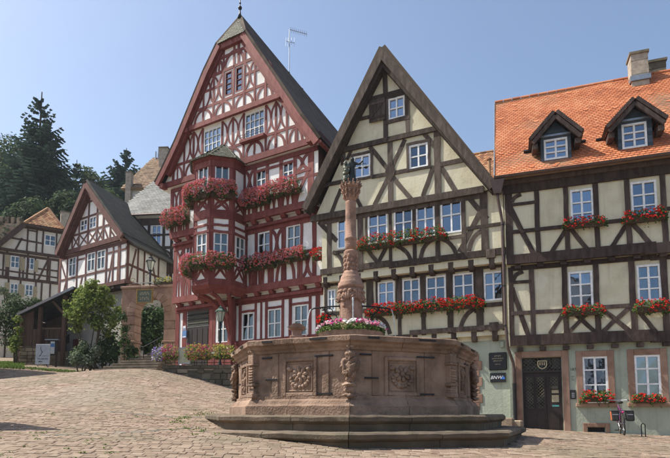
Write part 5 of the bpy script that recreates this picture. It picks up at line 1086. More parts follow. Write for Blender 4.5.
G1.wall([(gl, 0), (gr, 0), (gr, eg+.1), (gl, eg+.1)], 8, WG)
pg = math.radians(46); zrg = FG.at(140, 181.5, -3.4)[1]; Lg = (zrg-eg)/math.sin(pg); S2 = FG.n*-math.cos(pg)+V3((0, 0, math.sin(pg))); N2 = FG.n*math.sin(pg)+V3((0, 0, math.cos(pg)))
a = FG.P(gl-.3, eg, .4); wd = gr-gl+.6; mb = MB(); slab(mb, [a, a+FG.t*wd, a+FG.t*wd+S2*Lg, a+S2*Lg+FG.t*.8], .14); q = a+S2*Lg+FG.t*.8; slab(mb, [q, q+FG.t*(wd-.8), q+FG.t*(wd-.8)+WG*4-V3((0, 0, 4)), q+WG*4-V3((0, 0, 4))], .14); slab(mb, [a, q, q+WG*4-V3((0, 0, 4)), a+WG*8][::-1], .1); rg = mb.build('roof', 'grey_slate', hg)
mb = MB(); tiles(mb, a, FG.t, S2, N2, int(wd/.24), int(Lg/.2)+1, .24, .2, lambda u, s: u > .8*s/Lg-.1); mb.build('roof_slates', 'grey_slate', rg, kind='stuff')
mb = MB(); mb.tube([a+S2*-.02+N2*-.05, a+FG.t*wd-N2*.05], .07, 8); mb.build('gutter', 'copper_pipe', hg)
FN = Fac((-10.5, 40), 4); hn = thing('brown_roofed_house', 'hip-roofed house with brown tiles and rendered chimneys rising behind the grey roof', 'house', FN.P(0, 4, -3)); en = FN.at(132, 188, .3)[1]
N1 = St(FN, 0, hn, 'oak_timber', 'pale_plaster'); nl = FN.at(126, 190, 0)[0]; N1.wall([(nl, 2), (nl+9, 2), (nl+9, en+.1), (nl, en+.1)], 7, -FN.n)
zn = FN.at(153, 157.5, -3.6)[1]; p0, p1_, p2_, p3_ = FN.P(nl-.3, en, .3), FN.P(nl+9.3, en, .3), FN.P(nl+9.3, en, -7.5), FN.P(nl-.3, en, -7.5); r0, r1_ = FN.P(FN.at(153, 158, -3.6)[0], zn, -3.6), FN.P(nl+7, zn, -3.6)
mb = MB(); [slab(mb, q, .12) for q in ([p0, p1_, r1_, r0], [p3_, p0, r0], [p2_, p3_, r0, r1_], [p1_, p2_, r1_])]; rn = mb.build('roof', 'brown_tile', hn)
mb = MB(); s = (zn-en, 3.9); Ls = math.hypot(*s); S2 = FN.n*(-3.9/Ls)+V3((0, 0, (zn-en)/Ls)); N2 = FN.t.cross(S2); off = (r0-p0).dot(FN.t); tiles(mb, p0, FN.t, S2, N2, 42, int(Ls/.2), .23, .2, lambda u, ss: u > off*ss/Ls); mb.build('roof_tiles', 'brown_tile', rn, kind='stuff')
for (x0, x1, yt, dd_) in ((126.6, 132.8, 173.5, .1), (160.3, 170, 150, -2.6)):
    u0, u1 = FN.at(x0, yt, dd_)[0], FN.at(x1, yt, dd_)[0]; chimney(FN.P((u0+u1)/2, 0, dd_), (u1-u0)/2*.85, en-1.2, FN.at(x0, yt, dd_)[1], 'chimney_render', hn, FN.t)
u, v = FN.at(157, 157, -3.4); mb = MB(); [mb.tube([FN.P(u+k, v-.6, -3.4), FN.P(u+k, v+h, -3.4)], .07, 8) for k, h in ((-.12, .5), (.12, .75))]; mb.build('flue_pipe', 'zinc', hn)

# ------------------------------------------------------------------ sandstone gateway with arch
FT = Fac((-8.15, 27.6), 9); gt = thing('stone_gateway', 'pink sandstone gateway with round arch beside the red house', 'gateway', FT.P(-1.8, 2.2, -.4))
X = lambda x, y: FT.at(x, y, 0)
gp = [X(121, 330)[0], X(134.5, 330)[0], X(163.5, 330)[0], X(181, 330)[0]]; gz0 = 1.7; gtop = X(165, 288.5)[1]; spring = X(150, 312)[1]; ac = (gp[1]+gp[2])/2; ar = (gp[2]-gp[1])/2
random.seed(8)
for (u0, u1) in ((gp[0], gp[1]), (gp[2], gp[3])):
    v = gz0; k = 0
    while v < spring+.25:
        h = uni(.4, .62); s0 = uni(.35, .65) if k % 2 else None
        for (a, b2) in (((u0, u1),) if s0 is None else ((u0, u0+(u1-u0)*s0), (u0+(u1-u0)*s0, u1))):
            mb = MB(); fbox(mb, FT, a+.006, b2-.006, v+.006, v+h-.006, -.7, uni(.0, .03)); modbevel(mb.build('stone_block', 'pink_sandstone', gt), .025, 2)
        v += h; k += 1
        if abs(k-4) < .5: mb = MB(); fbox(mb, FT, u0-.05, u1+.05, v, v+.12, -.75, .07); modbevel(mb.build('string_course', 'pink_sandstone', gt), .02); v += .125
n = 11
for k in range(n):
    a0, a1 = math.pi*k/n+.006, math.pi*(k+1)/n-.006; mb = MB(); ro = ar+.42
    mb.prism([FT.P(ac+r_*math.cos(t2), spring+r_*math.sin(t2)*.95, .05) for r_, t2 in ((ar, a0), (ar, (a0+a1)/2), (ar, a1), (ro, a1), (ro, (a0+a1)/2), (ro, a0))], FT.n*-.72); modbevel(mb.build('voussoir', 'pink_sandstone', gt, recalc=True), .015)
sp_t = spring+ (ar+.42)*.95
pts = [(gp[0], spring+.2), (gp[0], gtop), (gp[3], gtop), (gp[3], spring+.2)]+[(ac+(ar+.4)*math.cos(t2), spring+(ar+.4)*.95*math.sin(t2)) for t2 in [math.pi*i/12 for i in range(13)]]
gtop = max(gtop, sp_t+.12)
pts[1] = (gp[0], gtop); pts[2] = (gp[3], gtop)
tri = tessellate_polygon([[V3((p[0], p[1], 0)) for p in pts]]); mb = MB(); m_ = len(pts)
mb.add([FT.P(p[0], p[1], .01) for p in pts]+[FT.P(p[0], p[1], -.65) for p in pts], [tuple(t2) for t2 in tri]+[tuple(x+m_ for x in t2) for t2 in tri]+[(i, (i+1) % m_, m_+(i+1) % m_, m_+i) for i in range(m_)]); mb.build('spandrel', 'pink_sandstone', gt)
mb = MB(); fbox(mb, FT, gp[0]-.08, gp[3]+.08, gtop, gtop+.14, -.74, .1); modbevel(mb.build('coping', 'pink_sandstone', gt), .03)
# steps up through the gateway, with handrail
stp = thing('stone_stairs', 'worn stone steps with iron handrail climbing to the gateway', 'stairs', FT.P(-3.4, 2, 1))
ux0 = FT.at(101, 370, .9)[0]
for k in range(7):
    u0 = FT.at(101+k*7.4, 370-k*2.6, .9)[0]; z1 = FT.at(101+k*7.4, 370-k*2.9, .9)[1]
    mb = MB(); fbox(mb, FT, u0, FT.at(163, 360, .9)[0], z1-.3, z1, .05-.0*k, 1.5-.12*k); modbevel(mb.build('stair_step', 'step_stone', stp), .02)
q = [FT.at(143.5, 372, 1.0), FT.at(143.5, 347, 1.0), FT.at(162, 337, 1.0)]
mb = MB(); mb.tube([FT.P(*q[0], 1.0), FT.P(*q[1], 1.0), FT.P(*q[2], 1.0)], .025, 6); q2 = FT.at(154.5, 341, 1.0); mb.tube([FT.P(*q2, 1.0), FT.P(q2[0], FT.at(154.5, 369, 1.0)[1], 1.0)], .022, 6); q3 = FT.at(140, 346, 1.0); mb.tube([FT.P(*q[1], 1.0), FT.P(*q3, 1.0)], .022, 6); mb.build('handrail', 'black_iron', stp)

# ------------------------------------------------------------------ terrace with rubble retaining wall in front of the red house
TZ = 1.83; tpts = [(-6.78, 20.5), (-.6, 20.0), (-.6, 21.7), (-8.6, 27.0)]
mb = MB(); mb.prism([V3((x, y, TZ)) for x, y in tpts], V3((0, 0, -.2))); terr = mb.build('terrace', 'terrace_slab', kind='structure')
tw = thing('retaining_wall', 'low dark rubble retaining wall under the terrace flowers', 'wall', (-4, 20.3, .5))
random.seed(3)
def wallrun(A, B, ztop, zbot, root, th=.4, m='dark_stone'):
    A, B = V3((*A, 0)), V3((*B, 0)); t2 = (B-A); L = t2.length; t2.normalize(); Fx = Fac((A.x, A.y), t=t2)
    v = ztop-.14
    mb = MB(); fbox(mb, Fx, 0, L, zbot-.6, ztop-.14, -th, -.04); mb.build('wall_core', m, root)
    u = 0
    while u < L: ww = uni(.6, 1.0); mb = MB(); fbox(mb, Fx, u+.005, min(L, u+ww)-.005, ztop-.14, ztop+.01, -th-.02, .05); modbevel(mb.build('coping_stone', m, root), .02); u += ww
    while v > zbot-.3:
        h = uni(.16, .26); u = -uni(0, .2)
        while u < L:
            ww = uni(.25, .55); mb = MB(); fbox(mb, Fx, max(0, u)+.008, min(L, u+ww)-.008, v-h+.006, v-.006, -.12, uni(-.03, .045)); modbevel(mb.build('wall_stone', random.choice((m, m, 'rubble_stone')), root), .035, 2); u += ww
        v -= h
wallrun((-6.78, 20.5), (-.6, 20.0), TZ, .2, tw); wallrun((-8.4, 26.5), (-6.79, 20.52), TZ, 1.5, tw)
# ------------------------------------------------------------------ market fountain
fo = thing('market_fountain', 'octagonal red sandstone market fountain with carved panels and tall column', 'fountain', (FC.x, FC.y, -.3))
def corner(i, r): a = -math.pi/2-FR+i*math.pi/4; return V3((FC.x+r*math.cos(a), FC.y+r*math.sin(a), 0))
# corner 0 faces the viewer; side i runs from corner i to corner i+1 (towards the right)
def octseg(prof, i, f0, f1, name, m, nsub=6, amp=.006, bev=.012, parent=None, gap=.004):
    """prof: closed (r,z) outline; a stone along side i between fractions f0,f1"""
    mb = MB(); k = len(prof); L = (corner(i+1, 2.6)-corner(i, 2.6)).length; g = gap/L; vs = []; f0 += g; f1 -= g
    for j in range(nsub+1):
        f = f0+(f1-f0)*j/nsub
        for r, z in prof:
            p = corner(i, r).lerp(corner(i+1, r), f)+V3((0, 0, z)); q = noise.noise_vector(p*4)*amp+noise.noise_vector(p*17)*amp*.5; vs.append(p+q)
    fs = [(j*k+a, j*k+(a+1) % k, (j+1)*k+(a+1) % k, (j+1)*k+a) for j in range(nsub) for a in range(k)]
    fs += [tuple(range(k-1, -1, -1)), tuple(range(nsub*k, (nsub+1)*k))]
    mb.add(vs, fs); o = mb.build(name, m, parent or fo, recalc=True); return o
step1 = [(3.13, -.05), (3.16, -.08), (3.155, -.14), (3.11, -.17), (3.07, -.19), (3.06, -.34), (2.3, -.34), (2.3, -.05)]
step2 = [(3.52, -.30), (3.57, -.33), (3.565, -.39), (3.52, -.42), (3.47, -.44), (3.46, -1.3), (2.8, -1.3), (2.8, -.30)]
RB = 2.46
plinth = [(2.63, -.05), (2.63, .1), (2.58, .13), (2.55, .19), (2.50, .22), (2.50, .27), (2.1, .27), (2.1, -.05)]
body = [(RB, .26), (RB, 1.03), (2.14, 1.03), (2.14, .26)]
rim = [(RB, 1.02), (2.49, 1.03), (2.5, 1.07), (2.54, 1.1), (2.56, 1.14), (2.62, 1.17), (2.63, 1.25), (2.6, 1.265), (2.3, 1.275), (2.16, 1.25), (2.14, 1.02)]
random.seed(21)
for i in range(8):
    c = uni(.4, .6)
    octseg(step1, i, 0, c, 'upper_step', 'step_stone', 12, .012); octseg(step1, i, c, 1, 'upper_step', 'step_stone', 12, .012)
    c = uni(.35, .65); octseg(step2, i, 0, c, 'lower_step', 'step_stone', 12, .012); octseg(step2, i, c, 1, 'lower_step', 'step_stone', 12, .012)
    c = uni(.4, .6); octseg(plinth, i, 0, c, 'plinth_stone', 'fountain_sandstone', 12, .012); octseg(plinth, i, c, 1, 'plinth_stone', 'fountain_sandstone', 12, .012)
    octseg(body, i, 0, 1, 'basin_panel', 'fountain_sandstone', 8, .004)
    c = uni(.3, .7); octseg(rim, i, 0, c, 'rim_stone', 'fountain_sandstone', 16, .009); octseg(rim, i, c, 1, 'rim_stone', 'fountain_sandstone', 16, .009)
    # carved face: frame, rosette, pilaster strips, iron clamps
    A, B = corner(i, RB), corner(i+1, RB); Fi = Fac((A.x, A.y), t=(B-A)); L = (B-A).length; m = L/2
    strip = lambda u0, u1, v0, v1, d, nm='face_strip', mt='fountain_sandstone': modbevel(fbox(MB(), Fi, u0, u1, v0, v1, -.03, d).build(nm, mt, fo), .01)
    s = .27; z0, z1 = .33, .87
    for q in ((m-s-.06, m-s, z0-.06, z1+.06), (m+s, m+s+.06, z0-.06, z1+.06), (m-s, m+s, z1, z1+.06), (m-s, m+s, z0-.06, z0)): strip(*q, .035, 'panel_frame')
    for q in ((m-s+.02, m-s+.045, z0+.02, z1-.02), (m+s-.045, m+s-.02, z0+.02, z1-.02), (m-s+.045, m+s-.045, z1-.045, z1-.02), (m-s+.045, m+s-.045, z0+.02, z0+.045)): strip(*q, .018, 'panel_frame')
    for q in (m-s-.29, m+s+.16): strip(q, q+.13, .27, 1.02, .02)
    mb = MB(); cz = (z0+z1)/2
    if i in (0, 7):
        mb.ball(Fi.P(m, cz+.04, .012), .045, .045, .045, 12, 8, None, .25); mb.lathe(V3((0, 0, 0)), [(.0, 0)], 3) if False else None
        for k in range(8):
            a = 2*math.pi*k/8+.2; rr = .105; c3 = Fi.P(m+rr*math.cos(a), cz+.04+rr*math.sin(a)*.8, .012); Mx = Matrix((Fi.t*math.cos(a)+V3((0, 0, math.sin(a))), Fi.t*-math.sin(a)+V3((0, 0, math.cos(a))), Fi.n)).transposed(); mb.ball(c3, .07*uni(.75, 1.1), .034, .03, 12, 8, Mx, .35)
        for k in range(9): a = math.pi*(1+k/8); c3 = Fi.P(m+.17*math.cos(a)*1.05, cz-.02+.15*math.sin(a), .005); mb.ball(c3, .045*uni(.6, 1.1), .03, .04*uni(.7, 1.2), 10, 7, None, .5)
        for sg in (-1, 1): mb.ball(Fi.P(m+sg*.19, cz+.14, .02), .055, .03, .04, 7, 4, None, .5)
    else:
        for k in range(14): mb.ball(Fi.P(m+uni(-.13, .13), cz+uni(-.18, .18), .015), uni(.03, .06), .03, uni(.03, .07), 7, 4, None, .5)
    mb.build('rosette', 'fountain_sandstone', fo, smooth=True)
    for (u0, v, ln) in ((m-s-.42, .55, .24), (m+s+.02, .93, .34), (m+s+.06, .29, .28), (m-s-.5, .94, .2)):
        mb = MB(); fbox(mb, Fi, u0, u0+ln, v, v+.028, -.02, .026); mb.build('iron_clamp', 'black_iron', fo)
    At, Bt = corner(i, 2.63), corner(i+1, 2.63); Ft = Fac((At.x, At.y), t=(Bt-At)); Lt = (Bt-At).length
    for (f, ln) in ((.16, .2), (.63, .32)): mb = MB(); fbox(mb, Ft, Lt*f, Lt*f+ln, 1.205, 1.235, -.03, .012); mb.build('iron_clamp', 'black_iron', fo)
    # corner pilaster: half figure on scroll bracket at odd corners, reeded pier otherwise
    cp = corner(i, RB); od = (cp-FC); od.z = 0; od.normalize(); sd = V3((-od.y, od.x, 0)); Mx = Matrix((sd, od, V3((0, 0, 1)))).transposed()
    mb = MB(); pp = lambda s2, o2, z: cp+sd*s2+od*o2+V3((0, 0, z))
    if i in (0, 6, 2, 4):
        for c3, rr in (((0, .06, .93), (.075, .07, .09)), ((0, .05, .82), (.12, .07, .08)), ((-.11, .06, .76), (.05, .05, .1)), ((.11, .06, .76), (.05, .05, .1)), ((0, .06, .7), (.11, .08, .13)), ((-.06, .09, .64), (.06, .05, .05)), ((.05, .09, .6), (.05, .04, .06)), ((0, .05, .54), (.07, .06, .09)), ((0, .06, .45), (.11, .07, .035)), ((0, .05, .36), (.08, .06, .08)), ((0, .06, .27), (.1, .07, .04))): mb.ball(pp(*c3), *rr, 18, 12, Mx, .7)
        mb.build('carved_figure', 'fountain_sandstone', fo, smooth=True)
    else:
        for (z0_, z1_, hw2, dp) in ((.25, .33, .1, .08), (.33, .36, .085, .065), (.36, .42, .07, .05), (.45, .5, .1, .08), (.5, .82, .075, .055), (.82, .86, .1, .08), (.86, 1.02, .085, .07)): mb.box(pp(0, dp*.3, (z0_+z1_)/2), sd*hw2, od*dp, V3((0, 0, (z1_-z0_)/2)))
        for k in range(6): mb.box(pp(0, .05, .53+k*.048), sd*.068, od*.045, V3((0, 0, .016)))
        modbevel(mb.build('pier', 'fountain_sandstone', fo), .01)
    mb = MB(); mb.ball(pp(-.04, .1, 1.07), .02); mb.ball(pp(.03, .095, 1.07), .035, .02, .014, rot=Mx); mb.build('rim_boss', 'fountain_sandstone', fo)
mb = MB(); vs = [corner(i, 2.15)+V3((0, 0, .98)) for i in range(8)]; mb.add(vs, [tuple(range(8))]); mb.build('water', 'water', fo)
mb = MB(); vs = [corner(i, 2.16)+V3((0, 0, .3)) for i in range(8)]; mb.add(vs, [tuple(range(8))]); mb.build('basin_floor', 'step_stone', fo)
# little gabled stone block on the rim
P = atY(297, 333, 9.35); mb = MB(); mb.box((P.x, P.y, P.z+.0), (.085, 0, 0), (0, .085, 0), (0, 0, .07)); mb.box((P.x, P.y, P.z+.075), (.13, 0, 0), (0, .12, 0), (0, 0, .018)); mb.prism([V3((P.x-.15, P.y-.13, P.z+.09)), V3((P.x+.15, P.y-.13, P.z+.09)), V3((P.x+.05, P.y-.13, P.z+.15)), V3((P.x-.05, P.y-.13, P.z+.15))], (0, .26, 0)); mb.box((P.x, P.y, P.z-.1), (.12, 0, 0), (0, .12, 0), (0, 0, .04))
modbevel(mb.build('stone_cap', 'column_sandstone', fo), .008)
# column
CX, CY = atY(351, 300, 11).x, 11.0; zy = lambda y: atY(351, y, CY).z; px = CY/FPX*1.01
rl = lambda prof: [(r*px, zy(y)) for r, y in prof]
mb = MB(); mb.lathe((CX, CY, 0), rl([(16, 345), (16, 331), (13.5, 329), (12.2, 325), (11.5, 320), (11.2, 300), (11.6, 292), (12.3, 289)]), 24); mb.build('pedestal', 'column_sandstone', fo, smooth=True)
mb = MB(); mb.lathe((CX, CY, 0), rl([(12.3, 289.5), (13.2, 288.5), (13.4, 286.5), (12.6, 285.5), (12.9, 284), (11.4, 282.5), (10.6, 279.5), (10, 277), (8.6, 275.8), (8.9, 274.5), (7.6, 273), (7, 271.5)]), 28); mb.build('cornice', 'column_sandstone', fo, smooth=True)
mb = MB(); mb.lathe((CX, CY, 0), rl([(6.6, 272.5), (6.4, 268), (6.3, 258), (6.7, 254.5), (7.2, 253), (7.2, 252), (6, 251)]), 24)
drum = mb.build('carved_drum', 'column_sandstone', fo, smooth=True)
mb = MB(); random.seed(4)
for k in range(9):
    a = 2*math.pi*k/9
    for dz in range(4): yy = 269.5-dz*4.2; rr = 6.4*px; mb.ball((CX+rr*math.cos(a+.2*(dz % 2)), CY+rr*math.sin(a+.2*(dz % 2)), zy(yy)), .035, .035, .045, 7, 5, None, .5)
mb.build('drum_ornament', 'column_sandstone', drum, smooth=True)
mb = MB(); mb.lathe((CX, CY, 0), rl([(5.6, 252), (5.7, 245), (5.7, 240.5), (6.3, 240), (6.3, 238.5), (5.6, 238), (5.5, 220), (5.3, 205), (5.6, 203.5), (5.3, 202)]), 24); mb.build('shaft', 'column_sandstone', fo, smooth=True)
mb = MB(); mb.lathe((CX, CY, 0), rl([(5.2, 203), (5.6, 198), (6.6, 193), (7.6, 190), (9, 188.5), (9, 186.5), (6, 186)]), 24); cap = mb.build('capital', 'column_sandstone', fo, smooth=True)
mb = MB()
for ring, (rr, yy, n2, sz) in enumerate(((6.2, 198, 8, .05), (7.6, 193.5, 10, .055), (9.2, 188, 12, .055), (8.6, 184.5, 9, .045))):
    for k in range(n2+3):
        a = 2*math.pi*(k+.5*ring)/(n2+3); od = V3((math.cos(a), math.sin(a), .55)).normalized(); Mx = V3((0, 0, 1)).rotation_difference((od+V3((0, 0, .5))).normalized()).to_matrix(); mb.ball((CX+rr*px*math.cos(a), CY+rr*px*math.sin(a), zy(yy)), sz*uni(.3, .5), sz*uni(.3, .5), sz*uni(1.0, 1.5), 7, 5, Mx, .7)
        mb.ball((CX+(rr+.9)*px*math.cos(a), CY+(rr+.9)*px*math.sin(a), zy(yy-2)), sz*.4, sz*.4, sz*.35, 6, 4, None, .8)
mb.build('capital_leaves', 'column_sandstone', cap, smooth=True)
for k in range(8):      # masks round the pedestal
    a = -math.pi/2+math.pi/4*k+.08; od = V3((math.cos(a), math.sin(a), 0)); sd = V3((-od.y, od.x, 0)); Mx = Matrix((sd, od, V3((0, 0, 1)))).transposed(); rr = 11.2*px; mb = MB()
    pp = lambda s2, o2, yy: V3((CX, CY, zy(yy)))+od*(rr+o2)+sd*s2
    for q, rad in (((0, .0, 298), (.085, .06, .1)), ((0, .06, 299), (.022, .03, .03)), ((-.035, .045, 297), (.02, .018, .014)), ((.035, .045, 297), (.02, .018, .014)), ((-.08, .01, 297), (.04, .04, .1)), ((.08, .01, 297), (.04, .04, .1)), ((-.05, .02, 293), (.05, .045, .04)), ((.05, .02, 293), (.05, .045, .04)), ((0, .035, 302), (.045, .035, .03)), ((0, -.01, 307), (.05, .035, .05))): mb.ball(pp(*q), *rad, 8, 6, Mx, .3)
    if k % 2 == 0: mb.tube([pp(0, .02, 301), pp(0, .1, 301.5)], .014, 6)
    mb.build('mask', 'column_sandstone', fo, smooth=True)
# iron spout arms with scrolls, and the jets of water
def jet(P, Q, lift, r, name='water_jet'):
    P, Q = V3(P), V3(Q); pts = []
    for k in range(13): f = k/12; p = P.lerp(Q, f); p.z = P.z+(Q.z-P.z)*f*f+lift*f*(1-f)*4; pts.append(p)
    mb = MB(); mb.tube(pts, [r*(1-.3*k/12)*uni(.75, 1.2) for k in range(13)], 6); mb.build(name, 'water', fo, smooth=True)
for sg, ex in ((-1, 313.5), (1, 388.5)):
    E2 = atY(ex, 308.5, CY-.1); S2 = V3((CX+sg*.2, CY-.05, zy(306.5))); mb = MB(); mb.tube([S2, S2.lerp(E2, .5)+V3((0, 0, .01)), E2, E2+V3((sg*.05, 0, -.03))], .018, 6)
    for (cx, cz, rr) in ((.38, -.13, .1), (.3, -.27, .12), (.22, -.42, .1), (.52, -.07, .05)):
        c3 = S2+V3((sg*(cx-.12), 0, cz)); mb.tube([c3+V3((sg*math.cos(t2)*rr*(1-.1*t2), 0, math.sin(t2)*rr*(1-.1*t2))) for t2 in [k*.55 for k in range(12)]], .011, 5)
    mb.tube([S2+V3((sg*.05, 0, -.55)), S2+V3((sg*.2, 0, -.3)), S2+V3((sg*.42, 0, -.03))], .012, 5); mb.build('spout_arm', 'black_iron', fo)
    jet(E2+V3((sg*.05, 0, -.03)), atY(306 if sg < 0 else 395.5, 336, CY-.1), .02, .013)
jet((CX+.03, CY-11.2*px-.1, zy(301.5)), (CX+.03, CY-11.2*px-.16, zy(325)), .01, .018)
# statue on the column
PS = V3((CX, CY, zy(186.3))); stt = thing('justice_statue', 'dark bronze robed figure with outstretched arm on top of the fountain column', 'statue', PS)
def skin(name, vs, es, m, parent, off, root=0, sub=2):
    me = bpy.data.meshes.new(name); me.from_pydata([v[:3] for v in vs], es, []); me.materials.append(MATS[m]); o = bpy.data.objects.new(name, me); COL.objects.link(o); o.parent = parent; o.location = off
    sk = o.modifiers.new('skin', 'SKIN'); sk.use_smooth_shade = True
    for i, v in enumerate(vs): me.skin_vertices[0].data[i].radius = (v[3], v[4] if len(v) > 4 else v[3]); me.skin_vertices[0].data[i].use_root = (i == root)
    s2 = o.modifiers.new('sub', 'SUBSURF'); s2.levels = sub; s2.render_levels = sub; return o
vs = [(0, 0, .32, .075, .065), (0, 0, .2, .09, .08), (.01, 0, .08, .11, .1), (.01, 0, .0, .13, .12), (0, 0, .42, .06, .05), (.005, 0, .5, .075, .055), (.005, 0, .555, .03), (.008, -.01, .6, .045, .05), (.01, -.012, .645, .04, .045),
      (.085, 0, .52, .03), (.15, -.04, .48, .024), (.215, -.06, .53, .02), (.24, -.065, .55, .018), (-.08, 0, .52, .03), (-.12, -.02, .44, .026), (-.1, -.08, .4, .02)]
es = [(0, 1), (1, 2), (2, 3), (0, 4), (4, 5), (5, 6), (6, 7), (7, 8), (5, 9), (9, 10), (10, 11), (11, 12), (5, 13), (13, 14), (14, 15)]
skin('figure', vs, es, 'dark_bronze', stt, (.03, 0, 0))
mb = MB(); random.seed(2); q = lambda x, y, z: PS+V3((x, y, z))
for k in range(26): f = uni(0, 1); mb.ball(q(-.07-.07*uni(0, 1)+.02*f, -.05+uni(-.05, .05), .04+.46*f), uni(.03, .055), .03, uni(.03, .06), 7, 5, None, .6)
mb.build('cloak', 'aged_bronze', stt, smooth=True)
mb = MB(); mb.tube([q(.265, -.065, .55), q(.27, -.065, .47)], .006, 5); mb.tube([q(.2, -.065, .46), q(.33, -.065, .49)], .007, 5); mb.lathe(q(.2, -.065, .36), [(.005, 0), (.04, .02), (.045, .03)], 8); mb.lathe(q(.33, -.065, .37), [(.005, 0), (.04, .02), (.045, .03)], 8); mb.tube([q(.2, -.065, .46), q(.2, -.065, .38)], .004, 4); mb.tube([q(.33, -.065, .49), q(.33, -.065, .39)], .004, 4); mb.build('scales', 'dark_bronze', stt)
mb = MB(); mb.tube([q(-.07, -.09, .36), q(-.15, -.11, .66)], .009, 5); mb.tube([q(-.11, -.09, .42), q(-.05, -.09, .44)], .008, 5); mb.build('sword', 'dark_bronze', stt)
mb = MB(); mb.lathe(q(.01, 0, -.02), [(.15, 0), (.15, .03), (.12, .045)], 14); mb.build('plinth', 'dark_bronze', stt)
# ------------------------------------------------------------------ flower boxes
RED = (('red_blossom', 1.0),); MIX = (('coral_blossom', .55), ('pink_blossom', .37), ('red_blossom', .08)); PINK = (('pink_blossom', .6), ('coral_blossom', .4))
def flowers(root, F, u0, u1, v0, v1, d, dep, pal, dens=1.0, leaf='geranium_leaf', lsz=.075, bsz=.034, lush=1.0, ln=330, bn=62):
    L = u1-u0; lf = MB(); bl = {m: MB() for m, _ in pal}; H = v1-v0
    top = lambda u: v1-H*.28*(.5+.5*noise.noise(V3((u*2.3+v0*7, d*3, 1))))-H*.45*max(0, abs((u-(u0+u1)/2)/(L/2))-.82)/.18
    bot = lambda u: v0+H*.45*(.5+.5*noise.noise(V3((u*2.9, v0*5, 9))))
    for k in range(int(ln*L*H/.5*dens)):
        u = uni(u0, u1); z = uni(bot(u), top(u)); o2 = dep*(1-((z-(v0+H*.55))/(H*.62))**2)*uni(.15, 1); lf.leaf(F.P(u, z, d+o2), lsz*uni(.7, 1.3), F.n+V3((0, 0, .8)))
    for k in range(int(bn*L*H/.5*dens*lush)):
        u = uni(u0+.02, u1-.02)
        if noise.noise(V3((u*3.1, v0*3, 5)))+uni(-.5, .5) < -.22: continue
        f = uni(0, 1)**.8; z = bot(u)+(top(u)+.03-bot(u))*f; o2 = dep*(1-((z-(v0+H*.55))/(H*.62))**2)+uni(-.02, .05)
        r = random.random(); acc = 0
        for m, w in pal:
            acc += w
            if r <= acc: break
        c = F.P(u, z, d+max(.03, o2))
        hs = bsz*uni(.7, 1.35)
        for q in range(9): e = V3((uni(-1, 1), uni(-1, 1), uni(-.3, 1))).normalized(); bl[m].leaf(c+e*hs*.8, hs*uni(.8, 1.2), e, .9)
    for k in range(int(L*7)):                        # trailing stems
        u = uni(u0, u1); z = bot(u)+.05; o2 = d+dep*.8; ln2 = uni(.05, .28)
        for q in range(6): lf.leaf(F.P(u+uni(-.03, .03), z-ln2*q/6, o2-.02*q+uni(-.03, .03)), lsz*uni(.5, 1), F.n+V3((0, 0, .3)))
    lf.build('foliage', leaf, root)
    for m, mb in bl.items():
        if mb.f: mb.build('blossoms', m, root)
NB = [0]
def flower_box(F, d, x0, x1, yt, yb, label, pal=RED, group=None, dep=.34, trough='planter_brown', **kw):
    NB[0] += 1; random.seed(100+NB[0])
    ym = (yt+yb)/2; u0, u1, v0, v1 = F.at(x0, ym, d+.15)[0], F.at(x1, ym, d+.15)[0], F.at((x0+x1)/2, yb, d+.15)[1], F.at((x0+x1)/2, yt, d+.15)[1]
    r = thing('flower_box', label, 'flower box', F.P((u0+u1)/2, v0, d+.1), group); H = v1-v0; zb = v0+H*.22
    mb = MB(); n = max(1, round((u1-u0)/1.0)); ww = (u1-u0-.12)/n
    for k in range(n): a = u0+.06+k*ww; mb.add([F.P(a+.02, zb+.17, d+.05), F.P(a+ww-.02, zb+.17, d+.05), F.P(a+ww-.02, zb+.17, d+.23), F.P(a+.02, zb+.17, d+.23), F.P(a+.04, zb, d+.07), F.P(a+ww-.04, zb, d+.07), F.P(a+ww-.04, zb, d+.2), F.P(a+.04, zb, d+.2)], [(0, 1, 2, 3), (4, 7, 6, 5), (0, 4, 5, 1), (1, 5, 6, 2), (2, 6, 7, 3), (3, 7, 4, 0)])
    mb.build('trough', trough, r); flowers(r, F, u0, u1, v0, v1, d+.04, dep, pal, **kw); return r
gR, gC, gH = 'geranium boxes of the orange-roofed house', 'geranium boxes of the cream gabled house', 'flower boxes of the red house'
for x0, x1, yt, yb, lb, d in ((561.5, 608, 215, 231, 'red geranium box under the left second-floor window of the orange-roofed house', 0), (621, 668, 207, 226, 'red geranium box under the right second-floor window of the orange-roofed house', 0),
    (561.5, 605.5, 303, 319, 'red geranium box under the left first-floor window of the orange-roofed house', -.18), (633, 670, 297, 316.5, 'red geranium box under the right first-floor window of the orange-roofed house', -.18),
    (579, 614.5, 388.5, 406, 'red geranium box on the ground-floor sill next to the lattice door', -.32), (630.5, 665, 393, 405.5, 'sparse red geranium box on the ground-floor sill above the bicycle', -.32)): flower_box(FRt, d, x0, x1, yt, yb, lb, RED, gR, dep=.26, lush=.8, bn=74)
flower_box(FCr, 0, 357, 448, 228, 250, 'long red geranium row under the second-floor windows of the cream gabled house', RED, gC, lush=.75)
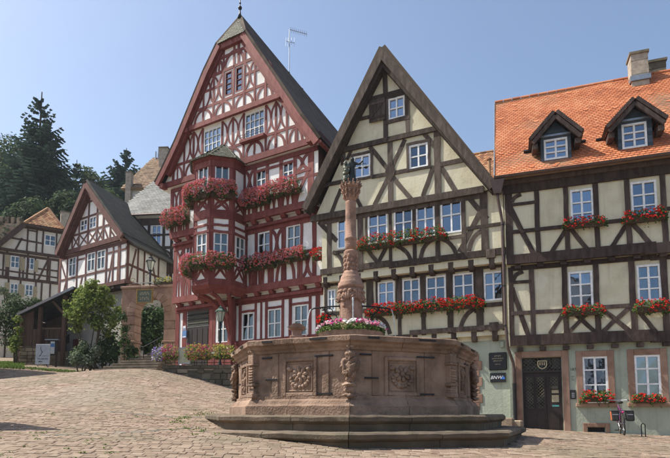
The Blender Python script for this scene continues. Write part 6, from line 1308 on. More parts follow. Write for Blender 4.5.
# the row follows the sill: one thing, straight along the facade
flower_box(FCr, -.3, 366, 486.5, 298, 316, 'long bright red geranium row under the first-floor windows of the cream gabled house', RED, gC, lush=1.5)
kw = dict(dep=.5, lush=2.0, dens=1.3)
flower_box(FH, 0, 244, 271, 186, 212, 'shaded pink geranium box under the left second-floor window right of the oriel', MIX, gH, **kw)
flower_box(FH, 0, 268, 302, 177, 201, 'sunlit pink geranium box under the right second-floor window of the red house', MIX, gH, **kw)
flower_box(FH, -.3, 240, 277, 253, 275, 'shaded dark pink geranium box on the first floor right of the oriel', MIX, gH, **kw)
flower_box(FH, -.3, 276, 308.5, 247, 266, 'sunlit coral geranium box under the right first-floor window of the red house', MIX, gH, **kw)
flower_box(FH, -.25, 313, 325, 247, 264, 'small red geranium box at the alley corner of the red house', RED, gH, dep=.4, lush=1.4)
flower_box(FH, 0, 166, 190, 206, 231, 'coral geranium box left of the oriel on the second floor', MIX, gH, **kw)
def ring_box(i0, i1, yt, yb, label, out):
    NB[0] += 1; random.seed(100+NB[0]); first = True
    v1, v0 = zl(215, yt), zl(215, yb); r = thing('flower_box', label, 'flower box', cen+V3((0, 0, v0)), gH)
    for i in range(i0, i1+1):
        Fi, Lf = faces[i]; mb = MB(); fbox(mb, Fi, .02, Lf-.02, v0+(v1-v0)*.2, v0+(v1-v0)*.45, .06, .24); mb.build('trough', 'planter_brown', r)
        flowers(r, Fi, -.2, Lf+.2, v0, v1, .04, out, MIX, dens=1.3, lush=2.0)
ring_box(1, 3, 180, 204, 'big pink and coral geranium mass round the upper floor of the oriel', .5)
ring_box(1, 4, 251, 274, 'big pink and coral geranium mass round the lower floor of the oriel', .55)
# fountain planting
fb = thing('flower_bed', 'ring of white and pink flowers round the fountain column foot', 'flower bed', (CX, CY, 1.4)); mb = MB(); zf = zy(333)
mb.lathe((CX, CY, 0), [(.3, zf-.5), (.62, zf-.2), (.7, zf-.02), (.62, zf-.02)], 24); mb.build('planter_bowl', 'column_sandstone', fb)
random.seed(55); lf = MB(); bl = {k: MB() for k in ('white_blossom', 'pink_blossom', 'magenta_blossom')}
for k in range(2600):
    a = uni(0, 6.283); r_ = .3+.43*math.sqrt(uni(0, 1)); h = (zy(324)-zf)*(1-((r_-.45)/.36)**2)+.03*noise.noise(V3((a*3, r_*6, 0))); lf.leaf((CX+r_*math.cos(a), CY+r_*math.sin(a), zf-.04+max(0, h)*uni(.1, 1)), uni(.04, .07), (math.cos(a)*.6, math.sin(a)*.6, .7))
for k in range(230):
    a = uni(0, 6.283); r_ = uni(.34, .76); h = (zy(323)-zf)*(1-((r_-.45)/.38)**2); m = ('white_blossom', 'pink_blossom', 'magenta_blossom')[0 if noise.noise(V3((a*1.4, 0, 4)))+uni(-.35, .35) > -.02 else random.choice((1, 1, 2))]; c = V3((CX+r_*math.cos(a), CY+r_*math.sin(a), zf+max(-.03, h)))
    for q in range(7): bl[m].leaf(c+V3((uni(-1, 1), uni(-1, 1), uni(-1, 1)))*.026, uni(.035, .055), (0, -.6, .8), .9)
lf.build('foliage', 'geranium_leaf', fb); [mb.build('blossoms', m, fb) for m, mb in bl.items()]
P = atY(324, 325, 11.1); r = thing('geranium_pot', 'red geraniums in a pot left of the fountain column', 'flower pot', P); mb = MB(); mb.lathe(P, [(.07, -.12), (.1, .02), (.11, .03)], 12); mb.tube([P+V3((0, 0, -.1)), P+V3((.12, 0, -.5))], .02, 6); mb.build('pot', 'planter_brown', r)
random.seed(60); lf, bm_ = MB(), MB()
for k in range(320): v = V3((uni(-1, 1), uni(-1, 1), uni(-1, 1))).normalized()*uni(.4, 1); lf.leaf(P+V3((v.x*.15, v.y*.15, .1+v.z*.12)), uni(.04, .07), v)
for k in range(34):
    v = V3((uni(-1, 1), uni(-1, 1), uni(-.6, 1))).normalized(); c = P+V3((v.x*.16, v.y*.16, .11+v.z*.13))
    for q in range(7): bm_.leaf(c+V3((uni(-1, 1), uni(-1, 1), uni(-1, 1)))*.02, uni(.03, .05), v, .9)
lf.build('foliage', 'geranium_leaf', r); bm_.build('blossoms', 'red_blossom', r)

# ------------------------------------------------------------------ terrace furniture: planters, railing, menu board, lamp
FW = Fac((-6.78, 20.5), t=(6.18, -.5)); VP = (('violet_blossom', .75), ('white_blossom', .25)); MG = (('magenta_blossom', .6), ('yellow_blossom', .4)); YM = (('yellow_blossom', .5), ('magenta_blossom', .3), ('coral_blossom', .2))
def terrace_box(x0, x1, yt, yb, label, pal, d=-.1, leaf='bush_leaf', lush=1.6): return flower_box(FW, d, x0, x1, yt, yb, label, pal, 'flower troughs along the terrace wall', dep=.42, leaf=leaf, lush=lush, dens=1.7, lsz=.055, bsz=.028)
terrace_box(154.5, 166, 346, 366, 'trailing violet petunias at the left end of the terrace wall', VP)
terrace_box(164, 179.5, 344, 364.5, 'magenta petunias between the violet petunias and the menu board', MG)
terrace_box(186, 212, 342, 365, 'yellow and magenta flower trough right of the menu board', YM)
terrace_box(213, 236, 343.5, 364, 'yellow-green leafy trough on the terrace beside the fountain', (('yellow_blossom', .8), ('white_blossom', .2)), lush=.7)
u0, u1 = FW.at(153, 360, .02)[0], 6.0; rl_ = thing('terrace_railing', 'thin dark iron railing along the top of the terrace wall', 'railing', FW.P(0, TZ, 0))
for z in (.1, .52): mb = MB(); mb.tube([FW.P(.05, TZ+z, -.05), FW.P(u1, TZ+z, -.05)], .014, 6); mb.build('rail', 'black_iron', rl_)
for k in range(16): mb = MB(); mb.tube([FW.P(.05+k*(u1-.05)/15, TZ, -.05), FW.P(.05+k*(u1-.05)/15, TZ+.56, -.05)], .012, 6); mb.build('baluster', 'black_iron', rl_)
r, a0, a1, b0, b1 = plate('menu_board', 'pale yellow menu board between the terrace flowers', 'menu board', FW, .06, 179.2, 190.2, 348, 363.5, 'menu_paper', .02, .004)
mb = MB(); [fbox(mb, FW, p0, p1, q0, q1, .055, .095) for p0, p1, q0, q1 in ((a0-.02, a0+.01, b0, b1), (a1-.01, a1+.02, b0, b1), (a0, a1, b0-.02, b0+.01), (a0, a1, b1-.01, b1+.02))]; mb.build('frame', 'zinc', r)
def lantern(P, h, root, m='lamp_green', nside=6):
    P = V3(P); w2 = h*.27
    mb = MB(); mb.lathe(P, [(w2*.55, 0), (w2*.5, h*.06), (w2*.45, h*.06)], nside); mb.lathe(P+V3((0, 0, h*.62)), [(w2*1.25, 0), (w2*1.2, h*.05), (w2*.55, h*.2), (w2*.5, h*.24), (w2*.6, h*.26), (w2*.15, h*.32), (w2*.1, h*.4)], nside)
    for k in range(nside): a = 2*math.pi*k/nside; mb.tube([P+V3((w2*.5*math.cos(a), w2*.5*math.sin(a), h*.05)), P+V3((w2*math.cos(a), w2*math.sin(a), h*.63))], h*.016, 4)
    mb.build('lantern_frame', m, root); mb = MB(); mb.lathe(P, [(w2*.46, h*.06), (w2*.95, h*.62)], nside); mb.build('lantern_glass', 'lamp_glass', root)
LY = 21.0; P = atY(220.5, 322.5, LY); lp = thing('street_lamp', 'green lantern on a dark post on the terrace in front of the red house', 'street lamp', (P.x, P.y, TZ)); hL = atY(220.5, 305.5, LY).z-P.z
lantern(P, hL, lp); mb = MB(); mb.lathe((P.x, P.y, TZ), [(.1, 0), (.1, .08), (.06, .14), (.05, .6), (.04, .65), (.035, P.z-TZ-.15), (.06, P.z-TZ-.1), (.03, P.z-TZ)], 12); mb.build('post', 'black_iron', lp, smooth=True)
P = atY(150, 285, 27.4); lp2 = thing('gate_lamp', 'old lantern on an iron stem above the stone gateway', 'lamp', (P.x, P.y, gtop+.14)); zl2 = atY(150.5, 271, 27.4).z; lantern((P.x, P.y-.0, zl2), atY(150, 256, 27.4).z-zl2, lp2, 'black_iron'); mb = MB(); mb.tube([(P.x, P.y, gtop+.1), (P.x, P.y, zl2)], .05, 8); mb.tube([(P.x-.25, P.y, zl2-.25), (P.x-.1, P.y, zl2-.12), (P.x, P.y, zl2)], .02, 6); mb.build('stem', 'black_iron', lp2)
# hanging inn sign with gilded frame
a0, a1, b0, b1 = FT.at(137.3, 296, 1.0)[0], FT.at(152.5, 296, 1.0)[0], FT.at(145, 303, 1.0)[1], FT.at(145, 289.5, 1.0)[1]
ins = thing('hanging_sign', 'dark green inn sign in a gilded scroll frame hanging before the gateway', 'sign', FT.P((a0+a1)/2, b0, 1)); mb = MB(); fbox(mb, FT, a0+.035, a1-.035, b0+.035, b1-.035, .98, 1.03); mb.build('sign_board', 'sign_green', ins)
mb = MB(); [fbox(mb, FT, p0, p1, q0, q1, .97, 1.05) for p0, p1, q0, q1 in ((a0, a0+.035, b0, b1), (a1-.035, a1, b0, b1), (a0+.035, a1-.035, b0, b0+.035), (a0+.035, a1-.035, b1-.035, b1))]
for k in range(9):
    for (uu, vv) in ((a0, b0+(b1-b0)*k/8), (a1, b0+(b1-b0)*k/8)): mb.ball(FT.P(uu+(-.03 if uu == a0 else .03), vv, 1.01), .032, n=6, m=4)
mb.build('gilded_frame', 'gold_paint', ins)
for row in range(2):
    mb = MB(); n2 = 7 if row == 0 else 5
    for k in range(n2): uu = a0+.16+(a1-a0-.32)*(k+.5)/n2; vv = b1-.28-row*.26; fbox(mb, FT, uu-.03, uu-.015, vv, vv+.13, 1.03, 1.034); fbox(mb, FT, uu-.015, uu+.03, vv+(.1 if k % 2 else 0), vv+(.13 if k % 2 else .03), 1.03, 1.034)
    mb.build('lettering', 'note_paper', ins)
mb = MB(); zt = FT.at(140, 283, 1)[1]; mb.tube([FT.P(a1-.1, zt, -.05), FT.P(a1-.1, zt, .4), FT.P((a0+a1)/2, zt+.02, 1.01)], .02, 6); mb.tube([FT.P(a0-.3, zt, 1.01), FT.P(a1, zt, 1.01)], .02, 6); [mb.tube([FT.P(uu, zt, 1.01), FT.P(uu, b1, 1.01)], .01, 5) for uu in (a0+.15, a1-.15)]; mb.build('bracket', 'black_iron', ins)
mb = MB(); mb.tube([FT.P(a0-.3+.14*math.cos(t2)*(1-t2*.08), zt+.16+.14*math.sin(t2)*(1-t2*.08), 1.01) for t2 in [k*.6 for k in range(11)]], .016, 5); mb.build('gilded_scroll', 'gold_paint', ins)
random.seed(70); gb = thing('gate_planter', 'trough of yellowish plants on top of the stone gateway', 'flower box', FT.P(-1, gtop+.14, 0)); uu0, uu1 = FT.at(154, 285, 0)[0], FT.at(179, 285, 0)[0]; mb = MB(); fbox(mb, FT, uu0, uu1, gtop+.14, gtop+.34, -.25, .02); mb.build('trough', 'planter_brown', gb); flowers(gb, FT, uu0, uu1, gtop+.14, gtop+.62, -.1, .25, (('yellow_blossom', 1),), leaf='silver_leaf', lush=.6, ln=260)
# small signs by the door of the red house
for (x0, x1, y0, y1, m, lb) in ((183.4, 186, 326, 330, 'poster_white', 'small white sign by the dark door of the red house'), (182.8, 186.6, 330.6, 338, 'poster_blue', 'blue and white hanging sign below the small white sign')):
    r, a0, a1, b0, b1 = plate('door_sign', lb, 'sign', FH, H0.d+.12, x0, x1, y0, y1, m, .03, .004)
    mb = MB(); fbox(mb, FH, a0+.02, a1-.02, b0+.03, b0+.08, H0.d+.15, H0.d+.156); mb.build('sign_stripe', 'letter_white' if m == 'poster_blue' else 'poster_blue', r)
# white museum panel and notice board before the shed
FQ = Fac((-18.4, 31.2), 2); r, a0, a1, b0, b1 = plate('information_panel', 'pale grey standing panel with black hook mark before the shed', 'sign', FQ, 0, 36, 50.2, 344.3, 364.3, 'sign_white', .05, .006)
W_, H_ = a1-a0, b1-b0; hk = [(.36, .9), (.345, .8), (.37, .72), (.43, .65), (.475, .6), (.44, .57), (.4, .52), (.36, .44), (.28, .4)]
mb = MB(); ribbon(mb, FQ, [(a0+W_*x, b0+H_*y) for x, y in hk], [.02, .03, .035, .035, .05, .035, .035, .035, .07], .05, .056); mb.build('hook_mark', 'ink', r)
textmesh('MUSEUM', .155, FM(FQ, a0+W_*.52, b0+H_*.26, .053), 'ink', r); mb = MB(); fbox(mb, FQ, a0+W_*.45, a0+W_*.9, b0+H_*.405, b0+H_*.42, .05, .054); mb.build('thin_line', 'ink', r)
mb = MB(); mb.prism([FQ.P(a0+W_*x, b0+H_*y, .055) for x, y in ((.2, .13), (.32, .09), (.32, .115), (.5, .115), (.5, .15), (.32, .15), (.32, .17))], FQ.n*-.004); mb.build('arrow', 'ink', r)
zq = zg(-18.4, 31.2)
for uu in (a0+.1, a1-.15): mb = MB(); fbox(mb, FQ, uu, uu+.05, zq-.1, b0+.05, -.04, -.01); mb.build('panel_leg', 'zinc', r)
FQ2 = Fac((-18, 31.75), 2); r, a0, a1, b0, b1 = plate('notice_board', 'dark framed notice board with blue and white poster behind the pale panel', 'notice board', FQ2, 0, 46.5, 58, 340.3, 355.5, 'dark_wood', .06, .01)
mb = MB(); fbox(mb, FQ2, a0+.28, a1-.18, b0+.1, b1-.08, .06, .066); po = mb.build('poster', 'poster_white', r); mb = MB(); fbox(mb, FQ2, a0+.29, a1-.19, b1-.42, b1-.2, .066, .07); mb.build('poster_print', 'poster_blue', po); mb = MB(); fbox(mb, FQ2, a0-.05, a1+.05, b1, b1+.06, -.08, .14); mb.build('board_hood', 'zinc', r)
for uu in (a0+.05, a1-.13): mb = MB(); fbox(mb, FQ2, uu, uu+.08, zg(-18, 31.75)-.1, b0, -.05, .02); mb.build('board_leg', 'dark_wood', r)

# ------------------------------------------------------------------ bicycle with panniers
BP = atY(624.5, 437, 15.35); bz = zg(BP.x, BP.y)+.03; fw = V3((.40, .93, 0)).normalized(); sd = V3((fw.y, -fw.x, 0)); upv = (V3((0, 0, 1))+sd*-.06).normalized()
bk = thing('bicycle', 'bicycle with black and orange panniers parked end-on by the green wall', 'bicycle', (BP.x, BP.y, bz))
def bpnt(f, s, z): return V3((BP.x, BP.y, bz))+fw*f+sd*s+upv*z
def wheel(f, nm):
    mb = MB(); R = .34; ring = [bpnt(f+R*math.cos(2*math.pi*k/32), 0, .345+R*math.sin(2*math.pi*k/32)) for k in range(33)]; mb.tube(ring, .02, 6, False); wl = mb.build('tyre', 'rubber', bk, smooth=True)
    mb = MB(); mb.tube([bpnt(f+.315*math.cos(2*math.pi*k/32), 0, .345+.315*math.sin(2*math.pi*k/32)) for k in range(33)], .011, 5, False); mb.build('wheel_rim', 'chrome', wl)
    mb = MB(); [mb.tube([bpnt(f, .03*(-1)**k, .345), bpnt(f+.31*math.cos(2*math.pi*k/20), 0, .345+.31*math.sin(2*math.pi*k/20))], .0025, 3) for k in range(20)]; mb.tube([bpnt(f, -.07, .345), bpnt(f, .07, .345)], .018, 8); mb.build('spokes', 'chrome', wl)
    mb = MB(); mb.tube([bpnt(f+.375*math.cos(t2), 0, .345+.375*math.sin(t2)) for t2 in [math.pi*(.05+.6*k/10 if f < .5 else .35+.6*k/10) for k in range(11)]], .02, 6); mb.build('mudguard', 'chrome', wl)
wheel(0, 'rear'); wheel(1.08, 'front')
mb = MB(); bb, seat, hd, hd2 = bpnt(.45, 0, .3), bpnt(.26, 0, .85), bpnt(.9, 0, .88), bpnt(.94, 0, .7)
for p, q in ((bpnt(0, .05, .345), bb), (bpnt(0, -.05, .345), bb), (bpnt(0, .05, .345), bpnt(.28, .02, .78)), (bpnt(0, -.05, .345), bpnt(.28, -.02, .78)), (bb, bpnt(.28, 0, .8)), (bb, hd2), (bpnt(.29, 0, .72), hd), (hd, hd2), (hd2, bpnt(1.08, .05, .345)), (hd2, bpnt(1.08, -.05, .345))): mb.tube([p, q], .017, 6)
mb.build('frame', 'bike_paint', bk)
mb = MB(); mb.tube([bpnt(.28, 0, .78), bpnt(.25, 0, .93)], .014, 6); mb.tube([hd, bpnt(.89, 0, 1.04)], .014, 6); mb.tube([bpnt(.72, -.29, 1.02), bpnt(.82, -.27, 1.05), bpnt(.9, -.1, 1.04), bpnt(.9, .1, 1.04), bpnt(.82, .27, 1.05), bpnt(.72, .29, 1.02)], .012, 6); mb.build('handlebar', 'chrome', bk)
mb = MB(); [mb.tube([bpnt(.7, s, 1.02), bpnt(.82, s*.95, 1.05)], .018, 6) for s in (-.29, .29)]; mb.build('grip', 'rubber', bk)
mb = MB(); mb.ball(bpnt(.2, 0, .96), .09, .13, .04, 10, 6, Matrix((sd, fw, upv)).transposed()); mb.ball(bpnt(.36, 0, .955), .03, .1, .03, 8, 5, Matrix((sd, fw, upv)).transposed()); mb.build('saddle', 'rubber', bk, smooth=True)
mb = MB(); [mb.tube([bpnt(-.28, s, .72), bpnt(.25, s, .72)], .007, 5) for s in (-.07, .07)]; [mb.tube([bpnt(f, -.07, .72), bpnt(f, .07, .72)], .006, 5) for f in (-.28, -.1, .1)]; [mb.tube([bpnt(-.12, s, .72), bpnt(0, s*.7, .345)], .007, 5) for s in (-.07, .07)]; mb.build('carrier', 'black_iron', bk)
for s, m in ((-1, 'orange_fabric'), (1, 'black_fabric')):
    mb = MB(); mb.box(bpnt(-.02, s*.19, .56), fw*.15, sd*.1, upv*.15); o = modbevel(mb.build('pannier', 'black_fabric', bk), .04, 3)
    mb = MB(); mb.box(bpnt(-.02, s*.19, .705), fw*.155, sd*.105, upv*.02); modbevel(mb.build('pannier_lid', 'black_fabric', bk), .015, 2)
    mb = MB(); mb.box(bpnt(-.02, s*.282, .56), fw*.12, sd*.018, upv*.13); modbevel(mb.build('pannier_pocket', m, bk), .012, 2)
    mb = MB(); mb.box(bpnt(-.172, s*.19, .6), fw*.004, sd*.075, upv*.012); mb.build('reflective_strip', 'zinc', bk)
mb = MB(); mb.ball(bpnt(-.3, 0, .67), .035, .03, .03); mb.build('rear_lamp', 'magenta_blossom', bk)
mb = MB(); [mb.tube([bpnt(.45, s*.1, .3+s*.17), bpnt(.45, s*.02, .3)], .01, 5) for s in (-1, 1)]; [mb.box(bpnt(.45, s*.15, .3+s*.17), fw*.04, sd*.05, upv*.012) for s in (-1, 1)]; mb.build('pedals', 'black_iron', bk)
P = atY(643.5, 436, 15.2); mb = MB(); z0 = zg(P.x, P.y); mb.tube([(P.x-.05, P.y, z0-.05), (P.x-.05, P.y, z0+.36), (P.x, P.y, z0+.4), (P.x+.06, P.y, z0+.36), (P.x+.06, P.y, z0-.05)], .014, 6); mb.build('wall_hoop', 'black_iron', loc=(P.x, P.y, z0), label='low iron hoop standing at the wall right of the bicycle', cat='bike hoop')

# ------------------------------------------------------------------ hill, castle wall, trees
hm = MB(); hx = np.linspace(-130, 60, 60); hy = np.linspace(44, 170, 44)
def hz_(x, y):
    t2 = min(1, max(0, (y-44)/75)); t2 = t2*t2*(3-2*t2); base = zg(max(-32, min(22, x)), 46); return base-1+t2*(44*max(.15, min(1, (22-x)/60)))+1.2*noise.noise(V3((x*.07, y*.07, 0)))
for y in hy:
    for x in hx: hm.v.append(V3((x, y, hz_(x, y))))
hm.f = [(j*60+i, j*60+i+1, (j+1)*60+i+1, (j+1)*60+i) for j in range(43) for i in range(59)]; hm.build('hillside', 'grass_soil', smooth=True, kind='structure')
def limb(mb, p, d, L, r, depth, rng):
    q = p+d*L; m_ = p.lerp(q, .5)+V3((rng.uniform(-1, 1), rng.uniform(-1, 1), 0))*L*.06; mb.tube([p, m_, q], [r, r*.8, r*.6], 6)
    if depth:
        for k in range(3): e = (d+V3((rng.uniform(-1, 1), rng.uniform(-1, 1), rng.uniform(-.1, .5)))*.75).normalized(); limb(mb, q, e, L*.68, r*.55, depth-1, rng)
def broadleaf(name, label, base, H, W, leafm, nblob=26, nleaf=5200, lsz=.5, group=None, seed=1, trunk_f=.3, cat='tree'):
    rng = random.Random(seed); random.seed(seed); base = V3(base); r = thing(name, label, cat, base, group); mb = MB(); limb(mb, base-V3((0, 0, .5)), V3((.03, 0, 1)), H*trunk_f+.5, H*.028, 2, rng); mb.build('trunk', 'bark', r)
    bl = []
    for k in range(nblob):
        f = rng.uniform(trunk_f*.75, 1); ww = W*.5*math.sin(math.pi*min(.98, .22+.72*((f-trunk_f*.7)/(1-trunk_f*.7))))**.8; a = rng.uniform(0, 6.283); rr = ww*math.sqrt(rng.uniform(.05, 1))*.8; s = W*rng.uniform(.11, .2)
        bl.append((base+V3((rr*math.cos(a), rr*math.sin(a), H*f-s*.5)), s))
    mb = MB()
    for k in range(nleaf):
        c, s = bl[rng.randrange(nblob)]; v = V3((rng.gauss(0, 1), rng.gauss(0, 1), rng.gauss(0, 1))).normalized(); q = s*rng.uniform(.55, 1.12); mb.leaf(c+V3((v.x*q, v.y*q, v.z*q*.8)), lsz*rng.uniform(.6, 1.3), v+V3((0, 0, .5)), .7)
    mb.build('crown', leafm, r); return r
def spruce(label, base, H, W, seed, droop=.25, whorls=26, per=9, group=None, name='spruce_tree', sparse=1.0, lean=0):
    rng = random.Random(seed); random.seed(seed); base = V3(base); r = thing(name, label, 'tree', base, group); mb = MB(); mb.tube([base-V3((0, 0, .6)), base+V3((0, 0, H*.5)), base+V3((0, 0, H))], [H*.018, H*.01, H*.002], 8); mb.build('trunk', 'bark', r); mb = MB()
    for w2 in range(whorls):
        f = .1+.86*w2/(whorls-1); z = H*f
        for k in range(per if f < .85 else 6):
            if rng.random() > sparse: continue
            a = rng.uniform(0, 6.283); L = W*.5*(1-f)**.85*rng.uniform(.65, 1.15)+.08; d = V3((math.cos(a), math.sin(a), 0)); n2 = max(4, int(L/.3))
            for j in range(n2):
                t2 = (j+1)/n2; zz = z-L*droop*math.sin(t2*1.6)+L*.34*t2**3*(1 if f > .3 else .5)+L*.1*(f > .8)*t2; p = base+d*L*t2+V3((0, 0, zz)); sdv = V3((-d.y, d.x, 0)); tw = (L*.3*(1-t2*.7)+.2)*(1 if f < .85 else .6)
                for sg in (-1, 1):
                    q = p+sdv*sg*tw+d*tw*.7-V3((0, 0, tw*.35*rng.uniform(.3, 1.4))); wv = d*.16+V3((0, 0, .1)); mb.add([p-d*.18, p+d*.2, q+wv*.5, q-wv*.6], [(0, 1, 2, 3)])
                mb.add([p-sdv*.09, p+sdv*.09, p+sdv*.05-V3((0, 0, .32*rng.uniform(.5, 1.4))), p-sdv*.05-V3((0, 0, .32))], [(0, 1, 2, 3)])
    mb.build('crown', 'spruce_needle', r); return r
def gz2(x, y): return hz_(x, y) if y > 46 else zg(x, y)
Yt = 58; tp_ = atY(42, 92, Yt); b0_ = hz_(tp_.x, Yt); spruce('tall dark spruce rising above the wooded hillside', (tp_.x, Yt, b0_), tp_.z-b0_, 17, 31, .2, whorls=36, per=13)
Yt = 70; tp_ = atY(126.5, 148, Yt); b0_ = hz_(tp_.x, Yt); spruce('small spruce with upturned branches between the roofs', (tp_.x, Yt, b0_), tp_.z-b0_, 17, 32, .08, 30, 13, name='spruce_tree')
Yt = 66; tp_ = atY(77, 160, Yt); b0_ = hz_(tp_.x, Yt); spruce('slim young spruce right of the tall spruce', (tp_.x, Yt, b0_), tp_.z-b0_, 8, 33, .2, 26, 9)
WT = [(8, 131, 66, 15, 'tree_leaf', 'dark broadleaf tree at the left edge of the hillside wood'), (20, 148, 66, 11, 'light_tree_leaf', 'olive broadleaf tree in front of the tall spruce'), (60, 176, 64, 10, 'tree_leaf', 'round dark tree below the tall spruce'), (92, 168, 68, 10, 'light_tree_leaf', 'pale loose-leaved tree behind the white gabled house'), (-20, 120, 68, 16, 'tree_leaf', 'dark tree beyond the left edge of the wood'), (34, 200, 52, 9, 'tree_leaf', 'dark tree above the orange half-hipped roof'), (5, 172, 60, 12, 'tree_leaf', 'dark tree above the castle wall'), (108, 188, 62, 7, 'light_tree_leaf', 'low pale tree left of the small spruce'), (72, 192, 54, 8, 'tree_leaf', 'low dark tree behind the white gable')]
for i, (x, y, Y, W, lm, lb) in enumerate(WT): p = atY(x, y, Y); b0_ = hz_(p.x, Y); broadleaf('broadleaf_tree', lb, (p.x, Y, b0_), max(5, p.z-b0_), W, lm, 60, 15000 if x > -10 else 4000, .36, 'trees of the hillside wood', 40+i, .22)
cw = thing('castle_wall', 'grey crenellated castle wall at the left edge below the trees', 'wall', (-30, 49, hz_(-30, 49))); a, b2 = atY(-12, 216, 49), atY(21, 219, 49); FZ = Fac((a.x, 49), t=(1, .05)); Lz = b2.x-a.x; zb_ = hz_(-28, 49)-2; mb = MB(); fbox(mb, FZ, 0, Lz, zb_, a.z-.7, -.8, 0); mb.build('wall', 'rubble_stone', cw)
for k in range(6): mb = MB(); fbox(mb, FZ, Lz*k/6, Lz*k/6+Lz/6*.62, a.z-.7, a.z-uni(0, .15), -.7, 0); modbevel(mb.build('merlon', 'rubble_stone', cw), .04)
# leafy tree, ivy and shrubs by the white house
def bush(name, label, cat, blobs, leafm, n, lsz, base, group=None, seed=1, stems=3):
    random.seed(seed); base = V3(base); r = thing(name, label, cat, base, group); mb = MB(); tot = sum(s[3]**2 for s in blobs)
    for k in range(stems): c = random.choice(blobs); mb.tube([base+V3((uni(-.15, .15), uni(-.1, .1), -.2)), base.lerp(V3(c[:3]), .5)+V3((uni(-.2, .2), 0, 0)), V3(c[:3])], [.05, .035, .015], 6)
    mb.build('stem', 'bark', r); mb = MB()
    for (x, y, z, s) in blobs:
        for k in range(int(n*s*s/tot)): v = V3((random.gauss(0, 1), random.gauss(0, 1)*.8, random.gauss(0, 1))).normalized(); q = s*abs(random.gauss(.85, .42)); mb.leaf(V3((x, y, z))+v*q, lsz*uni(.6, 1.35), v+V3((0, -.3, .4)), .75)
    mb.build('foliage', leafm, r); return r
TY = 29.3
def pxblob(lst, Y, jy=.5):
    out = []
    for x, y, s in lst: p = atY(x, y, Y); out.append((p.x, p.y+uni(-jy, jy), p.z, s*Y/FPX))
    return out
random.seed(77)
bush('leafy_tree', 'sunlit small leafy tree in front of the white timbered house', 'tree', pxblob([(82, 296, 7), (92, 289, 6), (101, 296, 7), (74, 303, 6), (88, 306, 8), (104, 306, 7), (111, 318, 6), (95, 318, 8), (80, 317, 7), (68, 312, 4), (110, 300, 5), (86, 285, 4), (102, 326, 5), (115, 309, 4), (91, 299, 7), (75, 326, 5), (65, 304, 3), (78, 290, 4), (97, 284, 3), (106, 290, 4), (116, 325, 4), (70, 320, 3), (108, 332, 4)], TY), 'bush_leaf', 5200, .17, (atY(92, 366, TY).x, TY, zg(atY(92, 366, TY).x, TY)), seed=81, stems=7)
bush('climbing_ivy', 'dark ivy and shrubs round the foot of the leafy tree', 'shrub', pxblob([(80, 354, 6), (88, 350, 5), (100, 345, 7), (108, 338, 7), (112, 350, 8), (104, 356, 7), (118, 358, 7), (95, 360, 5)], TY+.3), 'ivy_leaf', 2500, .16, (atY(103, 366, TY).x, TY+.3, zg(atY(103, 366, TY).x, TY+.3)), seed=82, stems=8)
bush('pale_shrub', 'pale silvery shrub at the foot of the leafy tree', 'shrub', pxblob([(78, 358, 5), (83, 345, 4), (97, 350, 4), (88, 360, 5), (74, 362, 3)], TY-.6, .2), 'silver_leaf', 1500, .14, (atY(82, 366, TY-.6).x, TY-.6, zg(atY(82, 366, TY-.6).x, TY-.6)), seed=83)
bush('courtyard_ivy', 'dark shrub seen through the arch of the gateway, enlarged to darken it', 'shrub', pxblob([(142, 325, 8), (148, 335, 9), (156, 325, 8), (140, 340, 7), (152, 313, 7), (144, 312, 7), (158, 336, 7), (150, 345, 8), (138, 318, 6), (160, 316, 6)], 30.5), 'ivy_leaf', 5200, .17, (atY(147, 350, 30.5).x, 30.5, 2.9), seed=84)  # courtyard greenery, enlarged so its dark leaves add shade inside the arch
mb = MB(); p0, p1_ = atY(120, 352, 28.4), atY(190, 352, 28.4); mb.abox(p0.x, p1_.x, 28.2, 36, 2.2, 3.05); mb.build('courtyard', 'terrace_slab', kind='structure')
HY = 35.5
bush('clipped_hedge', 'dense dark green hedge in front of the shaded house', 'hedge', pxblob([(12, 318, 11), (22, 306, 9), (32, 308, 9), (24, 325, 11), (14, 335, 10), (8, 305, 8), (36, 304, 5), (20, 340, 10), (30, 318, 9), (-4, 320, 12)], HY), 'ivy_leaf', 6500, .16, (atY(18, 350, HY).x, HY, zg(atY(18, 350, HY).x, HY)), seed=85)
bush('vine', 'light green creeper at the left corner of the shed', 'shrub', pxblob([(16, 340, 4), (19, 330, 3), (15, 348, 4), (19, 320, 3)], 32.3, .2), 'bush_leaf', 700, .16, (atY(16, 355, 32.3).x, 32.3, zg(atY(16, 355, 32.3).x, 32.3)), seed=86)
bush('window_plants', 'plants on the ground-floor sill of the shaded house', 'shrub', pxblob([(3, 291, 4), (9, 296, 3), (14, 295, 3)], 38.5, .2), 'silver_leaf', 500, .16, (atY(6, 298, 38.5).x, 38.5, atY(6, 300, 38.5).z), seed=87)
random.seed(90); mb = MB()
for k in range(900): Y = uni(29.5, 34); x = uni(-.66*Y, -.6*Y) if k % 3 else uni(-.6*Y, -.42*Y); Y = Y if k % 3 else 29.6+uni(0, .5); z = zg(x, Y); [mb.leaf((x+uni(-.1, .1), Y+uni(-.1, .1), z+uni(.02, .12)), uni(.08, .18), (0, -.3, .3), .3) for q in range(5)]
mb.build('verge_grass', 'grass_blade', kind='stuff', label='green grass verge along the foot of the shed', cat='grass')
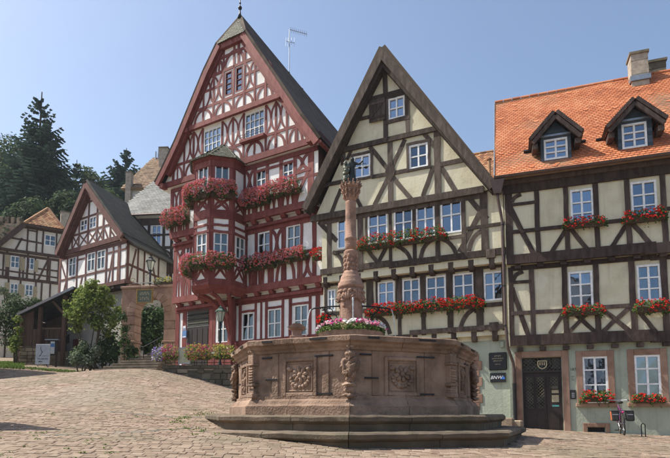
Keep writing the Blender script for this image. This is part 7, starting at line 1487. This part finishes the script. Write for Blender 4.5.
# beyond the left edge of the picture: a tub yew added and shaped to cast a shadow, and a neighbouring house, whose shade reaches the square
P = V3((-6.15, 8.5, 0)); P.z = zg(P.x, P.y); r = thing('shadow_yew', 'added shadow-casting conical yew in a stone tub beyond the left edge of the picture', 'shrub', P); mb = MB(); mb.lathe(P, [(.3, -.1), (.34, .1), (.4, .5), (.43, .52), (.43, .58), (.36, .58)], 20); mb.build('tub', 'column_sandstone', r); mb = MB(); mb.tube([P+V3((0, 0, .4)), P+V3((0, 0, 2.2))], .05, 6); mb.build('stem', 'bark', r); random.seed(91); mb = MB()
for k in range(3200): f = uni(0, 1)**1.3; a = uni(0, 6.283); rr = (.5*(1-f)+.03)*uni(.8, 1.05); mb.leaf(P+V3((rr*math.cos(a), rr*math.sin(a), .62+1.75*f)), uni(.06, .1), (math.cos(a), math.sin(a), .3))
mb.build('foliage', 'ivy_leaf', r)
FO = Fac((-20.2, 25.2), -86); ho = thing('neighbour_house', 'cream gabled house beyond the left edge of the picture', 'house', FO.P(2, 2, -3)); SO = St(FO, 0, ho, 'oak_timber', 'cream_plaster')
zo = zg(-20, 26)
for k in range(2):
    for fl_ in (1.0, 3.6): SO.winuv(.7+k*1.7, 1.6+k*1.7, zo+fl_, zo+fl_+1.3)
for u in (.08, 2.0, 3.9): SO.T([(u, zo), (u, zo+6)], .18)
for v in (zo+2.8, zo+5.6): SO.T([(0, v), (4, v)], .22)
SO.wall([(0, zo-1), (4, zo-1), (4, zo+5.8), (2, zo+9), (0, zo+5.8)], 9, -FO.n)
mb = MB(); A_, L_, R_ = FO.P(2, zo+9.3, .4), FO.P(-.4, zo+5.4, .4), FO.P(4.4, zo+5.4, .4); B = -FO.n*10; slab(mb, [A_, L_, L_+B, A_+B], .14); slab(mb, [R_, A_, A_+B, R_+B], .14); mb.build('roof', 'old_tile', ho)

bush('arch_shade_ivy', 'dark ivy added over the left pier of the gateway arch to stand in for shade', 'ivy', pxblob([(124, 340, 5), (128, 350, 6), (124, 328, 4), (131, 360, 6), (122, 316, 4), (134, 350, 4), (138, 362, 5)], 27.3, .15), 'ivy_leaf', 1500, .13, (atY(127, 368, 27.3).x, 27.3, zg(atY(127, 368, 27.3).x, 27.3)), seed=93)  # ivy added to darken the gate pier that lies in shade
# the houses across the square, behind the viewer; their fronts show in the window panes
for k, (x0, wd, hv, wm, lb) in enumerate(((-17, 9.5, 8.5, 'cream_plaster', 'cream gabled house across the square behind the viewer on the left'), (-6.5, 10, 9.5, 'white_plaster', 'white gabled house across the square behind the viewer on the right'))):
    FX = Fac((x0+wd, -15-k*.4), t=(-1, .04)); hx_ = thing('opposite_house', lb, 'house', FX.P(wd/2, -2.4, -3), 'houses behind the viewer'); SX = St(FX, 0, hx_, 'oak_timber', wm); zo = -2.6
    for fl_ in (1.2, 4.2, 7.2):
        if fl_+1.6 < hv+2.6:
            for j in range(4): u = wd*(j+.5)/4; SX.winuv(u-.45, u+.45, zo+fl_, zo+fl_+1.35)
    for j in range(5): u = .1+(wd-.2)*j/4; SX.T([(u, zo), (u, hv)], .2)
    for v in (zo+3.4, zo+6.5, hv): SX.T([(0, v), (wd, v)], .24)
    SX.xpanel(.3, wd*.25, zo+3.5, zo+6.3, .14); SX.xpanel(wd*.75, wd-.3, zo+3.5, zo+6.3, .14)
    SX.wall([(0, zo-1.5), (wd, zo-1.5), (wd, hv), (wd/2, hv+4.6), (0, hv)], 9, -FX.n)
    mb = MB(); A_, L_, R_ = FX.P(wd/2, hv+5, .5), FX.P(-.5, hv-.5, .5), FX.P(wd+.5, hv-.5, .5); B = -FX.n*10; slab(mb, [A_, L_, L_+B, A_+B], .14); slab(mb, [R_, A_, A_+B, R_+B], .14); mb.build('roof', 'old_tile', hx_)

# summer haze over the whole valley
mz, t, n, l, b = nodes('haze'); n.remove(b); pv = n.new('ShaderNodeVolumePrincipled'); pv.inputs['Color'].default_value = (.8, .9, 1, 1); pv.inputs['Density'].default_value = .00035; pv.inputs['Anisotropy'].default_value = .2
l.new(pv.outputs[0], n['Material Output'].inputs['Volume']); MATS['haze'] = mz
zlo = min(v.co.z for v in ground.data.vertices)-1; mb = MB(); mb.abox(-405, 405, -155, 605, zlo, 95); mb.build('haze', 'haze', kind='stuff', label='thin bluish summer haze over the square', cat='haze')
